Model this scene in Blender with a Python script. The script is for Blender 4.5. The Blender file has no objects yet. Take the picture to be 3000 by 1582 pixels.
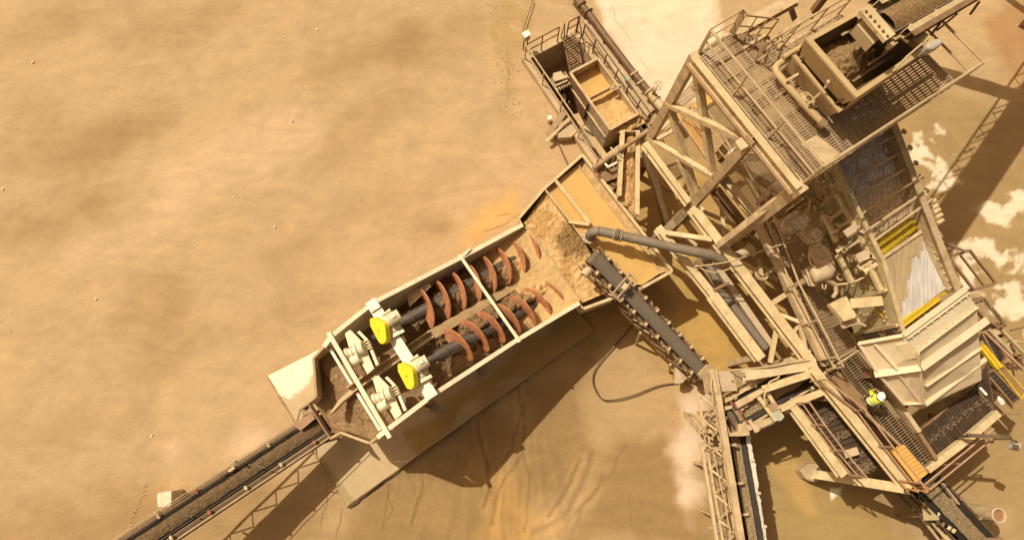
import bpy, bmesh, math, random
from mathutils import Vector, Matrix, noise
random.seed(7)
R = math.radians
scene = bpy.context.scene
COL = scene.collection
V = Vector
UP = V((0, 0, 1))

# ------------------------------------------------------------------ camera
H = 26.0
FPX = 2000.0                      # focal length in photograph pixels (3000 wide), a 24 mm lens
down = V((-50.0, -450.0, -FPX)).normalized()      # plumb line as the drone camera sees it
zc = -down
yc = (V((0, 1, 0)) - zc * zc.y).normalized()
xc = yc.cross(zc)
ROT = Matrix((xc, yc, zc))        # camera -> world
CAM = V((0, 0, H))
cd = bpy.data.cameras.new('camera')
cd.lens = 24.0; cd.sensor_width = 36.0; cd.clip_end = 2000
cam = bpy.data.objects.new('camera', cd); COL.objects.link(cam)
cam.matrix_world = Matrix.Translation(CAM) @ ROT.to_4x4()
scene.camera = cam

def S(x, y, z=0.0):
    """photo measurement (3000 px wide) of a point known to be at height z -> world point"""
    d = ROT @ V((x - 1500.0, 791.0 - y, -FPX))
    return CAM + d * ((z - H) / d.z)
CR = dict(A=(1480, 0, 3.0183), B=(1980, 0, 3.0183), C=(2400, 0, 3.0183), D=(1480, 400, 3.0183), E=(1980, 400, 3.0183),
          F=(2400, 400, 3.0183), G=(1980, 750, 3.0183), H=(2400, 750, 3.0183), I=(1980, 1132, 3.0183), J=(2400, 1132, 3.0183),
          K=(760, 850, 3.0183), L=(1150, 600, 3.0183), M=(340, 1132, 3.0175), N=(1100, 1000, 2.334),
          Q=(2500, 1000, 2.334), Z=(2050, 1050, 4.5275), T=(1700, 350, 4.5275))
def W(k, x, y, z=0.0):
    if k == 'S': return S(x, y, z)
    o = CR[k]
    return S(o[0] + x / o[2], o[1] + y / o[2], z)
def WP(k, pts, z):
    return [W(k, p[0], p[1], p[2] if len(p) > 2 else z) for p in pts]
def xy(p, z): return V((p.x, p.y, z))

# ------------------------------------------------------------------ objects
OFF = {}                          # object name -> world origin of its thing
def tag(o, label=None, cat=None, group=None, kind=None):
    if label: o['label'] = label
    if cat: o['category'] = cat
    if group: o['group'] = group
    if kind: o['kind'] = kind
    return o
def thing(name, loc, label, cat, group=None):
    o = bpy.data.objects.new(name, None); COL.objects.link(o)
    o.location = loc; o.empty_display_size = .2
    OFF[o.name] = V(loc)
    return tag(o, label, cat, group)

class MB:
    def __init__(s): s.v = []; s.f = []; s.c = None
    def add(s, vs, fs):
        n = len(s.v); s.v += [V(p) for p in vs]; s.f += [tuple(i + n for i in f) for f in fs]; return s
    def hexa(s, a, b):            # two quads (bottom a, top b)
        return s.add(list(a) + list(b), [(3, 2, 1, 0), (4, 5, 6, 7), (0, 1, 5, 4), (1, 2, 6, 5), (2, 3, 7, 6), (3, 0, 4, 7)])
    def frame(s, p, q, up):
        d = (q - p).normalized()
        if abs(d.dot(up)) > .98: up = V((0, 1, 0)) if abs(d.y) < .9 else V((1, 0, 0))
        sd = d.cross(up).normalized(); u = sd.cross(d).normalized()
        return d, sd, u
    def bar(s, p, q, w, h, up=UP, o=(0, 0)):
        p = V(p); q = V(q)
        d, sd, u = s.frame(p, q, up)
        p = p + sd * o[0] + u * o[1]; q = q + sd * o[0] + u * o[1]
        k = [sd * (w / 2) * i + u * (h / 2) * j for i, j in ((-1, -1), (1, -1), (1, 1), (-1, 1))]
        return s.hexa([p + x for x in k], [q + x for x in k])
    def ibeam(s, p, q, w, h, up=UP, t=.02):
        s.bar(p, q, w, t, up, (0, h / 2)); s.bar(p, q, w, t, up, (0, -h / 2)); s.bar(p, q, t, h - t, up); return s
    def channel(s, p, q, w, h, up=UP, t=.02, side=1):   # open to one side
        s.bar(p, q, w, t, up, (0, h / 2)); s.bar(p, q, w, t, up, (0, -h / 2)); s.bar(p, q, t, h - t, up, (side * (w / 2 - t / 2), 0)); return s
    def angle(s, p, q, w, up=UP, t=.014):
        s.bar(p, q, w, t, up, (0, w / 2)); s.bar(p, q, t, w - t, up, (-w / 2 + t / 2, -t / 2)); return s
    def tube(s, pts, r, n=8, cap=True, rr=None):
        pts = [V(p) for p in pts]; m = len(pts); base = len(s.v)
        ref = UP
        for i, p in enumerate(pts):
            d = (pts[min(i + 1, m - 1)] - pts[max(i - 1, 0)]).normalized()
            if abs(d.dot(ref)) > .95: ref = V((0, 1, 0)) if abs(d.y) < .8 else V((1, 0, 0))
            a = d.cross(ref).normalized(); b = a.cross(d)
            ri = rr[i] if rr else r
            for k in range(n):
                t = 2 * math.pi * k / n
                s.v.append(p + a * math.cos(t) * ri + b * math.sin(t) * ri)
        for i in range(m - 1):
            for k in range(n):
                s.f.append((base + i * n + k, base + i * n + (k + 1) % n, base + (i + 1) * n + (k + 1) % n, base + (i + 1) * n + k))
        if cap:
            s.f.append(tuple(base + k for k in reversed(range(n)))); s.f.append(tuple(base + (m - 1) * n + k for k in range(n)))
        return s
    def ring(s, c, ax, R_, r, n=20, m=6):
        ax = V(ax).normalized(); a = ax.orthogonal().normalized(); b = ax.cross(a)
        base = len(s.v)
        for i in range(n):
            t = 2 * math.pi * i / n; e = a * math.cos(t) + b * math.sin(t)
            for k in range(m):
                p = 2 * math.pi * k / m
                s.v.append(V(c) + e * (R_ + r * math.cos(p)) + ax * r * math.sin(p))
        for i in range(n):
            for k in range(m):
                s.f.append((base + i * m + k, base + ((i + 1) % n) * m + k, base + ((i + 1) % n) * m + (k + 1) % m, base + i * m + (k + 1) % m))
        return s
    def prism(s, poly, ext):      # extrude polygon by a vector
        poly = [V(p) for p in poly]; n = len(poly); ext = V(ext); b = len(s.v)
        s.v += poly + [p + ext for p in poly]
        s.f.append(tuple(b + i for i in reversed(range(n)))); s.f.append(tuple(b + n + i for i in range(n)))
        for i in range(n):
            j = (i + 1) % n; s.f.append((b + i, b + j, b + n + j, b + n + i))
        return s
    def plate(s, poly, t=.015):
        poly = [V(p) for p in poly]
        nrm = V((0, 0, 0))
        for i in range(len(poly)):
            nrm += (poly[i] - poly[0]).cross(poly[(i + 1) % len(poly)] - poly[0])
        nrm.normalize()
        if nrm.z < 0: nrm = -nrm
        return s.prism(poly, -nrm * t)
    def build(s, name, mat, parent=None, smooth=False, origin=None, bevel=0, label=None):
        off = V(origin) if origin is not None else (OFF.get(parent.name, V((0, 0, 0))) if parent else V((0, 0, 0)))
        me = bpy.data.meshes.new(name)
        me.from_pydata([p - off for p in s.v], [], s.f); me.update()
        bm = bmesh.new(); bm.from_mesh(me); bmesh.ops.recalc_face_normals(bm, faces=bm.faces[:]); bm.to_mesh(me); bm.free()
        me.materials.append(mat)
        if smooth:
            me.polygons.foreach_set('use_smooth', [True] * len(me.polygons))
            if smooth != 'all': me.set_sharp_from_angle(angle=R(42))
        if s.c:
            at = me.color_attributes.new('Col', 'FLOAT_COLOR', 'POINT')
            at.data.foreach_set('color', [x for c in s.c for x in c])
        o = bpy.data.objects.new(name, me); COL.objects.link(o)
        if parent: o.parent = parent; OFF[o.name] = off
        else: o.location = off; OFF[o.name] = off
        if bevel:
            b = o.modifiers.new('bevel', 'BEVEL'); b.width = bevel; b.segments = 2; b.limit_method = 'ANGLE'
        if label: o['label'] = label
        return o

def grating(poly, d, s1=.05, s2=.12, t=.014, h=.03, ):
    """open bar grating clipped to a horizontal or sloping polygon; bearing bars run along d"""
    poly = [V(p) for p in poly]; mb = MB(); o = poly[0]
    n = V((0, 0, 0))
    for i in range(1, len(poly) - 1): n += (poly[i] - o).cross(poly[i + 1] - o)
    n.normalize()
    if n.z < 0: n = -n
    d = V(d); d = (d - n * d.dot(n)).normalized(); e = n.cross(d)
    P = [((p - o).dot(d), (p - o).dot(e)) for p in poly]
    def lines(P, sp, a, b, hh, dz):
        lo = min(p[1] for p in P); hi = max(p[1] for p in P); y = lo + sp / 2
        while y < hi:
            xs = []
            for i in range(len(P)):
                (x0, y0), (x1, y1) = P[i], P[(i + 1) % len(P)]
                if (y0 > y) != (y1 > y): xs.append(x0 + (y - y0) / (y1 - y0) * (x1 - x0))
            xs.sort()
            for i in range(0, len(xs) - 1, 2):
                if xs[i + 1] - xs[i] > .02:
                    mb.bar(o + a * xs[i] + b * y + n * dz, o + a * xs[i + 1] + b * y + n * dz, t, hh, n)
            y += sp
    lines(P, s1, d, e, h, 0)
    lines([(p[1], p[0]) for p in P], s2, e, d, h * .5, h * .3)
    return mb

def hoop(mb, pts, w, h, dz=0.0, close=True):
    """bars along a closed outline, each seated a few millimetres off its neighbours"""
    n = len(pts)
    for i in range(n if close else n - 1):
        o = UP * (dz + .004 * (i % 2) + (.008 if i == n - 1 and n % 2 else 0)); mb.bar(pts[i] + o, pts[(i + 1) % n] + o, w, h)
    return mb

def railing(root, pts, mat, h=1.07, step=1.3, r=.024, mid=True, ends=True):
    pts = [V(p) for p in pts]
    mb = MB(); mb.tube([p + UP * h for p in pts], r, 7)
    if mid: mb.tube([p + UP * h * .52 for p in pts], r * .9, 7)
    rail = mb.build('railing', mat, root, smooth=True)
    spots = []
    for i in range(len(pts) - 1):
        L = (pts[i + 1] - pts[i]).length; n = max(1, round(L / step))
        spots += [pts[i].lerp(pts[i + 1], k / n) for k in range(n)]
    spots.append(pts[-1])
    for p in spots:
        MB().tube([p, p + UP * (h - r)], r * .95, 6).build('post', mat, rail, smooth=True)
    return rail

def patch(p00, p10, p01, p11, nu, nv, zf=None, cf=None, mb=None):
    """bilinear sheet, optional height function zf(u,v,p) and colour function"""
    mb = mb or MB(); b = len(mb.v)
    if cf and mb.c is None: mb.c = []
    for i in range(nu + 1):
        u = i / nu
        for j in range(nv + 1):
            v = j / nv
            p = (p00 * (1 - u) + p10 * u) * (1 - v) + (p01 * (1 - u) + p11 * u) * v
            if zf: p = p + UP * zf(u, v, p)
            mb.v.append(p)
            if cf: mb.c.append(cf(u, v, p))
    for i in range(nu):
        for j in range(nv):
            a = b + i * (nv + 1) + j
            mb.f.append((a, a + nv + 1, a + nv + 2, a + 1))
    return mb

def fbm(p, sc, o=4): return noise.fractal(V(p) * sc, .9, 2.1, o)
def lump(p, sc):                  # broken clods: rounded cells
    d, _ = noise.voronoi(V(p) * sc)
    return max(0, 1 - d[0] * 1.3)
def sstep(a, b, x):
    t = min(1, max(0, (x - a) / (b - a))); return t * t * (3 - 2 * t)

# ------------------------------------------------------------------ materials
def mat(name, col, rough=.6, var=.22, sc=2.5, dust=0.0, dcol=(.47, .31, .155), bump=0.0, bsc=25, metal=0.0, vcol=False, rust=0.0,
        rcol=(.16, .065, .025), grain=0.0, wet=False, spec=.4, stretch=None):
    m = bpy.data.materials.new(name); m.use_nodes = True
    nt = m.node_tree; N = nt.nodes; L = nt.links
    bs = N['Principled BSDF']
    bs.inputs['Roughness'].default_value = rough; bs.inputs['Metallic'].default_value = metal
    bs.inputs['Specular IOR Level'].default_value = spec
    geo = N.new('ShaderNodeNewGeometry')
    pos = geo.outputs['Position']
    if stretch:
        mp = N.new('ShaderNodeMapping'); mp.inputs['Rotation'].default_value = (0, 0, stretch[0]); mp.inputs['Scale'].default_value = stretch[1]
        L.new(pos, mp.inputs['Vector']); pos2 = mp.outputs['Vector']
    else: pos2 = pos
    def nz(scale, detail=5, rgh=.6, vec=None, dist=0):
        n = N.new('ShaderNodeTexNoise'); n.inputs['Scale'].default_value = scale; n.inputs['Detail'].default_value = detail
        n.inputs['Roughness'].default_value = rgh; n.inputs['Distortion'].default_value = dist
        L.new(vec or pos, n.inputs['Vector']); return n.outputs['Fac']
    def ramp(x, a, b, c0=0, c1=1):
        r = N.new('ShaderNodeMapRange'); r.interpolation_type = 'SMOOTHSTEP'; r.clamp = True
        for k, v in zip(('From Min', 'From Max', 'To Min', 'To Max'), (a, b, c0, c1)): r.inputs[k].default_value = v
        L.new(x, r.inputs['Value']); return r.outputs['Result']
    def mul(a, b):
        n = N.new('ShaderNodeMath'); n.operation = 'MULTIPLY'
        for i, x in enumerate((a, b)):
            if isinstance(x, (int, float)): n.inputs[i].default_value = x
            else: L.new(x, n.inputs[i])
        return n.outputs[0]
    def mix(f, a, b, mode='MIX'):
        n = N.new('ShaderNodeMix'); n.data_type = 'RGBA'; n.blend_type = mode
        if isinstance(f, (int, float)): n.inputs[0].default_value = f
        else: L.new(f, n.inputs[0])
        for i, x in ((6, a), (7, b)):
            if isinstance(x, tuple): n.inputs[i].default_value = (*x, 1)
            else: L.new(x, n.inputs[i])
        return n.outputs[2]
    if vcol:
        at = N.new('ShaderNodeAttribute'); at.attribute_name = 'Col'; base = at.outputs['Color']
    else: base = col
    lo = tuple(1 - var for _ in range(3)); hi = tuple(1 + var * .7 for _ in range(3))
    f1 = ramp(nz(sc, 6, .65, pos2), .3, .7)
    base = mix(1.0, base, mix(f1, lo, hi), 'MULTIPLY')
    if grain:
        g = ramp(nz(bsc * 1.7, 3, .7), .3, .7)
        base = mix(1.0, base, mix(g, (1 - grain,) * 3, (1 + grain,) * 3), 'MULTIPLY')
    if rust:
        base = mix(mul(ramp(nz(4.5, 8, .75), .56, .68), rust), base, rcol)
    if dust:
        sx = N.new('ShaderNodeSeparateXYZ'); L.new(geo.outputs['Normal'], sx.inputs[0])
        up_ = ramp(sx.outputs['Z'], .1, .9, .35, 1)
        base = mix(mul(mul(up_, ramp(nz(3.1, 7, .7), .28, .62, .35, 1)), dust), base, dcol)
    L.new(base, bs.inputs['Base Color'])
    if vcol:
        L.new(ramp(at.outputs['Alpha'], 0, 1, rough, .22), bs.inputs['Roughness'])
    else:
        L.new(ramp(nz(sc * 3), .3, .7, max(.05, rough - .1), min(1, rough + .1)), bs.inputs['Roughness'])
    if bump:
        b = N.new('ShaderNodeBump'); b.inputs['Strength'].default_value = 1; b.inputs['Distance'].default_value = bump
        L.new(nz(bsc, 6, .65, pos2), b.inputs['Height']); L.new(b.outputs[0], bs.inputs['Normal'])
    return m

M_ = dict(
    ground=mat('ground_sand', None, .9, .09, .8, vcol=True, bump=.022, bsc=4.5, grain=.07, stretch=(.5, (.8, 1.6, 1))),
    slab=mat('slab_concrete', None, .85, .08, 1.0, vcol=True, bump=.01, bsc=10, grain=.06),
    sandcol=mat('washed_sand', None, .75, .12, 5, vcol=True, bump=.03, bsc=24, grain=.12),
    cream=mat('cream_paint', (.86, .77, .54), .5, .10, 2, dust=.22, rust=.25, bump=.004),
    tan=mat('dusty_tan_steel', (.56, .415, .245), .65, .3, 2.8, dust=.5, rust=.6, dcol=(.52, .37, .2), bump=.004),
    pale=mat('pale_steel', (.62, .51, .32), .6, .15, 2.5, dust=.4, rust=.25, bump=.004),
    girder=mat('cream_girder', (.70, .55, .32), .6, .26, 2.6, dust=.5, rust=.6, dcol=(.5, .34, .16), bump=.004),
    brown=mat('brown_steel', (.20, .105, .05), .65, .25, 3, dust=.35, rust=.5, bump=.006),
    dark=mat('dark_steel', (.055, .038, .024), .6, .3, 4, dust=.25, bump=.004),
    black=mat('black_belt', (.018, .014, .011), .75, .3, 5, dust=.05, bump=.003),
    belt=mat('grey_belt', (.19, .15, .11), .75, .12, 3, dust=.22, dcol=(.3, .23, .15), stretch=(.8, (6, .6, 1))),
    pipe=mat('grey_pipe', (.175, .14, .10), .6, .18, 5, dust=.35, dcol=(.33, .26, .17), rust=.1, bump=.006),
    rustpipe=mat('brown_pipe', (.30, .185, .10), .65, .22, 4, dust=.45, rust=.4, bump=.006),
    orange=mat('red_screw_steel', (.50, .185, .085), .6, .3, 6, dust=.3, rust=.6, rcol=(.17, .09, .045), bump=.008),
    yellow=mat('yellow_guard', (.78, .66, .012), .45, .10, 3, dust=.2, dcol=(.6, .44, .12)),
    ygrate=mat('yellow_panel', (.78, .52, .015), .6, .2, 4, dust=.12),
    ograte=mat('ochre_grating', (.74, .39, .085), .65, .15, 3, dust=.12),
    redstep=mat('rusty_orange_tread', (.48, .22, .08), .7, .25, 4, dust=.3),
    grate=mat('dusty_grating', (.31, .215, .125), .7, .3, 2, dust=.3, dcol=(.42, .29, .16)),
    dgrate=mat('dark_grating', (.17, .115, .062), .7, .3, 2, dust=.3),
    rail=mat('dusty_rail', (.50, .37, .215), .6, .2, 3, dust=.4, rust=.45),
    rrail=mat('rusty_rail', (.42, .25, .15), .65, .25, 3, dust=.3, rust=.7, rcol=(.26, .1, .05)),
    drail=mat('dark_rail', (.085, .055, .03), .6, .3, 3, dust=.16, rust=.6),
    conc=mat('concrete', (.54, .40, .24), .9, .2, 1.5, dust=.3, bump=.015, bsc=9, grain=.08),
    shaft=mat('dark_shaft', (.055, .047, .042), .5, .3, 5, dust=.22, dcol=(.22, .13, .065), bump=.01),
    hood=mat('tan_hood_plate', (.80, .64, .42), .55, .10, 1.3, dust=.3, dcol=(.68, .51, .31), rust=.12, bump=.006, bsc=6),
    hopper=mat('ochre_hopper_plate', (.50, .355, .175), .6, .14, 1.6, dust=.5, rust=.25, dcol=(.5, .35, .18), bump=.005),
    wear=mat('wet_steel_plate', (.60, .57, .54), .3, .28, 2.5, dust=.1, stretch=(.95, (6, .5, 1))),
    olive=mat('olive_screen_plate', (.47, .385, .205), .55, .2, 2.5, dust=.5, rust=.4, dcol=(.46, .34, .17), bump=.005),
    white=mat('white_paint', (.88, .82, .68), .5, .06, 3, dust=.12),
    motor=mat('dusty_motor', (.60, .47, .33), .65, .15, 5, dust=.5, rust=.2),
    grey=mat('grey_lamp', (.42, .40, .33), .5, .1, 4, dust=.2),
    gravel=mat('brown_gravel', (.32, .195, .085), .9, .35, 16, bump=.05, bsc=18, grain=.35),
    dgravel=mat('dark_wet_sand', (.185, .112, .052), .9, .35, 16, bump=.05, bsc=18, grain=.35),
    paleg=mat('pale_gravel', (.33, .23, .125), .9, .35, 16, bump=.045, bsc=20, grain=.4),
    water=mat('muddy_water', (.47, .285, .085), .22, .07, .9, spec=.5, bump=.006, bsc=5),
    pitwater=mat('pit_water', (.42, .30, .17), .3, .3, 2.2),
    hose=mat('black_hose', (.03, .024, .018), .6, .3, 3, dust=.25),
    cord=mat('tan_cable', (.55, .42, .22), .6, .2, 3, dust=.3),
    stone=mat('pale_stone', (.74, .62, .46), .9, .15, 9, bump=.01),
    red=mat('red_roller', (.34, .04, .025), .6, .2, 5, dust=.35),
    mint=mat('mint_cap', (.34, .62, .42), .5, .1, 3),
    vest=mat('yellow_vest', (.60, .66, .05), .7, .1, 6),
    vest2=mat('reflective_band', (.75, .75, .68), .4, .05, 6),
    helmet=mat('white_helmet', (.85, .83, .78), .35, .04, 3),
    trousers=mat('dark_trousers', (.03, .03, .035), .8, .2, 6, dust=.15),
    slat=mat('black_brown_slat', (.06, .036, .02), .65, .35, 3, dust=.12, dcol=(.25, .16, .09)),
    skin=mat('skin', (.50, .30, .2), .6, .05, 6),
    screen=mat('wet_gravel_bed', None, .45, .3, 9, vcol=True, bump=.05, bsc=16, grain=.35),
    panel=mat('brown_panel', (.30, .155, .08), .55, .2, 2, dust=.22, rust=.3),
)

def ground_mat():
    """wind-smeared sand: the painted stains, two scales of smear, grit, small pits"""
    m = bpy.data.materials.new('ground_sand'); m.use_nodes = True
    nt = m.node_tree; N = nt.nodes; L = nt.links; bs = N['Principled BSDF']; bs.inputs['Specular IOR Level'].default_value = .35
    at = N.new('ShaderNodeAttribute'); at.attribute_name = 'Col'
    geo = N.new('ShaderNodeNewGeometry')
    def mapped(rot, sc):
        mp = N.new('ShaderNodeMapping'); mp.inputs['Rotation'].default_value = (0, 0, rot); mp.inputs['Scale'].default_value = sc
        L.new(geo.outputs['Position'], mp.inputs['Vector']); return mp.outputs['Vector']
    def noise_(vec, scale, det=6, rough=.6, dist=0):
        n = N.new('ShaderNodeTexNoise'); n.inputs['Scale'].default_value = scale; n.inputs['Detail'].default_value = det
        n.inputs['Roughness'].default_value = rough; n.inputs['Distortion'].default_value = dist; L.new(vec, n.inputs['Vector']); return n.outputs['Fac']
    def ramp(x, a, b, c0, c1):
        r = N.new('ShaderNodeMapRange'); r.interpolation_type = 'SMOOTHSTEP'
        for k, v in zip(('From Min', 'From Max', 'To Min', 'To Max'), (a, b, c0, c1)): r.inputs[k].default_value = v
        L.new(x, r.inputs['Value']); return r.outputs['Result']
    def mul(a, b):
        n = N.new('ShaderNodeMix'); n.data_type = 'RGBA'; n.blend_type = 'MULTIPLY'; n.inputs[0].default_value = 1
        L.new(a, n.inputs[6]); L.new(b, n.inputs[7]); return n.outputs[2]
    def mth(op, a, b):
        n = N.new('ShaderNodeMath'); n.operation = op
        for i, x in enumerate((a, b)):
            if isinstance(x, (int, float)): n.inputs[i].default_value = x
            else: L.new(x, n.inputs[i])
        return n.outputs[0]
    p0 = mapped(0, (1, 1, 1)); p1 = mapped(.45, (.7, 1.5, 1)); p2 = mapped(-.25, (.6, 1.7, 1))
    c = mul(at.outputs['Color'], ramp(noise_(p1, .6, 6, .58, 1.6), .3, .7, .92, 1.05))
    c = mul(c, ramp(noise_(p2, 2.0, 5, .6, .8), .3, .7, .97, 1.03))
    c = mul(c, ramp(noise_(p0, 19, 4, .7), .3, .7, .93, 1.06))
    v = N.new('ShaderNodeTexVoronoi'); v.inputs['Scale'].default_value = 2.1; L.new(p0, v.inputs['Vector'])
    pit = mth('MULTIPLY', ramp(v.outputs['Distance'], .02, .06, 1, 0), ramp(noise_(p0, .55, 3), .52, .6, 0, 1))
    c = mul(c, ramp(pit, 0, 1, 1, .62))
    L.new(c, bs.inputs['Base Color'])
    L.new(ramp(at.outputs['Alpha'], 0, 1, .92, .24), bs.inputs['Roughness'])
    h = mth('ADD', mth('MULTIPLY', noise_(p1, .8, 3, .45, .8), .05), mth('MULTIPLY', noise_(p0, 6, 5, .6), .017))
    h = mth('SUBTRACT', h, mth('MULTIPLY', pit, .02))
    dry = ramp(at.outputs['Alpha'], 0, .8, 1, .12)
    b = N.new('ShaderNodeBump'); b.inputs['Distance'].default_value = 1; L.new(mth('MULTIPLY', h, dry), b.inputs['Height']); L.new(b.outputs[0], bs.inputs['Normal'])
    return m
M_['ground'] = ground_mat()
# ------------------------------------------------------------------ light
SUN = V((.57, -.36, -1)).normalized()            # direction the light travels
sl = bpy.data.lights.new('sun', 'SUN'); sl.energy = 3.85; sl.angle = R(.5); sl.color = (1, .94, .79)
so = bpy.data.objects.new('sun', sl); COL.objects.link(so)
so.rotation_euler = SUN.to_track_quat('-Z', 'Y').to_euler()
w = bpy.data.worlds.new('World'); scene.world = w; w.use_nodes = True
nt = w.node_tree; bg = nt.nodes['Background']
sky = nt.nodes.new('ShaderNodeTexSky'); sky.sky_type = 'NISHITA'; sky.sun_disc = False
sky.sun_elevation = math.asin(-SUN.z); sky.sun_rotation = math.atan2(-SUN.x, -SUN.y)
sky.air_density = .6; sky.dust_density = 8; sky.ozone_density = .3      # dusty quarry air
tint = nt.nodes.new('ShaderNodeMix'); tint.data_type = 'RGBA'; tint.blend_type = 'MULTIPLY'; tint.inputs[0].default_value = 1
tint.inputs[7].default_value = (1, .80, .52, 1)                          # ochre dust hanging in it
nt.links.new(sky.outputs[0], tint.inputs[6]); nt.links.new(tint.outputs[2], bg.inputs[0]); bg.inputs[1].default_value = .085
vs = scene.view_settings; vs.view_transform = 'Standard'; vs.look = 'None'; vs.exposure = 0; vs.gamma = 1
scene.cycles.max_bounces = 8; scene.cycles.use_denoising = True
try: scene.cycles.use_adaptive_sampling = True
except Exception: pass

# ------------------------------------------------------------------ ground paint
def g(k, pts): return [tuple((S(*p) if k == 'S' else W(k, *p)).xy) for p in pts]
def sdist(x, y, poly):
    ins = False; d2 = 1e9; n = len(poly); x1, y1 = poly[-1]
    for x2, y2 in poly:
        if (y1 > y) != (y2 > y) and x < (x2 - x1) * (y - y1) / (y2 - y1) + x1: ins = not ins
        dx, dy = x2 - x1, y2 - y1
        t = ((x - x1) * dx + (y - y1) * dy) / (dx * dx + dy * dy + 1e-9); t = 0 if t < 0 else 1 if t > 1 else t
        e = (x1 + t * dx - x) ** 2 + (y1 + t * dy - y) ** 2
        if e < d2: d2 = e
        x1, y1 = x2, y2
    d = math.sqrt(d2)
    return -d if ins else d
SAND = (.475, .318, .163)
# polygon, colour, softness (m), noise push (m), noise scale, strength, wetness, break-up
LAY = []
def lay(poly, col, soft=1.0, push=.6, sc=.5, k=1.0, wet=0.0, brk=None):
    b = (min(p[0] for p in poly) - soft - push, max(p[0] for p in poly) + soft + push, min(p[1] for p in poly) - soft - push, max(p[1] for p in poly) + soft + push)
    LAY.append((poly, col, soft, push, sc, k, wet, brk, b))
# pale dried slab behind the tank
lay(g('S', [(1705, -60), (2080, -60), (2110, 120), (2080, 260), (1990, 330), (1900, 320)]), (.74, .57, .41), .5, .5, .6)
lay(g('S', [(1760, -40), (2070, -40), (2060, 60), (1900, 60)]), (.73, .60, .42), .8, .8, .6, .7)
# greenish scrubby edge by the tank
lay(g('S', [(1440, -20), (1560, 0), (1530, 130), (1500, 300), (1540, 430), (1480, 330), (1460, 120)]), (.40, .26, .10), .9, .8, .9, .7, 0, .0)
# plant yard, wetter and browner
lay(g('S', [(1880, 330), (2130, 300), (2700, 260), (3050, 300), (3100, 1650), (2000, 1650), (1900, 1250), (1700, 1010), (1640, 620)]), (.36, .235, .10), 1.2, .8, .4, .95, .25)
lay(g('S', [(2900, 60), (3100, 0), (3100, 330), (2960, 260)]), (.40, .22, .085), 1, 1, .4, .8)
# bottom area between washer and conveyors
lay(g('S', [(1080, 1430), (1420, 1230), (1720, 1010), (1960, 1080), (2080, 1620), (900, 1700)]), (.29, .178, .072), 1.8, .9, .35, .92)
lay(g('S', [(-200, 1520), (700, 1390), (1000, 1430), (1000, 1800), (-200, 1800)]), (.36, .225, .098), 2.5, 1.0, .35, .85)
lay(g('S', [(1990, 1140), (2085, 1150), (2060, 1420), (2010, 1500), (1950, 1330)]), (.70, .52, .37), .9, .8, .5, .9)
lay(g('S', [(1780, 960), (2050, 1110), (1990, 1240), (1750, 1300), (1690, 1100)]), (.47, .31, .15), .9, .7, .5, .8)
# ochre outwash fan
lay(g('S', [(1420, 1390), (1530, 1380), (1560, 1480), (1640, 1700), (1330, 1700), (1430, 1500)]), (.47, .275, .088), 1.4, .9, .7, .6, .3)
lay(g('S', [(1570, 1480), (1690, 1440), (1760, 1300), (1790, 1310), (1720, 1500), (1640, 1700), (1560, 1700)]), (.44, .29, .135), 1.2, .6, .8, .6)
# ochre water's edge beside the washer and under the tower
lay(g('S', [(1350, 720), (1540, 630), (1500, 560), (1400, 640)]), (.66, .36, .11), .9, .3, .6, .75, .3)
lay(g('S', [(1870, 470), (2130, 480), (2260, 760), (2360, 1050), (2120, 1110), (1980, 1090), (1790, 960), (1700, 960), (1640, 1000), (1600, 930), (1760, 840), (1850, 640)]), (.44, .27, .088), .5, .9, .55, .95, .6)
lay(g('G', [(-200, 560), (120, 420), (330, 430), (560, 720), (640, 960), (350, 990), (60, 760)]), (.50, .315, .10), .5, .8, .6, 1, .9)
lay(g('T', [(1150, 500), (1300, 850), (1450, 980), (1280, 960), (1120, 800)]), (.74, .62, .42), .25, .4, 1.4, .9)
# bottom right puddle field
lay(g('I', [(620, 420), (1150, 380), (1480, 820), (1900, 1100), (1900, 1500), (980, 1500), (820, 900)]), (.36, .24, .09), .6, .5, .6, .95, .6)
lay(g('I', [(800, 650), (1080, 640), (1180, 900), (1240, 1130), (1160, 1150), (980, 960), (850, 860)]), (.46, .295, .11), .3, .25, .8, .9, .8)
lay(g('I', [(1345, 880), (1480, 900), (1400, 980)]), (.85, .76, .58), .06, .15, 2, 1)
lay(g('J', [(1050, 1000), (1250, 1000), (1700, 1100), (1700, 1500), (900, 1500), (800, 1180), (700, 1250)]), (.42, .285, .145), .8, .6, .6, .8)
# white dried crusts on the right
W_ = (.78, .64, .455)
for pl in (g('F', [(860, 0), (1090, 0), (1110, 110), (900, 90)]), g('F', [(850, 150), (1010, 180), (1000, 270), (890, 260)]), g('F', [(930, 420), (1060, 330), (1230, 380), (1120, 470), (960, 500)]),
           g('F', [(1160, 950), (1290, 810), (1470, 800), (1560, 950), (1460, 1020), (1280, 990)]), g('F', [(1440, 700), (1640, 500), (1811, 560), (1811, 750), (1600, 760)]),
           g('F', [(1600, 1110), (1811, 1040), (1811, 1160), (1700, 1190)]), g('F', [(1540, 1020), (1630, 1030), (1640, 1060), (1550, 1070)]), g('F', [(1250, 1130), (1500, 1110), (1660, 1200), (1500, 1270), (1300, 1330)]),
           g('H', [(1570, 420), (1720, 330), (1811, 380), (1811, 460), (1640, 500)]), g('H', [(1380, 320), (1560, 240), (1811, 240), (1811, 300), (1500, 390)])):
    lay(pl, W_, .35, .95, 1.0, .95, 0, -.02)
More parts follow.
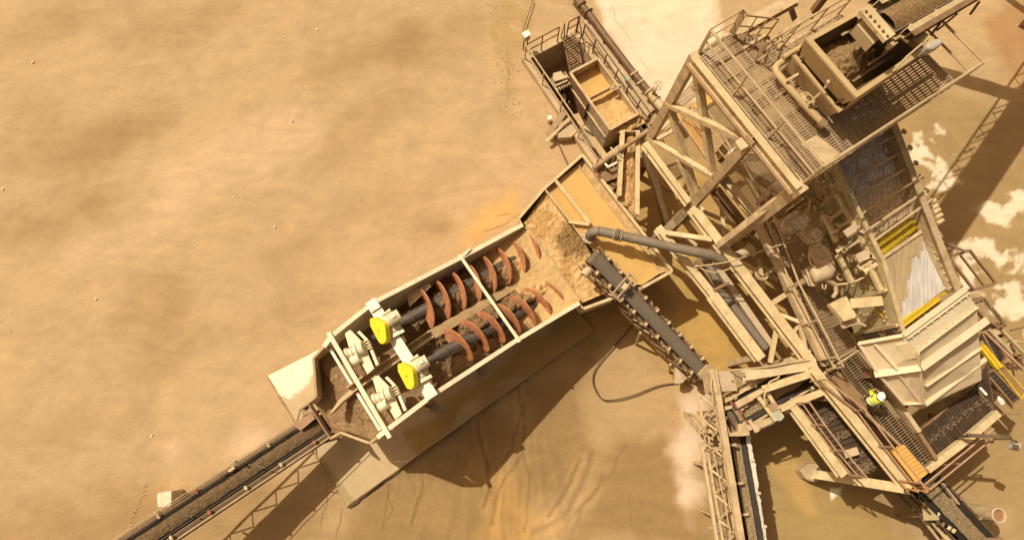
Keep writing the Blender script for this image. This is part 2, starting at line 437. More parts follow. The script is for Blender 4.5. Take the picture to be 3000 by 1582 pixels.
# soft darker patches painted on the open sand
for x, y, rx, ry, k in ((310, 1200 - 790, 200, 60, .30), (1070, 170, 180, 60, .42), (1130, 300, 120, 50, .3), (180, 640, 180, 60, .42), (430, 890, 110, 80, .3), (490, 1010, 140, 70, .28),
                        (330, 410, 120, 60, .25), (120, 80, 120, 60, .3), (1000, 420, 130, 60, .25), (650, 1480, 130, 60, .35), (1260, 685, 50, 32, .5), (90, 380, 80, 120, .15), (560, 60, 200, 50, .25),
                        (880, 720, 120, 60, .25), (1300, 120, 150, 80, .25), (800, 940, 140, 50, .25), (270, 1240, 160, 60, .2), (1200, 560, 200, 40, .18)):
    lay(g('S', [(x + rx * math.cos(t) , y + ry * math.sin(t) - rx * .35 * math.cos(t)) for t in [i * math.pi / 5 for i in range(10)]]), (.33, .20, .088), 1.5, .6, .5, min(.8, k * 1.6))
for x, y, rx, ry, k in ((720, 1310, 70, 35, .5), (860, 1360, 60, 25, .4), (500, 1350, 30, 45, .35), (700, 470, 260, 90, .25), (380, 690, 200, 60, .2)):
    lay(g('S', [(x + rx * math.cos(t), y + ry * math.sin(t) - rx * .4 * math.cos(t)) for t in [i * math.pi / 5 for i in range(10)]]), (.72, .50, .32), 1.2, .7, .5, k)

FO = S(1500, 1290); _f = S(1330, 1620), S(1790, 1150); FAN = (_f[0].x - 1.5, _f[1].x + 1, _f[0].y - 1, _f[1].y + 1)
CHN = []
for pts, w_, k in ((((1015, 430), (1025, 620), (1000, 780), (900, 900), (830, 1060), (800, 1250)), .10, .30), (((700, 540), (715, 690), (770, 860), (770, 1000), (740, 1130)), .09, .40), (((1010, 790), (1045, 900), (1050, 1050), (1020, 1300)), .08, .28),
                   (((940, 620), (920, 750), (850, 830)), .08, .3), (((1410, 800), (1340, 950), (1290, 1060), (1180, 1200)), .09, .30), (((1480, 760), (1400, 1000), (1300, 1190), (1080, 1310)), .12, .26), (((870, 860), (900, 1000), (860, 1200), (870, 1360)), .09, .22),
                   (((960, 330), (1000, 480), (960, 640)), .09, .3), (((1700, 700), (1600, 900), (1420, 1120), (1350, 1300)), .10, .18), (((300, 800), (330, 1000), (250, 1260)), .08, .25), (((160, 900), (170, 1000), (150, 1060)), .08, .2), (((1560, 900), (1480, 1060), (1320, 1220)), .1, .2)):
    q = [W('N', *p).xy for p in pts]
    CHN.append((q, w_ * .62, k * .8, min(p.x for p in q) - .8, max(p.x for p in q) + .8, min(p.y for p in q) - .8, max(p.y for p in q) + .8))
def segd(x, y, q):
    b = 9
    for a, c in zip(q[:-1], q[1:]):
        dx, dy = c.x - a.x, c.y - a.y; t = min(1, max(0, ((x - a.x) * dx + (y - a.y) * dy) / (dx * dx + dy * dy)))
        b = min(b, math.hypot(a.x + t * dx - x, a.y + t * dy - y))
    return b
def paint(x, y, base=SAND):
    c = list(base); wet = 0.0
    q = V((x, y, 0))
    n1 = fbm(q, .16, 3); n2 = fbm(q + V((31, 7, 0)), .45, 3)
    f = 1 + .055 * n1 + .04 * n2
    c = [c[0] * f, c[1] * f, c[2] * (f - .02 * n1)]
    for poly, col, soft, push, sc, k, wt, brk, b in LAY:
        if x < b[0] or x > b[1] or y < b[2] or y > b[3]: continue
        d = sdist(x, y, poly) + push * fbm(q + V((col[0] * 50, 0, 3)), sc, 4)
        m = sstep(soft * .5, -soft * .5, d) * k
        if m > 0 and brk is not None: m *= sstep(brk - .25, brk + .05, fbm(q, 1.3, 5) + .15)
        if m > 0:
            for i in range(3): c[i] += (col[i] - c[i]) * m
            wet += (wt - wet) * m
    if FAN[0] < x < FAN[1] and FAN[2] < y < FAN[3]:       # braided outwash below the washer
        al, ac = (FO.y - y), (x - FO.x)
        if al > -1:
            k = sstep(-1, .6, al) * sstep(3.4, 1.2, abs(ac + .18 * al) - .25 * al)
            st = fbm(V((ac * 1.7 / (1 + .16 * max(al, 0)), al * .35, 1)), 1, 5); s2 = fbm(V((ac * 5.5 / (1 + .16 * max(al, 0)), al * .6, 4)), 1, 4)
            w_ = 1 + k * (.16 * st + .12 * s2)
            c = [c[0] * w_, c[1] * w_, c[2] * (1 + k * (.10 * st + .12 * s2))]
    for cq, w_, k, x0, x1, y0, y1 in CHN:
        if x0 < x < x1 and y0 < y < y1:
            wx = .13 * fbm(V((x, y, 9)), .8, 4); wy = .13 * fbm(V((x, y, 19)), .8, 4)
            d_ = segd(x + wx, y + wy, cq)
            m = 1 - k * math.exp(-(d_ / w_) ** 2) + .45 * k * math.exp(-((d_ - 2.6 * w_) / (1.4 * w_)) ** 2)
            c = [c[0] * m, c[1] * m, c[2] * m]
    return (c[0], c[1], c[2], wet)

TANK = [S(1528, 168, .3), S(1688, 82, .3), S(1903, 378, .3), S(1748, 494, .3)]     # outer wall line
_tc = sum(TANK, V((0, 0, 0))) / 4
_ti = [tuple((_tc + (p - _tc) * .95).xy) for p in TANK]
def axis_coords(a, b, st, far):
    c = [a + (b - a) * i / round((b - a) / st) for i in range(round((b - a) / st) + 1)]
    s = st; x = a; lo = []
    while x > far[0]: s *= 1.6; x -= s; lo.append(x)
    s = st; x = b; hi = []
    while x < far[1]: s *= 1.6; x += s; hi.append(x)
    return lo[::-1] + c + hi
gx = axis_coords(-24.5, 27, .085, (-300, 300)); gy = axis_coords(-6, 18.5, .085, (-300, 300))
mb = MB(); mb.c = []
for x in gx:
    for y in gy:
        p = V((x, y, 0)); c = paint(x, y)
        z = (.10 * fbm(p, .3, 3) + .035 * fbm(p, 1.1, 3)) * (1 - .8 * c[3]) * .6 - .08
        mb.v.append(V((x, y, z))); mb.c.append(c)
ny = len(gy)
for i in range(len(gx) - 1):
    for j in range(ny - 1):
        mx, my = (gx[i] + gx[i + 1]) / 2, (gy[j] + gy[j + 1]) / 2
        if _ti[0][0] - 1 < mx < _ti[2][0] + 1 and sdist(mx, my, _ti) < 0: continue
        a = i * ny + j; mb.f.append((a, a + ny, a + ny + 1, a + 1))
ground = mb.build('ground', M_['ground'], smooth='all'); tag(ground, 'ochre sand and mud yard floor around the plant', kind='structure')

# concrete slab the washer stands on
SLc = [S(785, 1100, .06), S(1018, 1480, .06), S(1740, 970, .06), S(1545, 715, .06)]
base_lay = LAY; LAY = []
lay(g('S', [(740, 1095), (960, 980), (1000, 1080), (915, 1100), (850, 1165), (790, 1165)]), (.86, .77, .56), .1, .3, 1.2, 1)
lay(g('S', [(1290, 1190), (1700, 900), (1800, 960), (1640, 1060), (1480, 1130), (1330, 1210)]), (.43, .27, .075), .3, .3, .8, .95, .6)
lay(g('S', [(1180, 1270), (1350, 1180), (1330, 1260), (1240, 1330)]), (.43, .26, .07), .25, .3, .8, .9, .6)
lay(g('S', [(1330, 1250), (1500, 1100), (1600, 1060), (1480, 1180), (1380, 1270)]), (.40, .235, .10), .4, .4, .6, .6, .3)
lay(g('S', [(900, 1290), (940, 1330), (1040, 1470), (1010, 1480)]), (.36, .27, .13), .1, .1, .8, .9, .2)
lay(g('S', [(850, 1230), (900, 1290), (870, 1240), (790, 1110)]), (.36, .27, .13), .08, .1, .8, .7, .2)
mb = patch(SLc[0], SLc[3], SLc[1], SLc[2], 110, 60, lambda u, v, p: .006 * fbm(p, 1, 3), lambda u, v, p: paint(p.x, p.y, (.53, .385, .215)))
nv0 = len(mb.v)
for i in range(4):     # slab edge
    a, b = SLc[i], SLc[(i + 1) % 4]
    mb.v += [a, b, xy(b, -.2), xy(a, -.2)]; mb.c += [(.3, .22, .13, 0)] * 4; n = len(mb.v); mb.f.append((n - 4, n - 3, n - 2, n - 1))
tag(mb.build('concrete_slab', M_['slab'], smooth='all'), 'dusty concrete slab under the sand washer', kind='structure')
LAY = base_lay

# cracks and little rills: shallow dark seams in the mud
def seam(pts, z, wd=.03, jit=.05):
    q = []
    for i in range(len(pts) - 1):
        n = max(2, int((pts[i + 1] - pts[i]).length / .12))
        q += [pts[i].lerp(pts[i + 1], k / n) for k in range(n)]
    q.append(pts[-1]); mb = MB()
    L_, R_ = [], []
    for i, p in enumerate(q):
        d = (q[min(i + 1, len(q) - 1)] - q[max(0, i - 1)]).normalized(); sd = V((-d.y, d.x, 0))
        p = p + sd * fbm(p, 1.3, 3) * jit * 2; t = i / (len(q) - 1)
        w_ = wd * (.35 + .65 * math.sin(math.pi * min(1, t * .9 + .1))) * (.7 + .5 * noise.noise(p * 5))
        L_.append(xy(p + sd * w_, z)); R_.append(xy(p - sd * w_, z))
    n = len(q); mb.v = L_ + R_
    mb.f = [(i, i + 1, n + i + 1, n + i) for i in range(n - 1)]
    return mb
SEAM = mat('damp_seam', (.23, .145, .065), .8, .3, 4)
SMB = MB()
for k, pts in (('N', [(80, 965), (95, 1060), (115, 1150), (40, 1285)]), ('N', [(200, 870), (240, 960), (275, 1080)]), ('N', [(320, 955), (280, 1080), (240, 1260)]), ('N', [(1745, 1040), (1745, 1290)]), ('N', [(755, 800), (780, 920), (755, 1090)]), ('M', [(1860, 820), (1860, 950), (1805, 1280)]), ('M', [(1985, 1070), (1980, 1180), (1935, 1330)]), ('M', [(2395, 850), (2410, 990), (2345, 1250)]),
               ('L', [(800, 230), (980, 170), (1150, 60)]), ('L', [(900, 95), (1040, 75)]), ('A', [(945, 40), (980, 110), (970, 170), (1060, 270), (1120, 340), (1150, 430)]), ('A', [(1190, 480), (1260, 600), (1310, 720)])):
    s_ = seam([W(k, *p) if k != 'S' else S(*p) for p in pts], -.01, .011, .05)
    SMB.add(s_.v, s_.f)
def gz(p): return (.10 * fbm(xy(p, 0), .3, 3) + .035 * fbm(xy(p, 0), 1.1, 3)) * (1 - .8 * paint(p.x, p.y)[3]) * .6 - .08
SMB.v = [xy(p, gz(p) + .012) for p in SMB.v]
for pts_, w_ in (([S(1018, 1484), S(1240, 1326), S(1420, 1198), S(1660, 1027)], .03), ([S(1018, 1484), S(1080, 1436), S(1140, 1394)], .09), ([S(x, y, .06) for x, y in ((783, 1104), (850, 1214), (935, 1348), (1014, 1478))], .02)):
    s_ = seam([p + (S(1200, 1150) - p).normalized() * -.02 for p in pts_], .035, w_, .03); SMB.add(s_.v, s_.f)
tag(SMB.build('ground_crack', SEAM), 'thin dark cracks and rills in the dried mud', kind='structure')

# tyre track marks of churned mud by the block
# loose pale stones on the open sand
STN = [(928, 85, 9, 'topmost pale stone on the open sand'), (867, 62, 5, 'small pale pebble up and left of the topmost stone'), (830, 108, 5, 'small pale pebble down and left of the topmost stone'),
       (93, 181, 9, 'pale stone alone on the sand near the upper left edge'), (854, 353, 8, 'pale stone in the middle of the open sand'), (683, 577, 5, 'tiny pale pebble left of a dark patch on the open sand'),
       (804, 664, 8, 'pale stone on the lower open sand, above the washer'), (741, 642, 5, 'tiny pale pebble just left of the stone above the washer'), (280, 876, 8, 'pale stone on the sand at lower left'),
       (222, 854, 5, 'tiny pale pebble left of the stone at lower left'), (5, 553, 8, 'pale stone cut by the left edge of the view'), (443, 1276, 7, 'pale stone straight above the concrete block'),
       (1303, 561, 5, 'tiny pale pebble nearest the concrete pit'), (570, 719, 5, 'tiny pale pebble in the middle left sand'), (25, 968, 5, 'tiny pale pebble near the left edge, low')]
for i, (x, y, r, lb) in enumerate(STN):
    me = bpy.data.meshes.new('stone'); bm = bmesh.new(); bmesh.ops.create_icosphere(bm, subdivisions=2, radius=r / 155)
    for v_ in bm.verts: v_.co *= 1 + .28 * noise.noise(v_.co * 14 + V((i * 3, 0, 0))); v_.co.z *= .7
    bm.to_mesh(me); bm.free(); me.materials.append(M_['stone'])
    o = bpy.data.objects.new('stone', me); COL.objects.link(o); p = S(x, y); o.location = xy(p, gz(p) + r / 400)
    tag(o, lb, 'stone', 'loose stones on the sand')

# concrete block by the long conveyor
def block():
    a = [W('M', *p, .8) for p in ((363, 955), (372, 938), (488, 922), (500, 935), (497, 1048), (486, 1062), (385, 1072), (370, 1060))]
    mb = MB(); lo = [xy(p, -.15) for p in a]; c = sum(a, V((0, 0, 0))) / 8
    top = [c + (p - c) * .93 + UP * .05 for p in a]
    n = 8; mb.v = lo + a + top
    for r in (0, 8):
        for i in range(n): mb.f.append((r + i, r + (i + 1) % n, r + 8 + (i + 1) % n, r + 8 + i))
    mb.f.append(tuple(range(16, 24))); mb.f.append(tuple(reversed(range(8))))
    o = mb.build('concrete_block', mat('pale_block', (.74, .61, .42), .9, .15, 2.5, bump=.02, bsc=9), origin=xy(c, 0), bevel=.03)
    tag(o, 'weathered concrete cube on the sand beside the long sand conveyor', 'block')
block()
def ruts():
    mb = MB(); rnd = random.Random(4)
    for i in range(46):
        x = 240 - i * 3.8 + rnd.uniform(-14, 14); y = 880 + i * 9.5 + rnd.uniform(-12, 12)
        p = W('M', x, y); q = p + V((rnd.uniform(.08, .2), rnd.uniform(.02, .1), 0)); z = gz(p)
        mb.tube([xy(p, z - .01), xy(p.lerp(q, .5), z + .008), xy(q, z - .01)], .03, 5, rr=[.01, .026, .01])
    tag(mb.build('churned_mud', M_['ground2'] if 'ground2' in M_ else mat('mud_clods', (.44, .28, .13), .9, .2, 4), smooth=True), 'little ridges of churned mud in an old wheel track', 'mud', kind='stuff')
ruts()

# scrubby olive tufts on the left of the pit
def tufts():
    rr = random.Random(31); mb = MB()
    for i in range(150):
        t = rr.random(); x = 1470 + 60 * rr.gauss(.3, .45) - 15 * math.sin(t * 5); y = -10 + 400 * t
        c = S(x, y)
        if fbm(c, .9, 3) < -.02 or sdist(c.x, c.y, [tuple(q.xy) for q in TANK]) < .12: continue
        z = gz(c)
        for k in range(3):
            a = rr.uniform(0, 6.28); l_ = rr.uniform(.03, .09); e = V((math.cos(a), math.sin(a), 0)); s_ = V((-e.y, e.x, 0)) * .012
            n = len(mb.v); mb.v += [xy(c, z) - s_, xy(c, z) + s_, xy(c + e * l_, z + l_ * .7)]; mb.f.append((n, n + 1, n + 2))
    o = mb.build('scrub', mat('dry_olive_scrub', (.38, .27, .115), .9, .3, 6)); tag(o, 'sparse dry olive scrub growing along the left of the pit', 'scrub', kind='stuff')
tufts()
# ================================================================== twin screw sand washer
def build_washer():
    ul = [W('L', 1150, 180, 2.8), W('L', 605, 470, 3.55), W('K', 1010, 112, 4.6), W('K', 640, 405, 5.0), W('K', 572, 500, 5.0)]
    lr = [W('L', 1650, 870, 2.8), W('L', 1110, 1190, 3.55), W('K', 1565, 905, 4.6), W('K', 1120, 1240, 5.0), W('K', 1045, 1300, 5.0)]
    c0 = (ul[0] + lr[0]) / 2
    root = thing('sand_washer', xy(c0, 0), 'big cream twin screw sand washer, an open sloping trough with two rust red screws', 'sand washer')
    a = ((ul[2] + lr[2]) / 2 - c0).normalized()          # towards the drive end, rising
    ah = V((a.x, a.y, 0)).normalized(); n = V((ah.y, -ah.x, 0))
    if (lr[0] - ul[0]).dot(n) < 0: n = -n
    # trough walls, one part per side
    for side, rim, sg in (('u', ul, 1), ('l', lr, -1)):
        mb = MB(); depth = [1.55, 1.55, 1.6, 1.35, 1.1]
        for i in range(len(rim) - 1):
            p, q = rim[i], rim[i + 1]; dp, dq = depth[i], depth[i + 1]
            ip = n * sg * .14; iq = n * sg * .14
            t = n * sg * .035
            mb.hexa([p, p + t, p + t - UP * dp + ip, p - UP * dp + ip], [q, q + t, q + t - UP * dq + iq, q - UP * dq + iq])
        mb.build('trough_wall', M_['cream'], root)
        fl = MB()
        for i in range(len(rim) - 1):
            fl.bar(rim[i] + UP * .03, rim[i + 1] + UP * .03, .14, .05)
        fl.build('rim', M_['cream'], root)
        rb = MB()
        for i in range(3):
            m = int((rim[i + 1] - rim[i]).length / .95)
            for k in range(1, m):
                p = rim[i].lerp(rim[i + 1], k / m); rb.bar(p - n * sg * .05 - UP * .06, p - n * sg * -.06 - UP * 1.2, .03, .09, ah)
        rb.build('wall_stiffener', M_['cream'], root)
    fl = MB(); depth = [1.55, 1.55, 1.6, 1.35, 1.1]
    for i in range(4):
        A = [ul[i] - UP * depth[i] + n * .14, lr[i] - UP * depth[i] - n * .14, lr[i + 1] - UP * depth[i + 1] - n * .14, ul[i + 1] - UP * depth[i + 1] + n * .14]
        fl.hexa([p - UP * .04 for p in A], A)
    fl.build('trough_floor', M_['brown'], root)
    # cheek plates beside the screws and inner ledges
    mb = MB()
    for k, pts, z in (('L', [(120, 780), (325, 690), (340, 720), (150, 900)], 3.7), ('K', [(1295, 20), (1430, -55), (1450, -20), (1320, 150)], 3.95)):
        if k == 'L': mb.plate(WP(k, pts, z), .03)
    mb.build('cheek_plate', M_['tan'], root)
    # crossbars
    MB().bar(ul[1] - n * .1 + UP * .07, lr[1] + n * .1 + UP * .07, .1, .1).build('cross_beam', M_['cream'], root)
    MB().bar(ul[3] - n * .12 - ah * -.02 + UP * .09, lr[3] + n * .25 + UP * .09, .13, .12).build('cross_beam', M_['cream'], root)
    mb = MB(); g1 = W('L', 590, 455, 3.6); 
    mb.plate([g1 + n * .02, W('L', 690, 372, 3.6), W('L', 665, 425, 3.6), W('L', 618, 468, 3.6)], .02)
    mb.plate([W('K', 960, 122, 4.66), W('K', 1025, 78, 4.66), W('K', 1030, 110, 4.66), W('K', 985, 150, 4.66)], .02)
    mb.build('gusset', M_['cream'], root)
    # divider plank between the screws, then a channel down to the outlet
    mb = MB(); z0, z1 = 2.75, 4.0
    dv = [W('L', 1010, 718, 2.78), W('L', 1090, 748, 2.78), W('L', 385, 1178, 3.95), W('L', 330, 1105, 3.95)]
    mb.plate(dv, .08)
    mb.build('divider_deck', M_['sandplank'] if 'sandplank' in M_ else M_['tan'], root)
    mb = MB()
    for o in (-.11, .11):
        mb.bar(W('L', 350, 1140, 3.8) + n * o, W('K', 790, 890, 4.35) + n * o, .05, .22)
    mb.bar(W('L', 350, 1140, 3.68), W('K', 790, 890, 4.22), .2, .03)
    mb.build('divider_channel', M_['tan'], root)
    ch = MB()
    ch.prism([W('K', *p, 4.45) for p in ((820, 885), (770, 905), (700, 970), (620, 1095), (650, 1075), (735, 985), (830, 910))], -UP * .35)
    ch.build('divider_fin', M_['tan'], root)
    # white pipe rails across the outlet
    for p, q in (((625, 515), (815, 830)), ((868, 912), (1068, 1235))):
        MB().tube([W('K', *p, 4.75), W('K', *q, 4.75)], .055, 10).build('spray_pipe', M_['white'], root, smooth=True)
        MB().tube([W('K', p[0] - 4, p[1] - 8, 4.75), W('K', p[0] + 2, p[1] + 2, 4.75)], .062, 10).build('pipe_cap', M_['red'], root, smooth=True)
    # drive beam
    d0, d1 = W('K', 1000, 120, 4.72), W('K', 1530, 950, 4.72)
    MB().channel(d0, d1, .36, .2, UP, .03).build('drive_beam', M_['white'], root)
    for p in (W('K', 1005, 135, 4.9), W('K', 1510, 905, 4.9)):
        MB().bar(p - (d1 - d0).normalized() * .18, p + (d1 - d0).normalized() * .16, .34, .05).build('beam_seat', M_['white'], root)
    u = (d1 - d0).normalized()
    # screws
    def screw(A, B, marks, hand, rad=.66):
        ax = (B - A).normalized()                        # from drive down to feed
        sc_ = MB(); sc_.tube([A - ax * 1.15, A - ax * .1, A, B + ax * 1.3], .2, 20, rr=[.12, .12, .205, .205])
        sh = sc_.build('screw', M_['shaft'], root, smooth=True)
        MB().tube([A + ax * .28, A + ax * .33], .235, 20).build('shaft_collar', M_['dark'], sh, smooth=True)
        uu = n; vv = ax.cross(uu);
        if vv.z < 0: vv = -vv
        s0 = (marks[0] - A).dot(ax); s1 = (marks[1] - A).dot(ax); cnt = marks[2]
        pitch = (s1 - s0) / (cnt - 1)
        bl = MB(); N_ = 28; ph0 = -.5
        steps = int((cnt + (.6 if hand < 0 else .2)) * N_)
        prof = ((.2, .010), (.50, .012), (.52, .032), (rad, .022), (rad, -.022), (.52, -.032), (.50, -.012), (.2, -.010))
        for i in range(steps + 1):
            tt = i / N_ + (-.52 if hand < 0 else -.03)                            # turns along feed direction
            phi = 2 * math.pi * (hand * tt)              # from -u over v
            s = s0 + pitch * tt
            # phi = 0 at -u side
            e = -uu * math.cos(phi) + vv * math.sin(phi)
            wob = 1 + .012 * noise.noise(V((i * .7, hand, 0)))
            for r, th in prof: bl.v.append(A + ax * (s + th) + e * r * wob)
        m = len(prof)
        for i in range(steps):
            for k in range(m):
                bl.f.append((i * m + k, i * m + (k + 1) % m, (i + 1) * m + (k + 1) % m, (i + 1) * m + k))
        bl.f.append(tuple(range(m))); bl.f.append(tuple(steps * m + k for k in reversed(range(m))))
        bl.build('screw_flight', M_['orange'], sh, smooth=True)
        return ax
    A1, B1 = W('L', 95, 1035, 4.0), W('L', 1060, 500, 2.45)
    A2, B2 = W('L', 395, 1335, 4.0), W('L', 1255, 880, 2.45)
    ax = screw(A1, B1, (W('L', 275, 750, 4.0), W('L', 1215, 275, 2.45), 8), -1)
    screw(A2, B2, (W('L', 490, 1130, 4.0), W('L', 1300, 665, 2.5), 7), 1)
    # drives: motor, belt guard, bearing plates and reducer for each screw
    def drive(dx, dy):
        K = lambda x, y, z: W('K', x + dx, y + dy, z)
        MB().plate([K(1150, 160, 5.02), K(1260, 330, 4.98), K(1285, 365, 4.98), K(1180, 420, 4.98), K(1150, 380, 4.98), K(1060, 235, 5.02)], .03).build('motor_base', M_['cream'], root)
        p, q = K(1125, 282, 5.25), K(1238, 215, 5.25)
        d = (q - p).normalized()
        mo = MB(); mo.tube([p, p + d * .03, p + d * .05, q - d * .06, q - d * .05, q, q + d * .02], .15, 20, rr=[.12, .165, .17, .17, .19, .19, .12])
        mt = mo.build('motor', M_['cream'], root, smooth=True)
        fins = MB(); sd = d.cross(UP).normalized()
        for k in range(9):
            t = R(-64 + 16 * k); e = sd * math.sin(t) + UP * math.cos(t)
            fins.bar(p + d * .06 + e * .18, q - d * .07 + e * .18, .014, .035, e)
        fins.build('cooling_fins', M_['cream'], mt)
        MB().bar(p.lerp(q, .45) + UP * .2 - sd * .02, p.lerp(q, .75) + UP * .2 - sd * .02, .1, .06).build('terminal_box', M_['white'], mt)
        ft = MB()
        for k in (.25, .75):
            c = p.lerp(q, k); ft.bar(c - sd * .2 - UP * .2, c + sd * .2 - UP * .2, .06, .06)
        ft.build('motor_foot', M_['cream'], mt)
        # slots on the base plate
        sl_ = MB()
        for yy in (0, 1, 2):
            for s_ in (0, 1):
                b = K(1140 - 26 * yy + 100 * 0, 195 + 16 * yy, 5.035) if s_ == 0 else K(1235 - 28 * yy, 345 + 14 * yy, 5.0)
                sl_.bar(b, b + d * .1, .022, .006)
        sl_.build('base_slots', M_['dark'], root)
        # yellow belt guard: rounded wedge in the plane across the screw, leaning
        out = [(968, 266, 5.0), (980, 250, 5.03), (1010, 240, 5.08), (1078, 276, 5.25), (1096, 296, 5.3), (1110, 335, 5.3), (1120, 440, 5.25), (1112, 462, 5.2), (1088, 479, 5.12), (1066, 470, 5.05), (1050, 448, 5.02), (974, 318, 4.98)]
        P = [K(x, y, z) for x, y, z in out]
        c = sum(P, V((0, 0, 0))) / len(P)
        nr = V((0, 0, 0))
        for i in range(len(P)): nr += (P[i] - c).cross(P[(i + 1) % len(P)] - c)
        nr.normalize()
        if nr.z < 0: nr = -nr
        P = [p_ - nr * (p_ - c).dot(nr) for p_ in P]
        gd = MB(); gd.prism(P, -nr * .22); gb = gd.build('belt_guard', M_['yellow'], root, bevel=.02)
        MB().tube([c - nr * .01, c + nr * .015], .022, 8).build('guard_bolt', M_['dark'], gb)
        # bearing plates
        MB().plate([K(800, 350, 4.9), K(870, 420, 4.9), K(925, 480, 4.9), K(950, 545, 4.9), K(980, 620, 4.9), K(1012, 690, 4.9), K(955, 742, 4.82), K(900, 640, 4.75), K(850, 560, 4.75), K(790, 500, 4.75), K(755, 382, 4.82)], .05).build('bearing_plate', M_['cream'], root)
        MB().plate([K(862, 372, 4.95), K(885, 358, 4.95), K(975, 450, 4.95), K(1000, 520, 4.95), K(1055, 655, 4.95), K(1030, 668, 4.95), K(975, 530, 4.95), K(955, 465, 4.95)], .3).build('bearing_plate', M_['cream'], root)
        rb = MB()
        for x, y in ((925, 455), (938, 478), (950, 500), (958, 522)):
            rb.bar(K(x, y, 4.97), K(x + 38, y - 18, 4.98), .03, .12)
        rb.build('plate_rib', M_['cream'], root)
        p, q = K(755, 570, 4.85), K(925, 500, 5.0); dd = (q - p).normalized(); e = dd.cross(UP).normalized()
        L = (q - p).length
        rd = MB(); rd.tube([p, p + dd * .02, p + dd * L * .2, p + dd * L * .22, q - dd * L * .25, q - dd * L * .24, q], .2, 20, rr=[.13, .17, .17, .13, .15, .21, .21])
        rdo = rd.build('gear_reducer', M_['cream'], root, smooth=True)
        bands = MB()
        for t in (.1, .42, .68, .9): bands.ring(p + dd * L * t, dd, .2 if t > .6 else .165, .022, 22, 6)
        bands.build('reducer_flange', M_['cream'], rdo, smooth=True)
        p2 = K(808, 640, 4.8); q2 = K(890, 590, 4.92); d2 = (q2 - p2).normalized()
        MB().tube([p2, p2 + d2 * .03, q2], .16, 18, rr=[.14, .17, .15]).build('gear_reducer', M_['cream'], root, smooth=True)
    drive(0, 0); drive(246, 402)
    # outlet hopper
    lip = [ul[4], W('K', 480, 602, 4.7), W('K', 505, 940, 4.2), W('K', 425, 1000, 3.4), W('K', 630, 1310, 3.4), W('K', 720, 1258, 4.0), W('K', 975, 1350, 4.5), lr[4]]
    mb = MB()
    for i in range(len(lip) - 1):
        p, q = lip[i], lip[i + 1]
        if i == 3: continue
        s_ = (q - p).cross(UP).normalized() * .03
        mb.hexa([p, p + s_, p + s_ - UP * .9, p - UP * .9], [q, q + s_, q + s_ - UP * .9, q - UP * .9])
    mb.build('outlet_hopper', M_['tan'], root)
    for part in (lip[:4], lip[4:]):
        mb = MB(); hoop(mb, part, .07, .05, .02, False); mb.build('hopper_rim', M_['tan'], root)
    b = [xy(p, p.z - .92) for p in lip]
    fl = MB(); fl.plate([ul[3] - UP * 1.2, lr[3] - UP * 1.2, b[7], b[6], b[5]], .03); fl.plate([ul[3] - UP * 1.2, b[5], b[2], b[1], b[0]], .03); fl.plate([b[2], b[5], b[4], b[3]], .03)
    fl.build('hopper_floor', M_['brown'], root)
    # legs down to the slab
    for i, (f) in enumerate((.15, .95)):
        pass
    for rim, sg in ((ul, 1), (lr, -1)):
        for i, t in ((0, .3), (1, .5), (2, .35)):
            p = rim[i].lerp(rim[i + 1], t) - UP * 1.5 + n * sg * .2
            MB().ibeam(p, xy(p, .06), .2, .2, ah).build('leg', M_['tan'], root)
            MB().bar(xy(p, .07), xy(p, .10), .4, .4, ah).build('base_plate', M_['tan'], root)
    # ----- feed box
    cs = [W('D', 120, 725, 2.8), W('D', 345, 462, 2.8), W('D', 390, 425, 2.85), W('D', 682, 166, 2.85), W('D', 1475, 1190, 2.85), W('D', 1222, 1330, 2.85), W('L', 1690, 918, 2.8)]
    box = MB()
    loop = cs + [lr[0], ul[0]]
    for i in range(len(cs)):
        p = cs[i]; q = cs[(i + 1)] if i < len(cs) - 1 else lr[0]
        s_ = V((-(q - p).y, (q - p).x, 0)).normalized() * .02
        box.hexa([p + s_, p - s_, p - s_ - UP * 1.0, p + s_ - UP * 1.0], [q + s_, q - s_, q - s_ - UP * 1.0, q + s_ - UP * 1.0])
    p, q = ul[0], cs[0]; s_ = V((-(q - p).y, (q - p).x, 0)).normalized() * .02
    box.hexa([p + s_, p - s_, p - s_ - UP * 1.0, p + s_ - UP * 1.0], [q + s_, q - s_, q - s_ - UP * 1.0, q + s_ - UP * 1.0])
    fb = box.build('feed_box', M_['pale'], root)
    rim_ = MB()
    hoop(rim_, cs, .10, .05, .02, False)
    rim_.build('feed_box_rim', M_['girder'], fb)
    mb = MB(); lo = [xy(p, 1.82) for p in loop]; mb.prism(lo, -UP * .03); mb.build('feed_box_floor', M_['brown'], fb)
    for x, y in ((180, 720), (690, 240), (1400, 1180), (1230, 1270), (1000, 760)):
        p = W('D', x, y, 1.8); MB().ibeam(p, xy(p, -.1), .2, .2).build('leg', M_['tan'], root)
    MB().bar(W('D', 345, 468, 2.72), W('D', 575, 760, 2.72), .045, .25).build('weir_plate', M_['girder'], fb)
    MB().bar(W('D', 575, 760, 2.70), W('L', 1700, 330, 2.70), .03, .2).build('weir_plate', M_['tan'], fb)
    MB().angle(W('D', 440, 388, 2.82), W('D', 745, 775, 2.82), .12).build('box_brace', M_['girder'], fb)
    MB().angle(W('D', 560, 758, 2.80), W('D', 745, 782, 2.80), .10).build('box_brace', M_['girder'], fb)
    MB().bar(W('L', 1195, 190, 2.66), W('L', 1655, 850, 2.66), .035, .10).build('baffle_edge', M_['tan'], fb)
    for x, y in ((650, 255), (1380, 1215)):
        pass
    MB().bar(W('D', 640, 250, 2.64), W('D', 1380, 1215, 2.64), .03, .14).build('overflow_lip', M_['tan'], fb)
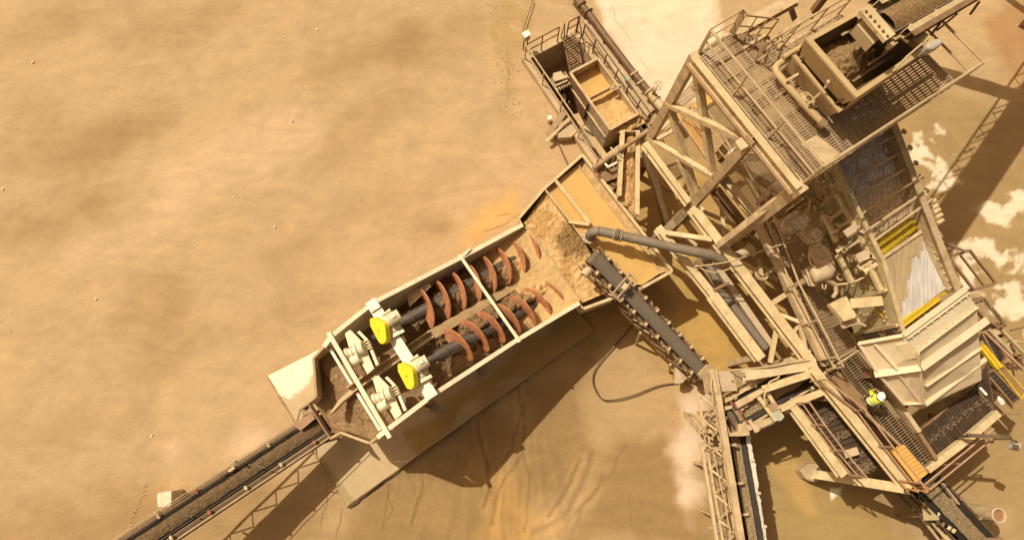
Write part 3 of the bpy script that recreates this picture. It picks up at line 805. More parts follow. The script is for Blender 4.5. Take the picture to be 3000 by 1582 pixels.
    # ----- contents
    wt = MB(); wt.prism([W('D', 350, 475, 2.62), W('D', 640, 255, 2.62), W('D', 1375, 1205, 2.62), W('D', 1215, 1310, 2.62), W('D', 1120, 1310, 2.62), W('L', 1700, 330, 2.62), W('D', 570, 765, 2.62)], -UP * .05)
    tag(wt.build('settling_water', M_['ochrewater'], origin=W('D', 800, 700, 0)), 'flat ochre water pooled in the feed box of the sand washer', 'water', kind='stuff')
    ow = patch(W('D', 645, 245, 2.56), W('D', 1385, 1205, 2.56), W('D', 690, 205, 2.56), W('D', 1465, 1190, 2.56), 90, 8, lambda u, v, p: .05 * fbm(p, 4, 3) + .03 * lump(p, 6), lambda u, v, p: (.55 + .05 * fbm(p, 3), .345, .145, .4))
    tag(ow.build('overflow_slurry', M_['sandcol'], origin=W('D', 1000, 700, 0), smooth='all'), 'thin muddy slurry in the overflow channel along the feed box', 'slurry', kind='stuff')
    def mcol(u, v, p):
        k = sstep(-.15, .35, fbm(p, 2.2, 4)); dk = sstep(1.0, .35, (xy(p, 0) - W('D', 600, 900, 2.6).xy.to_3d()).length + .2 * fbm(p, 5))
        c = V((.62, .40, .17)).lerp(V((.50, .29, .10)), k).lerp(V((.25, .14, .045)), dk)
        return (c.x, c.y, c.z, .35)
    mud = patch(W('L', 1160, 160, 2.6), W('L', 1665, 870, 2.6), W('D', 352, 490, 2.6), W('D', 980, 1345, 2.6), 150, 70,
                lambda u, v, p: .03 * fbm(p, 1.3, 3) + .06 * abs(fbm(p + V((.2, .1, 0)) * fbm(p, 1.5), 4.2, 3)) + (.22 * lump(p + V((.1, .05, 0)) * fbm(p, 3), 7) * fbm(p, 5, 3) + .12) * sstep(1.0, .3, (xy(p, 0) - W('D', 600, 900, 2.6).xy.to_3d()).length + .15 * fbm(p, 3)) - .04, mcol)
    tag(mud.build('feed_slurry', M_['sandcol'], origin=W('D', 500, 900, 0), smooth='all'), 'rippled ochre sand slurry heaped in the feed box by the screw tips', 'slurry', kind='stuff')
    # sand bed round the screws
    e0u, e0l = ul[0] + n * .06 - ah * .16, lr[0] - n * .06 - ah * .16
    e1u, e1l = ul[2] + n * .12, lr[2] - n * .12
    L = (A1 - B1)
    def axz(p):
        t = (p - B1).dot(-ax.xy.to_3d().normalized()) / (L.xy.length)
        return 2.45 + t * 1.55
    nA = (A1 + B1) / 2; nB = (A2 + B2) / 2
    def zf(u, v, p):
        t = (xy(p, 0) - xy(B1, 0)).dot(-xy(ax, 0).normalized()) / xy(L, 0).length     # 0 at pool edge, 1 at drive
        az = 2.45 + t * 1.55
        o1 = abs((xy(p, 0) - xy(A1, 0)).dot(n)); o2 = abs((xy(p, 0) - xy(A2, 0)).dot(n)); o = min(o1, o2)
        second = o2 < o1
        bare = sstep(.62, .95, t + .12 * fbm(p, 1.2)) 
        side = (xy(p, 0) - xy(A2 if second else A1, 0)).dot(n)
        bed = az + .10 - .34 * sstep(.12, .75, o) - .95 * bare
        if not second: bed += (.16 if side > 0 else -.34) * (1 - bare)
        else: bed += (.18 if side < 0 else -.40) * (1 - bare)
        bed += .20 * lump(p + V((1, 1, 0)) * .08 * fbm(p, 3), 5) + .13 * fbm(p, 1.7, 3) + .05 * fbm(p, 5, 3)
        pool = 2.60 + .025 * fbm(p, 1.3, 3) + .035 * abs(fbm(p, 4.2, 3)) - .4 * sstep(.30, .42, t)
        return max(bed, pool) - p.z
    def cf(u, v, p):
        t = (xy(p, 0) - xy(B1, 0)).dot(-xy(ax, 0).normalized()) / xy(L, 0).length
        k = sstep(.06, .26, t + .10 * fbm(p, 1.8, 4))
        k2 = sstep(2.70, 2.80, p.z + .05 * fbm(p, 2))
        k = max(k * .9, k2 * .8 * sstep(-.1, .2, t))
        c = V((.58, .375, .155)).lerp(V((.17, .095, .045)), k)
        f = 1 + .12 * fbm(p, 5, 3)
        return (c.x * f, c.y * f, c.z * f, .35 * (1 - k))
    bed = patch(e0u, e1u, e0l, e1l, 170, 90, zf, cf)
    tag(bed.build('wet_sand', M_['sandcol'], origin=(e0u + e1l) / 2, smooth='all'), 'dark clotted wet sand lying round the two screws in the trough', 'sand', kind='stuff')
    # sand at the outlet
    def zo(u, v, p):
        return .10 * fbm(p, 1.6, 4) + .05 * lump(p, 9) + .22 * math.sin(math.pi * min(1, max(0, v))) * (1 - abs(u - .5))
    def co(u, v, p):
        f = 1 + .15 * fbm(p, 4, 3); return (.29 * f, .178 * f, .086 * f, 0)
    q00, q10 = W('K', 770, 350, 4.0), W('K', 1290, 1090, 4.0)
    q01, q11 = W('K', 500, 610, 3.95), W('K', 1010, 1330, 3.95)
    mid = patch(q00, q10, q01, q11, 110, 60, zo, co)
    tag(mid.build('washed_sand', M_['sandcol'], origin=(q00 + q11) / 2, smooth='all'), 'brown washed sand sliding out at the low left end of the washer', 'sand', kind='stuff')
    s00, s10, s01, s11 = W('K', 545, 590, 3.93), W('K', 1015, 1330, 3.93), W('K', 540, 985, 3.2), W('K', 640, 1200, 3.2)
    sl2 = patch(s00, s10, s01, s11, 60, 40, lambda u, v, p: .08 * fbm(p, 1.8, 4) + .05 * lump(p, 9) - .25 * math.exp(-((u - .45) / .12) ** 2) * v, co)
    tag(sl2.build('spilling_sand', M_['sandcol'], origin=(s00 + s11) / 2, smooth='all'), 'brown sand funnelling down from the washer onto the long conveyor', 'sand', kind='stuff')
    return root
M_['ochrewater'] = mat('ochre_water', (.60, .37, .125), .2, .10, 1.1, bump=.012, bsc=3.5)
M_['sandplank'] = mat('sandy_plank', (.36, .25, .125), .8, .25, 4, dust=.6, bump=.02, bsc=14)
build_washer()

# ================================================================== conveyors
def conveyor(name, label, P0, P1, bw, group=None, depth=.55, load=None, truss=True, idl=1.3, steel=None, beltm=None, heap=.10, lw=.62, ends=(1, 1), red=False, guard=0, idw=.2, cat='conveyor', loadlab=None, rollm=None):
    steel = steel or M_['tan']; beltm = beltm or M_['black']
    root = thing(name, xy((P0 + P1) / 2, min(P0.z, P1.z) - .6), label, cat, group)
    d = (P1 - P0); Ln = d.length; d.normalize(); sd = d.cross(UP).normalized(); u = sd.cross(d)
    hw = bw / 2
    b = MB(); prof = [(-hw, .10), (-hw * .62, .015), (0, 0), (hw * .62, .015), (hw, .10)]
    top = [(x, z) for x, z in prof]; bot = [(x, z - .02) for x, z in reversed(prof)]
    rg = top + bot; m = len(rg); ns = max(2, int(Ln / 1.2))
    for i in range(ns + 1):
        p = P0 + d * Ln * i / ns; sag = -.012 * (i % 2)
        for x, z in rg: b.v.append(p + sd * x + u * (z + sag))
    for i in range(ns):
        for k in range(m): b.f.append((i * m + k, i * m + (k + 1) % m, (i + 1) * m + (k + 1) % m, (i + 1) * m + k))
    b.f.append(tuple(range(m))); b.f.append(tuple(ns * m + k for k in reversed(range(m))))
    b.bar(P0 - u * .34, P1 - u * .34, bw * .96, .018, u)
    bo = b.build('belt', beltm, root, smooth=True)
    for sg in (-1, 1):
        MB().channel(P0 + sd * sg * (hw + .1) - u * .12, P1 + sd * sg * (hw + .1) - u * .12, .08, .2, u, .012, -sg).build('stringer', steel, root)
    for e, p in zip(ends, (P0, P1)):
        if e: MB().tube([p - sd * (hw + .02) - u * .16, p + sd * (hw + .02) - u * .16], .165, 16).build('pulley', M_['dark'], root, smooth=True)
        if e:
            for sg in (-1, 1): MB().bar(p + sd * sg * (hw + .17) - d * .15 - u * .16, p + sd * sg * (hw + .17) + d * .15 - u * .16, .1, .16, u).build('bearing_block', steel, root)
    if truss:
        for sg in (-1, 1):
            t = MB(); o = sd * sg * (hw + .16)
            t.bar(P0 + o - u * (.24 + depth), P1 + o - u * (.24 + depth), .06, .06, u)
            n_ = max(2, int(Ln / (depth * .95)))
            for i in range(n_):
                a = P0 + d * Ln * i / n_; c = P0 + d * Ln * (i + 1) / n_
                h0 = .24 if i % 2 else .24 + depth; h1 = .24 + depth if i % 2 else .24
                t.bar(a + o - u * h0, c + o - u * h1, .035, .035, u)
            t.build('truss', steel, root)
    n_ = max(2, int(Ln / idl))
    proto = None
    for i in range(n_):
        p = P0 + d * Ln * (i + .5) / n_
        if proto is None:
            t = MB()
            t.bar(-sd * (hw + idw) - u * .09, sd * (hw + idw) - u * .09, .06, .05, u)
            for sg in (-1, 1): t.bar(sd * sg * (hw + .05) - u * .1, sd * sg * (hw + .09) + u * .12, .05, .03, d)
            proto = t.build('idler', steel, root, origin=V((0, 0, 0)))
            rps = [MB().tube([sd * sg * (hw + .03) + u * .09, sd * sg * (hw + .16) + u * .13], .052, 8).build('roller', rollm or (M_['red'] if red else M_['pale']), proto, smooth=True, origin=V((0, 0, 0))) for sg in (-1, 1)]
            o = proto
        else:
            o = proto.copy(); COL.objects.link(o)
            for r_, rp in enumerate(rps):
                c = rp.copy(); COL.objects.link(c); c.parent = o
                if red and i % 3: c.data = alt[r_]
        if i == 0 and red:
            alt = []
            for rp in rps:
                a_ = rp.data.copy(); a_.materials.clear(); a_.materials.append(M_['pale']); alt.append(a_)
        o.parent = root; o.location = p - root.location
    if load:
        rnd = random.Random(len(name) + int(abs(P0.x) * 100))
        w_ = bw * lw / 2; nu = int(Ln / .06)
        nu = min(nu, 260)
        lm = MB(); nv = 14
        for i in range(nu + 1):
            p = P0 + d * (.1 + (Ln - .2) * i / nu)
            wv = w_ * (1 + .14 * noise.noise(p * 2.3) + .08 * noise.noise(p * 7))
            for j in range(nv + 1):
                v = j / nv * 2 - 1; q = p + sd * v * wv
                z = .02 + heap * (1 - v * v) + (.035 * lump(q, 13) + .02 * fbm(q, 6)) * (1 - .6 * abs(v)) + (.06 * v * v)
                lm.v.append(q + u * z)
        for i in range(nu):
            for j in range(nv):
                a = i * (nv + 1) + j; lm.f.append((a, a + nv + 1, a + nv + 2, a + 1))
        o = lm.build('conveyed_material', load, origin=(P0 + P1) / 2, smooth='all')
        tag(o, loadlab, 'gravel', kind='stuff')
    return root, d, sd, u

# long sand conveyor running off at bottom left
P0, P1 = W('M', 1845, 318, 1.75), W('M', -95, 1592, 3.6)
lc, d, sd, u = conveyor('sand_conveyor', 'long black belt conveyor carrying brown sand off past the lower left corner', P0, P1, .60, load=M_['dgravel'], steel=M_['drail'], idl=1.15, red=True, depth=.6, lw=.66, heap=.1, idw=.17, loadlab='brown washed sand riding the long conveyor at lower left')
for sg in (-1, 1):
    MB().tube([P0 + sd * sg * .545 + u * .1, P1 + sd * sg * .545 + u * .1], .016, 6).build('pull_cord', M_['tan'], lc, smooth=True)
    MB().bar(P0 + sd * sg * .49 - u * .05, P1 + sd * sg * .49 - u * .05, .045, .05, u).build('side_rail', M_['rustpipe' if sg < 0 else 'brown'], lc)
skirt = MB()
for pts, z in (([(1690, 155), (1750, 110), (1890, 455), (1862, 470), (1700, 190)], 2.6),):
    pass
skirt.prism([W('M', *p, 2.35) for p in ((1690, 160), (1712, 190), (1840, 395), (1893, 465), (1905, 455), (1850, 385), (1722, 183), (1703, 150))], -UP * .5)
skirt.prism([W('M', *p, 2.35) for p in ((1640, 190), (1690, 152), (1700, 165), (1645, 203))], -UP * .5)
skirt.build('loading_skirt', M_['brown'], lc)
MB().plate([W('M', 1570, 345, 2.2), W('M', 1725, 225, 2.25), W('M', 1760, 285, 2.25), W('M', 1630, 390, 2.2)], .02).build('skirt_cover', M_['panel'], lc)
tl = MB()
for i in range(6):
    a = W('M', 1640 + i * 2, 210 + i * 18, 2.2); b2 = W('M', 1700 + i * 5, 178 + i * 16, 2.2); tl.bar(a, b2, .035, .03)
tl.bar(W('M', 1632, 195, 2.2), W('M', 1598, 310, 2.2), .05, .06)
tl.build('skirt_ladder', M_['brown'], lc)
for x, y in ((1050, 660), (370, 1105)):
    MB().bar(W('M', x, y, 2.9), W('M', x + 48, y + 26, 2.9), .07, .05).build('side_bracket', M_['dark'], lc)
for x, y in ((1170, 690), (525, 1125)):
    MB().bar(W('M', x, y, 2.95 if x > 900 else 3.25), W('M', x + 150, y + 25, 2.95 if x > 900 else 3.25), .035, .04).build('belt_strap', M_['dark'], lc)
MB().plate([W('M', 985, 745, 2.75), W('M', 1040, 705, 2.75), W('M', 1052, 722, 2.75), W('M', 1005, 756, 2.75)], .02).build('side_cover', M_['pale'], lc)
for t in (.03, .96):
    p = P0.lerp(P1, t)
    for sg in (-1, 1): MB().bar(p + sd * sg * .45 - u * .84, xy(p + sd * sg * .5, -.1), .09, .09).build('support_leg', M_['brown'], lc)

# short grey conveyor lifting into the feed box
P0, P1 = W('G', 222, 1016, 1.25), W('D', 800, 1085, 3.75)
gc, d, sd, u = conveyor('recycle_conveyor', 'short grey belt conveyor with empty belt climbing to the washer feed box', P0, P1, .47, steel=M_['brown'], beltm=M_['belt'], idl=.62, depth=.5, idw=.2, rollm=M_['tan'])
for sg in (-1, 1):
    rr = random.Random(3 + sg)
    for i in range(26):
        p = P0.lerp(P1, .04 + i * .036) + sd * sg * (.37 + rr.uniform(-.06, .07)) + u * rr.uniform(-.08, .06)
        q = p + d * rr.uniform(.05, .2) + sd * rr.uniform(-.07, .07)
        MB().bar(p, q, rr.uniform(.02, .05), rr.uniform(.02, .06), u).build('mud_crusted_bracket', M_['motor'], gc)
fr = MB(); q = P0.lerp(P1, .78)
for o in (-.12, .12): fr.bar(q - sd * .48 + d * o + u * .22, q + sd * .48 + d * o + u * .22, .04, .04, u)
for sg in (-1, 1): fr.bar(q + sd * sg * .46 - d * .3 + u * .22, q + sd * sg * .46 + d * .2 + u * .22, .05, .05, u); fr.bar(q + sd * sg * .46 + u * .22, q + sd * sg * .46 - u * .2, .05, .05, d)
fr.build('belt_frame', M_['motor'], gc)
MB().tube([q - sd * .1 + u * .2 - d * .1, q + sd * .12 + u * .2 - d * .1], .12, 14).build('belt_cleaner', M_['motor'], gc, smooth=True)
p = P1 + sd * -.45
rl = MB(); rl.tube([P1 - sd * .62 - u * .1 - d * .1, P1 - sd * .36 - u * .1 - d * .1], .15, 14, rr=[.15, .15]); rl.ring(P1 - sd * .64 - u * .1 - d * .1, sd, .13, .03, 16, 6)
rl.build('drive_drum', M_['motor'], gc, smooth=True)
for t in (.12, .42):
    p = P0.lerp(P1, t)
    for sg in (-1, 1): MB().bar(p + sd * sg * .46 - u * .7, xy(p + sd * sg * .5, -.1), .08, .08).build('support_leg', M_['tan'], gc)
MB().bar(P1 - d * .9 + sd * .46 - u * .7, xy(P1 - d * .9 + sd * .5, -.1), .08, .08).build('support_leg', M_['tan'], gc)

# grey discharge pipe over the feed box
def feed_pipe():
    root = thing('feed_pipe', W('D', 740, 880, 2.6), 'thick grey pipe with a bent end emptying into the washer feed box', 'pipe')
    pts = [W('D', 742, 890, 2.95), W('D', 752, 868, 3.2), W('D', 766, 850, 3.36), W('D', 788, 842, 3.44), W('D', 830, 838, 3.48)]
    e = MB().tube(pts, .165, 18).build('pipe_elbow', M_['pipe'], root, smooth=True)
    f = MB(); f.tube([pts[0] - UP * .04, pts[0] + UP * .0], .25, 22); f.tube([pts[0] + UP * .02, pts[0] + UP * .06], .25, 22)
    fo = f.build('flange', M_['motor'], root, smooth=True)
    bl = MB()
    for i in range(10):
        t = i * math.pi / 5; c = pts[0] + V((math.cos(t) * .22, math.sin(t) * .22, 0)); bl.tube([c - UP * .06, c + UP * .09], .018, 6)
    bl.build('flange_bolts', M_['dark'], fo)
    a, b_ = pts[-1], W('E', 250, 1035, 3.95); c = W('D', 1003, 872, 3.6)
    MB().tube([a, c], .165, 18).build('pipe_run', M_['pipe'], root, smooth=True)
    MB().tube([c, W('E', 20, 990, 3.9), b_, W('E', 330, 1055, 3.92), W('E', 420, 1100, 3.75)], .165, 18).build('pipe_run', M_['pipe'], root, smooth=True)
    dd = (c - a).normalized(); m = MB()
    for o in (-.09, -.03, .05): m.tube([c + dd * o, c + dd * (o + .035)], .225, 20)
    m.build('flange', M_['pipe'], root, smooth=True)
    MB().ring(a, dd, .165, .014, 20, 5).build('weld_seam', M_['dark'], root, smooth=True)
    m = MB()
    for o in (-.14, .12): m.ring(c + dd * o, dd, .2, .018, 18, 5)
    m.build('pipe_clamp', M_['pale'], root, smooth=True)
    MB().bar(c + dd * 1.2 - UP * .17, xy(c + dd * 1.2, 2.88), .06, .06).build('pipe_stay', M_['tan'], root)
feed_pipe()
# ================================================================== concrete pit with its rails
def build_tank():
    T0, T1, T2, T3 = TANK
    c = (T0 + T1 + T2 + T3) / 4
    root = thing('concrete_pit', xy(c, -2), 'sunken open concrete pit with dark handrails round its rim', 'pit')
    wl = .24; top = .3; bot = -2.1
    names = ('pit_wall',) * 4
    n = 4
    inn = []
    for i in range(n):
        a, b, p = TANK[i - 1], TANK[i], TANK[(i + 1) % n]
        e1 = (b - a).normalized(); e2 = (p - b).normalized()
        n1 = V((e1.y, -e1.x, 0)); n2 = V((e2.y, -e2.x, 0))
        if n1.dot(c - b) < 0: n1 = -n1
        if n2.dot(c - b) < 0: n2 = -n2
        inn.append(b + (n1 + n2) * (wl / (1 + n1.dot(n2))))
    for i in range(n):
        j = (i + 1) % n
        A = [TANK[i], TANK[j], inn[j], inn[i]]
        MB().hexa([xy(p, bot) for p in A], [xy(p, top) for p in A]).build('pit_wall', M_['conc'], root)
    MB().prism([xy(p, bot + .05) for p in inn], -UP * .05).build('pit_floor', M_['conc'], root)
    # notch block of concrete at the lower left side
    mb = MB(); mb.prism([xy(W('A', *p, .3), .34) for p in ((460, 1135), (580, 1105), (640, 1160), (585, 1215), (470, 1225))], -UP * .6)
    mb.build('pit_ledge', M_['conc'], root)
    ins = lambda p: p + (c - p).normalized() * .16
    R0, R1, R2, R3 = [xy(ins(p), top) for p in TANK]
    railing(root, [R0, R3], M_['rail'], 1.07, 1.25, .032)
    railing(root, [R0, R0.lerp(R1, .62)], M_['drail'], 1.07, 1.0, .026)
    railing(root, [R1.lerp(R2, .08), R2], M_['drail'], 1.07, .85, .03)
    railing(root, [R1.lerp(R2, .0), R0.lerp(R1, .8)], M_['drail'], 1.07, .4, .028)
    pw = MB(); pw.prism([xy(p, -1.75) for p in inn], -UP * .04)
    tag(pw.build('pit_water', M_['pitwater'], origin=xy(c, -1.75)), 'dark muddy water standing on the pit floor', 'water', kind='stuff')
    # switch box on the corner
    b = thing('junction_box', R0, 'pale metal box standing at the upper left corner of the pit', 'box')
    q = W('A', 185, 325, 1.2); e = (R1 - R0).normalized()
    MB().bar(q - e * .13, q + e * .13, .22, .34, UP).build('case', M_['pale'], b, bevel=.02)
    for s_ in (-.09, .09): MB().bar(q + e * s_ - UP * .17, xy(q + e * s_, .25), .05, .05).build('leg', M_['brown'], b)
    MB().bar(q - e * .15 + UP * .18, q + e * .15 + UP * .18, .25, .02).build('lid', M_['white'], b)
    # stair ladder into the pit
    t = W('A', 562, 300, .36); bt = W('A', 622, 590, -.35)
    s = thing('pit_ladder', bt, 'steep rusty ladder with a lattice of treads going down into the pit', 'ladder')
    side = (W('A', 600, 275, .32) - W('A', 515, 325, .32)).normalized() * .30
    dn = (bt - t)
    for sg in (-1, 1):
        MB().bar(t + side * sg, bt + side * sg, .05, .14, UP).build('stile', M_['rustpipe'], s)
    for i in range(1, 12):
        p = t.lerp(bt, i / 12); MB().bar(p - side, p + side, .12, .025).build('tread', M_['rustpipe'], s)
    m = MB()
    for o in (-.34, .34): m.bar(t + side * o + UP * .03, bt + side * o + UP * .03, .03, .03)
    m.build('tread_bar', M_['rustpipe'], s)
    for sg in (1,):
        a = t + side * 1.15; b2 = bt + side * 1.15
        r = MB().tube([a + UP * 1.0, b2 + UP * .95], .024, 6).build('handrail', M_['drail'], s, smooth=True)
        for k in (.05, .5, .95): MB().tube([a.lerp(b2, k), a.lerp(b2, k) + UP * .95], .022, 6).build('post', M_['drail'], r, smooth=True)
    a = t - side * 1.1
    MB().tube([a + V((-.05, 0, 0)), a + UP * 1.05, a + side * .4 - UP * .05], .028, 6).build('grab_rail', M_['drail'], s, smooth=True)
    MB().bar(bt - side + UP * -.06, bt + side - UP * .06, .1, .1).build('landing_beam', M_['brown'], s)
    for sg in (-1, 1): MB().bar(bt + side * sg - UP * .1, xy(bt + side * sg, -2.05), .07, .07).build('leg', M_['brown'], s)
build_tank()

# steel two-compartment box standing in the pit
def build_bin():
    za = .75
    q = [W('A', 575, 650, za), W('A', 818, 522, za), W('A', 1175, 1012, za), W('A', 925, 1150, za)]
    lowz = -1.15
    root = thing('settling_bin', xy((q[0] + q[2]) / 2, lowz), 'rusty steel two compartment bin full of mud, standing in the pit', 'bin')
    rim = MB()
    for i in range(4):
        a, b = q[i], q[(i + 1) % 4]
        pl = MB(); e = (b - a).normalized(); s_ = V((-e.y, e.x, 0)) * .02
        pl.hexa([a + s_, a - s_, xy(a - s_, lowz), xy(a + s_, lowz)], [b + s_, b - s_, xy(b - s_, lowz), xy(b + s_, lowz)])
        if i == 3:
            pl = MB(); m_ = a.lerp(b, .5); pl.hexa([m_ + s_, m_ - s_, xy(m_ - s_, lowz), xy(m_ + s_, lowz)], [b + s_, b - s_, xy(b - s_, lowz), xy(b + s_, lowz)]); pl.build('side_plate', M_['panel'], root)
            pl = MB(); pl.hexa([a + s_, a - s_, xy(a - s_, lowz), xy(a + s_, lowz)], [m_ + s_, m_ - s_, xy(m_ - s_, lowz), xy(m_ + s_, lowz)]); pl.build('side_plate', M_['tan'], root)
        else: pl.build('side_plate', M_['tan'], root)
        # stiffener rail half way down the outside
        if i == 3:
            out = V((e.y, -e.x, 0))
            if out.dot(a - (q[0] + q[2]) / 2) < 0: out = -out
            MB().bar(a.lerp(b, .02) + out * .05 - UP * .75, b + out * .05 - UP * .75, .06, .05).build('stiffener', M_['tan'], root)
            MB().bar(a.lerp(b, .5) + out * .05 - UP * .1, a.lerp(b, .5) + out * .05 - UP * 1.5, .07, .07, e).build('stiffener', M_['dark'], root)
    hoop(rim, q, .1, .06, .02); rim.build('rim', M_['tan'], root)
    m0, m1 = W('A', 728, 878, za), W('A', 985, 745, za)
    MB().bar(m0 - UP * .1, m1 - UP * .1, .05, .3).build('divider', M_['tan'], root)
    MB().plate([q[0] - UP * 1.4, q[1] - UP * 1.4, q[2] - UP * 1.4, q[3] - UP * 1.4], .03).build('floor_plate', M_['brown'], root)
    for p in q: 
        p = xy(p + ((q[0] + q[2]) / 2 - p).normalized() * .12, lowz); MB().bar(p, xy(p, -2.05), .12, .12).build('leg', M_['brown'], root)
    # brackets by the divider
    br = MB()
    for x, y in ((930, 790), (960, 800), (985, 775)):
        br.bar(W('A', x, y, za + .08), W('A', x + 45, y - 18, za + .08), .05, .1)
    br.build('lift_bracket', M_['pale'], root)
    ins = lambda p, k=.04: p + ((q[0] + q[2]) / 2 - p).normalized() * k
    w0 = MB(); w0.prism([xy(p, za - .55) for p in (ins(q[0]), ins(q[1]), m1, m0)], -UP * .03)
    tag(w0.build('bin_water', M_['ochrewater'], origin=m0), 'smooth ochre mud filling the upper compartment of the steel bin', 'mud', kind='stuff')
    def zz(u, v, p): return .05 * fbm(p, 2, 3) + (.05 * fbm(p, 6, 4) + .12 * lump(p, 7)) * sstep(.45, .95, u + .3 * v - .15) + .25 * sstep(.7, 1, u)
    def cc(u, v, p):
        f = 1 + .1 * fbm(p, 4, 3); return (.60 * f, .375 * f, .15 * f, .3)
    md = patch(xy(m0, za - .42), xy(ins(q[3]), za - .42), xy(m1, za - .42), xy(q[2] + V((.25, 0, 0)), za - .35), 60, 44, zz, cc)
    tag(md.build('bin_mud', M_['sandcol'], origin=m1, smooth='all'), 'clotted ochre mud heaped in the lower compartment of the steel bin', 'mud', kind='stuff')
    # heap spilling out to the chute
    h = patch(W('A', 930, 1165, .45), W('A', 1030, 1190, .5), W('A', 1190, 1020, .5), W('A', 1250, 1090, .4), 30, 40, lambda u, v, p: .14 * lump(p, 5) + .1 * fbm(p, 3, 4), cc)
    tag(h.build('mud_spill', M_['sandcol'], origin=W('A', 1100, 1100, .4), smooth='all'), 'broken mud clods spilling between the steel bin and the chute', 'mud', kind='stuff')
build_bin()

def pump_unit():
    b = thing('pump_unit', W('A', 490, 740, -.6), 'grey gearbox and pump unit bolted to the left side of the steel bin', 'pump')
    x = (W('A', 555, 640, 0) - W('A', 430, 700, 0)).normalized(); y = V((-x.y, x.x, 0))
    c = W('A', 485, 745, -.1)
    MB().bar(c - y * .35, c + y * .28, .75, .7).build('case', M_['dark'], b, bevel=.03)
    MB().plate([W('A', *p, .45) for p in ((420, 690), (425, 650), (495, 630), (510, 665), (555, 670), (545, 690), (440, 720))], .1).build('cover', M_['pale'], b)
    m = MB()
    for i in range(7): m.bar(c - x * (.34 - i * .11) - y * .4 + UP * .37, c - x * (.34 - i * .11) + y * .2 + UP * .37, .03, .05)
    m.build('cooling_rib', M_['tan'], b)
    MB().bar(W('A', 445, 760, .35), W('A', 550, 715, .35), .06, .06).build('grip_bar', M_['pale'], b)
    MB().bar(c - UP * .35, xy(c, -2.05), .3, .3).build('pedestal', M_['dark'], b)
pump_unit()
pl = thing('pit_cover', W('A', 700, 1130, .2), 'dusty ochre steel plates covering the lower end of the pit', 'cover')
for pts in ([(590, 1020), (650, 1000), (700, 1100), (665, 1130)], [(668, 1135), (705, 1105), (780, 1190), (790, 1205), (700, 1180)], [(700, 1190), (792, 1212), (905, 1370), (850, 1390), (800, 1310)]):
    MB().plate(WP('A', pts, .15), .04).build('cover_plate', M_['ochreplate'] if 'ochreplate' in M_ else M_['hopper'], pl)
MB().bar(W('A', 650, 1125, .2), W('A', 780, 1190, .2), .06, .1).build('cover_beam', M_['dark'], pl)
MB().bar(xy(W('A', 670, 1080, .0), .0), xy(W('A', 670, 1080, 0), -2.05), .1, .1).build('leg', M_['dark'], pl)
# planks leaning over the pit's left wall
for lb, p, q, w_ in (('weathered wooden plank lying across the left wall of the pit, upper of two', (370, 1195, .35), (535, 985, .5), .22), ('pale timber beam lying across the left wall of the pit, lower of two', (362, 1255, .3), (572, 1045, .5), .12)):
    o = MB().bar(W('A', *p), W('A', *q), w_, .05).build('plank', M_['rustpipe' if w_ > .2 else 'tan'], origin=W('A', *p)); tag(o, lb, 'plank', 'planks by the pit')
o = MB().tube([W('A', 388, 1070, 0), W('A', 395, 1040, .5)], .1, 10).build('pit_post', M_['white'], origin=W('A', 388, 1070, 0), smooth=True); tag(o, 'short white post stub left of the pit', 'post')

# large brown water pipe along the pit, with valve
def water_pipe():
    root = thing('water_pipe', W('A', 900, 380, 0), 'long brown water pipe with flanges running past the pit to a hand valve', 'pipe')
    z = .55
    pts = [W('A', 560, -90, z), W('A', 640, 10, z), W('A', 740, 120, z), W('A', 900, 340, z), W('A', 1100, 600, z), W('A', 1270, 810, z)]
    MB().tube(pts, .135, 16).build('pipe_run', M_['rustpipe2'], root, smooth=True)
    for x, y, w_ in ((672, 40, .06), (738, 112, .03)):
        p = W('A', x, y, z); d = (pts[3] - pts[2]).normalized(); f = MB()
        f.tube([p - d * w_, p - d * .005], .22, 18); f.tube([p + d * .005, p + d * w_], .22, 18) if w_ > .04 else None
        f.build('flange', M_['brown'], root, smooth=True)
    d = (pts[5] - pts[4]).normalized(); e = pts[5]
    v = MB(); v.tube([e - d * .02, e + d * .05, e + d * .1, e + d * .3, e + d * .42, e + d * .48], .16, 16, rr=[.24, .24, .17, .19, .17, .24])
    v.tube([e + d * .22 + UP * .1, e + d * .22 + UP * .55], .07, 10); vo = v.build('valve', M_['tan'], root, smooth=True)
    top = e + d * .22 + UP * .62 + V((.1, .12, 0))
    hw = MB(); hw.ring(top, V((.2, -.3, 1)), .17, .02, 20, 6)
    a = V((.2, -.3, 1)).normalized(); o1 = a.orthogonal().normalized(); o2 = a.cross(o1)
    for o in (o1, o2): hw.bar(top - o * .16, top + o * .16, .025, .025, a)
    hw.tube([top, e + d * .22 + UP * .4], .025, 6)
    hw.build('handwheel', M_['pale'], vo, smooth=True)
    MB().tube([e + d * .48, e + d * .8, e + d * 1.15 + V((.1, .05, 0)), e + d * 1.6 + V((.3, -.1, 0))], .19, 16).build('pipe_run', M_['pale'], root, smooth=True)
    for t in (.12, .4, .62, .8):
        p = pts[1].lerp(pts[5], t); s_ = V((d.y, -d.x, 0))
        MB().bar(xy(p, -.1), xy(p, z - .13), .1, .1).build('pipe_support', M_['brown'], root)
    for x, y in ((1110, 665), (1165, 745)):
        a = W('A', x, y, .62); b = W('A', x + 65, y - 40, .72); m = MB(); m.bar(a, b, .06, .06); m.bar(b, b - UP * .5 + V((.0, 0, 0)), .05, .05); m.build('pipe_strap', M_['tan'], root)
M_['rustpipe2'] = mat('old_brown_pipe', (.155, .082, .04), .55, .25, 3, dust=.3, rust=.3, dcol=(.3, .19, .1))
water_pipe()
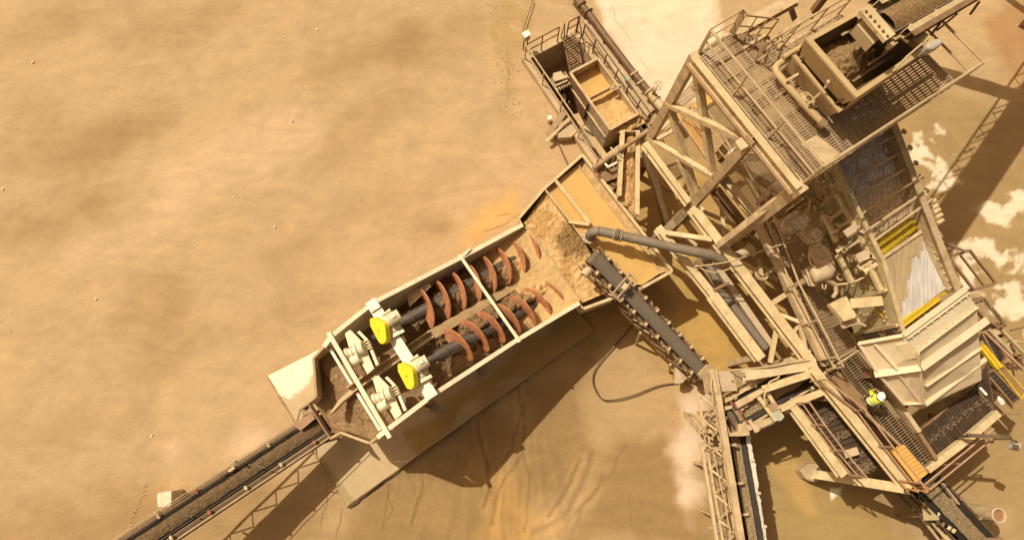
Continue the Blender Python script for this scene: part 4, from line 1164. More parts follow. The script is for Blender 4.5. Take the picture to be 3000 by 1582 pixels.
o = MB().tube([W('A', 1070, 715, .1), W('A', 1080, 700, .62)], .07, 14).build('vent_pipe', M_['mint'], origin=W('A', 1070, 715, 0), smooth=True, bevel=.01); tag(o, 'short mint green capped vent pipe between the pit rail and the brown pipe', 'pipe')
# side trough between pit and pipe
tr = MB(); tr.plate([xy(W('A', *p, .12), .1) for p in ((660, 130), (700, 115), (1330, 960), (1270, 1010), (1240, 1070), (1180, 990))], .08)
tag(tr.build('kerb_slab', M_['conc'], origin=W('A', 1000, 560, 0)), 'narrow concrete strip between the pit and the brown pipe', kind='structure')
st = random.Random(5)

# mud chute down to the feed box
def chute():
    pts0, pts1 = (W('T', 650, 180, 2.1), W('T', 640, 1290, 3.05))
    root = thing('mud_chute', xy(W('T', 640, 700, 0), 0), 'narrow open steel chute choked with ochre mud running down to the feed box', 'chute')
    a0, b0 = W('T', 545, 190, 3.1), W('T', 745, 190, 3.1)
    a1, b1 = W('T', 500, 1050, 3.05), W('T', 735, 1290, 3.05)
    for a, b, sg in ((a0, a1, 1), (b0, b1, -1)):
        MB().bar(a, b, .05, .5).build('chute_side', M_['tan'], root)
        MB().bar(a + UP * .27, b + UP * .27, .15, .04).build('chute_flange', M_['girder'], root)
    MB().bar(a0, b0, .05, .45).build('chute_end', M_['tan'], root)
    MB().plate([a0 - UP * .26, b0 - UP * .26, b1 - UP * .26, a1 - UP * .26], .03).build('chute_floor', M_['brown'], root)
    MB().bar(W('T', 740, 870, 3.3), W('T', 735, 1250, 3.3), .06, .06).build('chute_rail', M_['pale'], root)
    for p in (a0.lerp(a1, .2), b0.lerp(b1, .2), a0.lerp(a1, .75), b0.lerp(b1, .62)):
        MB().bar(p - UP * .2, xy(p, -.1), .1, .1).build('leg', M_['brown'], root)
    def cc(u, v, p):
        f = 1 + .16 * fbm(p, 4, 4); k = sstep(.1, .5, fbm(p + V((3, 3, 3)), 3, 4)); return (.56 * f - .16 * k, .345 * f - .12 * k, .14 * f - .06 * k, .25)
    i = .035
    m = patch(a0 + V((i, 0, 0)), a1 + V((i, 0, 0)), b0 - V((i, 0, 0)), b1 - V((i, 0, 0)), 90, 18, lambda u, v, p: -.05 + .10 * lump(p + V((.1, .1, 0)) * fbm(p, 4), 7) + .08 * fbm(p, 4, 4) - .1 * (2 * v - 1) ** 2, cc)
    tag(m.build('chute_mud', M_['sandcol'], origin=xy(W('T', 640, 700, 0), 2.5), smooth='all'), 'ochre mud sliding along the narrow steel chute', 'mud', kind='stuff')
    # side outlet box
    bx = thing('outlet_box', W('T', 830, 150, 1), 'small dark open steel box beside the chute head', 'box')
    q = [W('T', *p, 2.6) for p in ((775, 125), (845, 85), (890, 150), (820, 185))]
    for i in range(4):
        MB().bar(q[i], q[(i + 1) % 4], .04, .5).build('side_plate', M_['dark'], bx)
    MB().prism([p - UP * .27 for p in q], -UP * .03).build('floor_plate', M_['dark'], bx)
    MB().bar((q[0] + q[2]) / 2 - UP * .28, xy((q[0] + q[2]) / 2, -.1), .12, .12).build('leg', M_['dark'], bx)
    # heavy dark girder under it
    g_ = thing('cross_girder', W('T', 600, 680, 0), 'heavy shadowed steel girder passing below the mud chute', 'girder')
    MB().ibeam(W('T', 290, 800, 1.6), W('T', 920, 560, 1.6), .4, .45).build('beam', M_['brown'], g_)
    MB().bar(W('T', 760, 640, 1.9), W('T', 790, 640, 1.9), .3, .05).build('end_plate', M_['pale'], g_)
    for x, y in ((330, 785), (880, 575)):
        p = W('T', x, y, 1.4); MB().bar(p, xy(p, -.1), .2, .2).build('leg', M_['brown'], g_)
chute()
def brown_pipe():
    root = thing('slurry_pipe', W('T', 500, 450, 1), 'straight sunlit brown pipe crossing above the mud chute', 'pipe')
    a, b = W('T', 170, 655, 3.35), W('T', 900, 150, 3.6)
    MB().tube([a, b], .085, 14).build('pipe_run', M_['rustpipe'], root, smooth=True)
    d = (b - a).normalized(); q = a.lerp(b, .4); m = MB()
    for o in (-.03, .05): m.ring(q + d * o, d, .10, .02, 16, 6)
    s_ = V((-d.y, d.x, 0)); m.bar(q - s_ * .28, q + s_ * .28, .05, .05); m.bar(q - s_ * .22 + d * .12, q + s_ * .18 + d * .12, .04, .04)
    m.build('pipe_clamp', M_['pale'], root)
    for t in (.06, .55):
        q = a.lerp(b, t); MB().bar(q - UP * .08, xy(q, -.1) if t > .5 else xy(q, 2.85), .06, .06).build('pipe_stay', M_['tan'], root)
    s = thing('pipe_stand', W('T', 360, 620, 0), 'small white angle iron stand under the brown pipe', 'stand')
    m = MB(); m.bar(W('T', 365, 635, 2.2), W('T', 500, 565, 2.2), .07, .07); m.bar(W('T', 325, 585, 2.2), W('T', 372, 640, 2.2), .07, .07); m.build('top_bar', M_['white'], s)
    for x, y in ((365, 635), (495, 568)): p = W('T', x, y, 2.16); MB().bar(p, xy(p, -.1), .06, .06).build('leg', M_['dark'], s)
brown_pipe()
# ================================================================== steel tower with the upper deck
ZT = 9.3
def build_tower():
    L1, L2, L3 = [S(x, y, ZT) for x, y in ((2040, 160), (2215, 395), (2350, 545))]
    e = (L3 - L1); e.z = 0; e.normalize()
    root = thing('steel_tower', xy((L1 + L3) / 2, 0), 'tall dusty steel tower carrying the upper grating deck and feed hopper', 'tower')
    MB().bar(xy(L1, 3.5), L1 - UP * .05, .25, .27, e).build('column', M_['tan'], root)
    MB().ibeam(xy(L2, -.1), L2 - UP * .05, .30, .30, V((-e.y, e.x, 0))).build('column', M_['tan'], root)
    MB().bar(xy(L3, 3.4), L3 - UP * .05, .28, .30, e).build('column', M_['tan'], root)
    # far side columns
    F1, F2, F3 = S(2420, 80, ZT), S(2478, 435, ZT), S(2660, 300, ZT)
    for p in (F1, F2, F3):
        MB().ibeam(xy(p, -.1), p - UP * .25, .28, .28, e).build('column', M_['tan'], root)
    col = lambda p, z: xy(p, z)
    # X bracing on the near face
    out = V((-e.y, e.x, 0));  out = -out if out.x > 0 else out
    o = out * .05
    for a, b, w_ in ((col(L1, 9.0), col(L2, 5.6), .2), (col(L1, 6.4), col(L2, 8.9), .16), (col(L1, 3.75), col(L2, 6.1), .16), (col(L1, 6.2), col(L2, 3.8), .2)):
        k = out * (.06 if b.z > a.z else -.06)
        MB().angle(a + k, b + k, w_, out, .02).build('brace', M_['girder'], root)
    MB().angle(col(L2, 3.9), S(1992, 466, 4.9), .2, out, .02).build('brace', M_['girder'], root)
    # girders low down
    G = lambda a, b, w_=.26, h=.34, m='girder', nm='girder': MB().ibeam(a, b, w_, h).build(nm, M_[m], root)
    G(S(1888, 424, 3.6), S(2016, 597, 3.6), .2); G(S(2026, 610, 3.6), S(2368, 1056, 3.6), .32)
    G(S(1925, 668, 3.0), S(2085, 865, 3.0)); G(S(2085, 865, 3.0), S(2226, 1052, 3.0), .34)
    G(S(2112, 516, 3.9), S(2214, 640, 3.9), .24, .3); 
    MB().channel(S(2210, 640, 4.0), S(2310, 835, 4.0), .22, .26).build('girder', M_['tan'], root)
    MB().channel(S(2310, 835, 4.0), S(2412, 1052, 4.0), .22, .26).build('girder', M_['tan'], root)
    # inner dark column pairs and pipes under the deck
    MB().ibeam(S(1891, 446, 3.4), S(1955, 668, .1), .22, .22).build('brace', M_['tan'], root)
    MB().ibeam(S(2094, 555, 3.6), S(2200, 690, 2.6), .26, .3).build('girder', M_['brown'], root)
    MB().bar(S(1892, 432, 3.45), S(1892, 432, -.1) , .24, .24).build('column', M_['tan'], root)
    for x, y, z in ((2112, 716, 3.4), (2364, 1046, 3.4), (2220, 1045, 2.8), (1934, 680, 2.8), (2212, 640, 3.8)):
        p = S(x, y, z); MB().bar(p, xy(p, -.1), .2, .2).build('column', M_['tan'], root)
    # horizontal and diagonal members between the girders
    for p, q, z, z2, w_ in (((1950, 683), (2085, 703), 3.3, 3.6, .16), ((2112, 590), (2122, 700), 2.2, 2.2, .12), ((2060, 620), (2190, 675), 2.0, 2.0, .12), ((2223, 760), (2237, 850), 2.0, 2.0, .13),
                            ((2165, 765), (2215, 792), 3.2, 3.2, .12), ((2258, 890), (2303, 862), 3.3, 3.8, .16), ((2285, 922), (2345, 945), 3.4, 3.7, .12), ((2345, 950), (2358, 1020), 3.6, 3.4, .13),
                            ((2276, 960), (2256, 1062), 3.0, 2.8, .14), ((2320, 975), (2340, 955), 3.3, 3.5, .1), ((2240, 800), (2280, 820), 1.2, 1.2, .12), ((2005, 690), (2040, 720), 1.0, 1.0, .12), ((2000, 655), (2060, 610), 1.4, 1.4, .14)):
        MB().bar(S(*p, z), S(*q, z2), w_, w_).build('strut', M_['girder'], root)
    # long beam (bright, box) between L3 foot and girder
    # conduits along the outer girder
    MB().bar(S(2075, 848, 2.3), S(2145, 935, 2.3), .16, .12).build('strut', M_['tan'], root)
    # upper deck: frame and open grating
    dk = [S(*p, ZT) for p in ((2046, 152), (2138, 95), (2212, 182), (2455, 42), (2668, 108), (2801, 243), (2357, 533))]
    fr = MB()
    hoop(fr, dk, .07, .2, -.14)
    fr.build('deck_frame', M_['tan'], root)
    MB().ibeam(L1 + out * .10 - UP * .16, L3 + out * .10 - UP * .16, .2, .34).build('deck_girder', M_['girder'], root)
    MB().bar(L1 + out * .24 - UP * .3, L3 + out * .24 - UP * .3, .08, .08).build('deck_girder', M_['rustpipe'], root)
    d2 = (dk[5] - dk[6]).normalized()
    grating(dk, d2, .075, .24, .046, .03).build('deck_grating', M_['grate'], root)
    jo = MB()
    for i in range(1, 8):
        t = i / 8; a = dk[0].lerp(dk[6], t) - UP * .12; ln = (5.0 if t > .25 else 1.9)
        jo.bar(a, a + d2 * ln, .08, .16)
    jo.build('deck_joist', M_['tan'], root)
    # plates lying in the deck
    MB().plate([S(*p, ZT + .03) for p in ((2290, 395), (2372, 330), (2392, 352), (2312, 420))], .01) 
    tp = MB(); tp.plate([W('E', *p, ZT + .035) for p in ((1100, 65), (1245, -10), (1455, 150), (1320, 245))], .012); tp.build('deck_plate', M_['tan'], root)
    # railings
    rl = [dk[0] + (dk[6] - dk[0]).normalized() * .05, dk[6]]
    railing(root, rl, M_['rail'], 1.07, 1.55, .036)
    railing(root, [dk[6], dk[5]], M_['rail'], 1.07, 1.6, .04)
    railing(root, [dk[5], dk[4]], M_['rail'], 1.07, 1.6, .036)
    railing(root, [dk[0], dk[1]], M_['rail'], 1.07, 1.1, .028)
    MB().plate([W('B', 580, 75, 10.35), W('B', 635, 115, 10.35), W('B', 515, 315, 9.45), W('B', 475, 290, 9.45)], .03).build('kick_plate', M_['tan'], root)
    # stairs leaving from the notch towards upper right
    s0, s1 = W('B', 610, 430, ZT - .05), W('B', 870, 290, ZT - 1.5)
    e2 = (dk[2] - dk[1]).normalized()
    w0 = dk[1].lerp(dk[2], .12); w1 = dk[1].lerp(dk[2], .95)
    stdir = d2
    st = MB()
    for i in range(8):
        p = (w0 + w1) / 2 + stdir * (.2 + i * .24) - UP * (.1 + i * .22)
        st.bar(p - e2 * .42, p + e2 * .42, .22, .03, UP)
    st.build('stair_treads', M_['dgrate'], root)
    for a in (w0, w1):
        MB().bar(a - UP * .05, a + stdir * 2.1 - UP * 1.95, .05, .2).build('stringer', M_['tan'], root)
        q = [a - UP * .05, a + stdir * 2.1 - UP * 1.95]
        railing(root, q, M_['rail'], 1.0, .9, .026)
    # rails over the narrow strip behind the hopper
    railing(root, [dk[2], dk[3]], M_['rail'], 1.07, 1.1, .034)
    # big beams passing behind
    MB().ibeam(W('B', 505, 305, 8.3), W('B', 1075, -15, 8.3), .34, .3).build('girder', M_['tan'], root)
    MB().bar(W('B', 1000, 30, 8.0), W('B', 1070, 230, 6.0), .16, .16).build('brace', M_['dark'], root)
    MB().bar(W('B', 1180, 150, 7.6), W('B', 1320, -30, 8.6), .18, .18).build('brace', M_['brown'], root)
    MB().bar(W('B', 900, 350, 7.6), W('B', 1190, 110, 8.8), .2, .1).build('brace', M_['tan'], root)
    # bracket at the deck's low end
    MB().channel(W('E', 560, 90, 8.7), W('E', 720, -10, 9.0), .3, .3).build('bracket', M_['girder'], root)
    # the two raking arms at the deck's front edge
    MB().bar(W('E', 395, 960, 3.75), W('E', 420, 945, 3.9), .3, .2).build('foot_plate', M_['girder'], root)
    MB().plate([W('E', *p, 5.0) for p in ((462, 140), (545, 85), (590, 150), (510, 205))], .03).build('gusset', M_['white'], root)
    # lower landing gratings seen through the near face
    def land(pts, z, m='grate', d=None):
        P = [W(*p, z) for p in pts]; fr = MB()
        hoop(fr, P, .05, .12, -.07)
        fr.build('landing_frame', M_['tan'], root)
        grating(P, d or e, .06, .13, .018, .03).build('landing_grating', M_[m], root)
        return P
    land([('B', 150, 760), ('B', 330, 690), ('B', 520, 1000), ('B', 640, 1130), ('B', 760, 1350), ('B', 520, 1358), ('B', 330, 1050)], 4.1)
    land([('B', 10, 890), ('B', 170, 690), ('B', 250, 780), ('B', 60, 930)], 4.1)
    land([('T', 1290, -60), ('T', 1440, -110), ('T', 1810, 500), ('T', 1740, 600)], 3.9, 'ograte')
    land([('E', 600, 200), ('E', 740, 60), ('E', 1000, 420), ('E', 880, 560), ('E', 760, 520)], 3.7, 'dgrate')
    MB().plate([W('B', *p, 4.3) for p in ((145, 940), (300, 830), (400, 850), (215, 975))], .05).build('landing_plate', M_['ograte'], root)
    railing(root, [W('B', 60, 1060, 3.95), W('B', 430, 1500, 3.95)], M_['rail'], 1.07, 1.4, .028)
    land([('T', 900, 60), ('T', 1150, -20), ('T', 1200, 130), ('T', 980, 280)], 2.2, 'dgrate')
    for p, q, z in (((960, 210), (1190, 30), 3.0), ((950, 300), (1230, 150), 3.0), ((1180, 90), (1100, 230), 2.6)):
        MB().bar(W('T', *p, z), W('T', *q, z), .14, .14).build('strut', M_['girder'], root)
    # pipes under the deck along the outer girder
    return root
build_tower()
bm_ = thing('tie_beam', xy(S(2200, 600, 0), 0), 'long flat topped steel beam from the upper deck corner down to the low girder', 'beam')
MB().bar(W('E', 1125, 405, 9.05), W('E', 395, 965, 3.9), .24, .24, UP).build('beam', M_['tan'], bm_)
MB().plate([W('E', *p, 9.2) for p in ((1070, 410), (1130, 375), (1150, 420), (1095, 440))], .04).build('end_plate', M_['girder'], bm_)
bm_ = thing('raking_beam', xy(S(2050, 560, 0), 0), 'long dark webbed steel beam raking from the tower down toward the muddy water', 'beam')
MB().channel(W('E', 560, 170, 5.2), S(1928, 700, .0), .32, .34).build('beam', M_['tan'], bm_)
MB().bar(W('E', 575, 185, 5.4), S(1936, 706, .2), .05, .06).build('cable_tray', M_['girder'], bm_)

# pipe bundle lying beneath the low girders
pb = thing('pipe_run', S(2160, 930, 0), 'grey and brown pipes lying in the trough between the two low girders', 'pipe')
MB().tube([S(2062, 745, 1.9), S(2115, 855, 1.9), S(2245, 1020, 1.9)], .15, 14).build('pipe', M_['belt'], pb, smooth=True)
MB().bar(S(2085, 760, 1.8), S(2260, 1015, 1.8), .22, .2).build('tray', M_['motor'], pb)
MB().bar(S(2045, 760, 1.5), S(2220, 1010, 1.5), .2, .05).build('tray', M_['brown'], pb)
MB().bar(S(2090, 850, 3.2), S(2135, 828, 3.2), .1, .1).build('clamp', M_['brown'], pb)
for p in (S(2070, 770, 1.5), S(2235, 1000, 1.5)): MB().bar(p, xy(p, -.1), .15, .15).build('leg', M_['brown'], pb)
pp = thing('valve_pipe', S(2180, 735, 0), 'short caked pipe elbow with a flange under the low girders', 'pipe')
MB().tube([W('E', 540, 1060, 2.6), W('E', 640, 1010, 2.6), W('E', 670, 1000, 2.6)], .17, 14).build('pipe', M_['motor'], pp, smooth=True)
a = W('E', 660, 1005, 2.6); dq = (a - W('E', 540, 1060, 2.6)).normalized()
MB().tube([a, a + dq * .05], .27, 18).build('flange', M_['motor'], pp, smooth=True)
MB().bar(a - dq * .3 - UP * .15, xy(a - dq * .3, -.1), .1, .1).build('leg', M_['tan'], pp)

# ================================================================== feed hopper on the deck
def build_hopper():
    zr = 11.2
    o = [W('B', 1145, 345, zr), W('C', 328, 868, zr), W('C', 962, 440, zr), W('B', 1640, 70, zr)]
    root = thing('feed_hopper', xy((o[0] + o[2]) / 2, ZT), 'big ochre steel hopper with a broad flat rim standing on the upper deck', 'hopper')
    c = (o[0] + o[1] + o[2] + o[3]) / 4
    inn = [W('B', 1215, 355, zr), W('C', 335, 798, zr), W('C', 905, 425, zr), W('B', 1655, 110, zr)]
    inn = [c + (p - c) * .86 for p in o]
    for i in range(4):
        j = (i + 1) % 4
        MB().hexa([p - UP * .08 for p in (o[i], o[j], inn[j], inn[i])], [o[i], o[j], inn[j], inn[i]]).build('rim_flange', M_['hopper'], root)
    low = [xy(c + (p - c) * .52, ZT + .1) for p in o]
    for i in range(4):
        j = (i + 1) % 4; s_ = (c - (o[i] + o[j]) / 2); s_.z = 0; s_.normalize()
        A = [inn[i] - UP * .08, inn[j] - UP * .08, xy(inn[j] + s_ * .2, zr - 1.1), xy(inn[i] + s_ * .2, zr - 1.1)]
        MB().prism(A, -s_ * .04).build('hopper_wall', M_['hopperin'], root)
    # skirt: sloping outer plates, waist flange and lower box on the left and front
    q0, q1 = W('B', 1100, 505, 10.5), W('B', 1450, 925, 10.5)
    o0, o1 = o[0], o[1]
    MB().prism([o0 - UP * .1, o1 - UP * .1, W('B', 1470, 925, 10.35), W('B', 1095, 500, 10.35)], V((.03, .03, -.03))).build('outer_plate', M_['hood2'], root)
    fl = [W('B', 1030, 490, 10.3), W('B', 1070, 490, 10.3), W('B', 1420, 930, 10.3), W('B', 1510, 950, 10.3), W('B', 1445, 995, 10.3)]
    MB().prism(fl, -UP * .07).build('waist_flange', M_['hopper'], root)
    MB().prism([W('B', 1040, 500, 10.2), W('B', 1440, 990, 10.2), W('B', 1330, 1040, 9.45), W('B', 960, 610, 9.45)], V((.03, .03, -.02))).build('outer_plate', M_['hood2'], root)
    MB().prism([o1 - UP * .1, o[2] - UP * .1, xy(o[2] + (c - o[2]) * .14, ZT + .1), W('B', 1470, 1000, ZT + .1)], V((-.02, .03, 0))).build('outer_plate', M_['hopper'], root)
    MB().prism([o[2] - UP * .1, o[3] - UP * .1, xy(o[3] + (c - o[3]) * .14, ZT + .1), xy(o[2] + (c - o[2]) * .14, ZT + .1)], V((-.03, 0, 0))).build('outer_plate', M_['hopper'], root)
    MB().prism([o[3] - UP * .1, o[0] - UP * .1, W('B', 1060, 500, ZT + .1), xy(o[3] + (c - o[3]) * .14, ZT + .1)], V((.0, -.03, 0))).build('outer_plate', M_['hopper'], root)
    # pipe hoop
    MB().tube([W('B', 1165, 385, 9.9), W('B', 1030, 465, 9.9), W('B', 950, 515, 9.9)], .07, 12).build('pipe_hoop', M_['hopper'], root, smooth=True)
    MB().tube([W('B', 1035, 505, 9.75), W('B', 960, 540, 9.75), W('B', 910, 568, 9.75), W('B', 882, 600, 9.75), W('B', 890, 640, 9.75), W('B', 990, 765, 9.75), W('B', 1150, 940, 9.7), W('B', 1285, 1080, 9.65)], .095, 14).build('pipe_hoop', M_['hopper'], root, smooth=True)
    a = W('B', 1270, 1075, 9.62); MB().tube([a, a + V((.12, -.12, 0))], .14, 14).build('flange', M_['brown'], root, smooth=True)
    h = MB(); h.tube([W('B', 975, 720, 9.9), W('B', 1075, 660, 10.1), W('B', 1060, 780, 9.5)], .04, 8); h.build('handle', M_['tan'], root, smooth=True)
    h = MB(); h.bar(W('B', 1170, 920, 9.9), W('B', 1280, 820, 10.3), .05, .05); h.bar(W('B', 1200, 940, 9.8), W('B', 1210, 880, 9.6), .05, .05); h.build('support_arm', M_['tan'], root)
    h = MB(); h.bar(W('B', 1315, 780, 10.5), W('B', 1370, 710, 10.75), .05, .05); h.bar(W('B', 1370, 665, 10.8), W('B', 1420, 700, 10.8), .12, .06); h.tube([W('B', 1345, 735, 10.7), W('B', 1380, 690, 10.8)], .05, 8); h.build('latch', M_['pale'], root)
    k = MB()
    for i in range(5): k.ring(W('B', 1165 + i * 5, 865 + i * 4, 9.7 + i * .03), V((.3, .3, 1)), .2 - i * .015, .016, 18, 5)
    k.build('cable_loop', M_['cord'], root, smooth=True)
    # inner bar and gravel
    MB().bar(W('C', 285, 720, 10.4), W('C', 640, 500, 10.6), .1, .08).build('inner_bar', M_['brown'], root)
    b = [xy(p + (c - p) * .12, 10.0) for p in inn]
    def zz(u, v, p):
        return .30 + .55 * math.exp(-((u - .46) / .42) ** 2 - ((v - .5) / .5) ** 2) + .10 * lump(p, 8) + .05 * fbm(p, 5) - .3 * sstep(.6, 1, u)
    gr = patch(b[0], b[1], b[3], b[2], 70, 90, zz)
    tag(gr.build('hopper_gravel', M_['gravel'], origin=xy(c, 10), smooth='all'), 'brown gravel heaped inside the ochre feed hopper', 'gravel', kind='stuff')
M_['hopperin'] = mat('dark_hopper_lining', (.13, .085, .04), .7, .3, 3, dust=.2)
M_['hood2'] = mat('dusty_hopper_skirt', (.52, .39, .225), .6, .1, 1.5, dust=.5, rust=.15, dcol=(.52, .38, .21))
build_hopper()

# feed conveyor arriving over the hopper from the upper right
P0, P1 = W('C', 1600, -520, 14.6), W('C', 480, 240, 12.2)
P1 = W('C', 560, 222, 11.75); P0 = P1 + V((.88, .62, -.438)) * 14.5
fc, d, sd, u = conveyor('feed_conveyor', 'wide belt conveyor heaped with brown gravel discharging into the feed hopper at upper right', P0, P1, .66, load=M_['gravel'], steel=M_['tan'], beltm=M_['belt'], idl=1.4, depth=.6, lw=.9, heap=.16, ends=(0, 1), loadlab='brown gravel on the conveyor that feeds the hopper')
MB().bar(W('C', 392, 80, 12.1), W('C', 620, 345, 12.1), .3, .12).build('head_beam', M_['girder'], fc)
bl = MB()
for i in range(6):
    p = W('C', 395 + 225 * (i + .5) / 6, 85 + 260 * (i + .5) / 6, 12.17); bl.tube([p, p + UP * .03], .03, 8)
bl.build('bolt', M_['dark'], fc)
MB().prism(WP('C', [(335, 222), (425, 140), (565, 312), (478, 392)], 11.8), -UP * .35).build('head_cover', M_['hood2'], fc)
for o, m in ((.46, 'girder'), (.60, 'brown')):
    MB().channel(P0 + sd * o * (1) + u * .1, P1 + sd * o + u * .1 + d * -.2, .14, .24, u).build('side_frame', M_[m], fc)
    MB().channel(P0 - sd * o + u * .1, P1 - sd * o + u * .1 + d * -.3, .14, .24, u).build('side_frame', M_[m], fc)
rr = random.Random(9)
for j in range(8):
    p = P0.lerp(P1, .35 + j * .075)
    for sg in (1, -1):
        q = p + sd * sg * (.62 + rr.uniform(0, .1)) - u * rr.uniform(.0, .2)
        MB().bar(q, q + d * rr.uniform(.4, .9) + sd * sg * rr.uniform(-.05, .25) - u * rr.uniform(.05, .4), .05, .07, u).build('outrigger', M_['brown'], fc)
for t in (.0,):
    p = P0.lerp(P1, t)
    for sg in (-1, 1): MB().bar(p + sd * sg * .8 - u, xy(p + sd * sg * 1.6, -.1), .22, .22).build('support_leg', M_['tan'], fc)
MB().bar(S(2760, -215, 6.0), S(3160, -103, 6.0), .6, .3).build('tie_beam', M_['tan'], fc)  # unseen beam beyond the frame, added to cast a shadow band on the ground
lampo = thing('floodlight', W('C', 1000, 420, 10.3), 'pale grey floodlight housing at the right corner of the feed hopper rim', 'floodlight')
mb = MB(); A = WP('C', [(950, 385), (1045, 338), (1092, 346), (1098, 388), (1010, 440), (958, 432)], 11.75); mb.prism(A, -UP * .32); mb.build('housing', M_['grey'], lampo, bevel=.05)
MB().bar(W('C', 880, 420, 11.0), W('C', 960, 430, 11.35), .1, .08).build('bracket', M_['tan'], lampo)
MB().bar(W('C', 850, 305, 11.3), W('C', 945, 370, 11.35), .32, .1).build('mounting_plate', M_['hopper'], lampo)
st_ = MB().tube([W('C', 650, 635, 11.25), W('C', 780, 500, 11.5), W('C', 915, 385, 11.7)], .025, 6).build('lamp_cable', M_['cord'], origin=W('C', 780, 500, 11.3), smooth=True); tag(st_, 'thin tan cable lying from the hopper rim to the grey floodlight', 'cable')
def spray_mat():
    m = mat('spray_water', (.86, .80, .74), .5, .25, 14, spec=.3)
    m.node_tree.nodes['Principled BSDF'].inputs['Alpha'].default_value = .8
    return m
M_['spray'] = spray_mat()
M_['slurry'] = mat('running_slurry', (.50, .37, .215), .2, .15, 2, stretch=(.95, (5, .6, 1)))
M_['yellow2'] = mat('yellow_strip', (.74, .50, .005), .5, .12, 4, dust=.12)
# ================================================================== vibrating screen
def build_screen():
    gS, gW = globals()['S'], globals()['W']; DZ = .7
    S = lambda x, y, z: gS(x, y, z + DZ)
    W = lambda k, x, y, z: gW(k, x, y, z + DZ)
    WP = lambda k, pts, z: [W(k, p[0], p[1], z) for p in pts]
    la = [S(2451, 486, 6.8), S(2546, 682, 6.1), S(2587, 764, 5.8), S(2645, 969, 5.15)]
    ra = [S(2632, 403, 6.8), S(2700, 580, 6.15), S(2728, 650, 5.9), S(2808, 858, 5.15)]
    la.insert(0, la[0] + (la[0] - la[1]) * .9); ra.insert(0, ra[0] + (ra[0] - ra[1]) * .9)
    root = thing('vibrating_screen', xy((la[2] + ra[2]) / 2, 3.2), 'big inclined vibrating screen washing gravel under rows of spray bars', 'screen')
    d = (la[2] - la[1]); d.normalize(); x = (ra[1] - la[1]).normalized(); x = (x - d * x.dot(d)).normalized(); u = x.cross(d); u = u if u.z > 0 else -u
    for A, sg, mt in ((la, -1, 'olive'), (ra, 1, 'tan')):
        mb = MB(); t = x * .025 * sg
        for i in range(len(A) - 1):
            h0, h1 = ((1.9, 2.3, 2.7, 2.9, 2.6)[i], (1.9, 2.3, 2.7, 2.9, 2.6)[i + 1]) if sg < 0 else (1.3, 1.3)
            mb.hexa([A[i], A[i] + t, A[i] + t - UP * h0, A[i] - UP * h0], [A[i + 1], A[i + 1] + t, A[i + 1] + t - UP * h1, A[i + 1] - UP * h1])
        mb.build('side_plate', M_[mt], root)
        mb = MB()
        for i in range(len(A) - 1): mb.bar(A[i] + UP * .02, A[i + 1] + UP * .02, .12 if sg < 0 else .2, .05)
        mb.build('side_rim', M_['girder' if sg < 0 else 'tan'], root)
    # deck with wet gravel
    bars = [W('F', *p) for p in ()]
    dk = lambda P, k: P - UP * k
    nU = 0
    L0, R0, L1, R1 = dk(la[0], .62), dk(ra[0], .62), dk(la[3], .62), dk(ra[3], .62)
    ub = [.12, .25, .375, .49, .60, .70, .80]
    def cf(u_, v, p):
        n1 = fbm(p, 3.2, 4); n2 = fbm(V((v * 26, u_ * 3, 0)), 1, 3)
        c = V((.55, .45, .41)).lerp(V((.84, .72, .67)), sstep(-.3, .4, n1))  # bed lightened in colour to make up for the upper deck's shade
        f = 0
        for k in ub:
            dd = u_ - k
            if -.02 < dd < .10: f = max(f, sstep(.085 + .05 * n2, -.0, dd) * sstep(-.02, .01, dd))
        c = c.lerp(V((.88, .78, .70)), min(1, f * (.6 + .4 * n2 + .2 * v)))
        if u_ > .5: c = c.lerp(V((.74, .50, .24)), .8 * sstep(.52, .72, u_ + .05 * n1))  # sunlit tan of the lower deck painted into the bed colour
        if u_ > .90: c = c.lerp(V((.60, .43, .02)), sstep(.90, .93, u_ + .02 * n2))
        if v > .9: c = c * .8
        return (c.x, c.y, c.z, .5)
    bed = patch(L0, L1, R0, R1, 200, 80, lambda a, b, p: .035 * lump(p, 12) * (a < .9) + .03 * fbm(p, 3, 3) * (a < .9), cf)
    tag(bed.build('screened_gravel', M_['screen'], origin=(L0 + R1) / 2, smooth='all'), 'wet purplish gravel bouncing down the deck of the vibrating screen', 'gravel', kind='stuff')
    MB().prism([L0 - UP * .06, L1 - UP * .06, R1 - UP * .06, R0 - UP * .06], -UP * .1).build('screen_deck', M_['brown'], root)
    # fans of water thrown down the slope from each spray bar
    sp_ = MB(); rr = random.Random(21)
    for k in ub:
        for j in range(15):
            v = .05 + j * .061 + rr.uniform(-.012, .012); ln = rr.uniform(.045, .085); w_ = rr.uniform(.02, .034)
            b_ = (L0.lerp(L1, k + .012)).lerp(R0.lerp(R1, k + .012), v); e1 = (L0.lerp(L1, k + ln)).lerp(R0.lerp(R1, k + ln), v - w_); e2 = (L0.lerp(L1, k + ln * rr.uniform(.6, 1))).lerp(R0.lerp(R1, k + ln), v + w_)
            mid = (L0.lerp(L1, k + ln * .55)).lerp(R0.lerp(R1, k + ln * .55), v)
            sp_.add([b_ + UP * .30, e1 + UP * .07, mid + UP * .16, e2 + UP * .07], [(0, 1, 2), (0, 2, 3), (1, 3, 2)])
    tag(sp_.build('water_spray', M_['spray'], origin=(L0 + R1) / 2), 'rows of pale water jets spraying down onto the gravel on the screen', 'water', kind='stuff')
    # yellow slotted panels at the end of the deck
    f = lambda t, v, dz=.05: (L0.lerp(L1, t)).lerp(R0.lerp(R1, t), v) + UP * dz
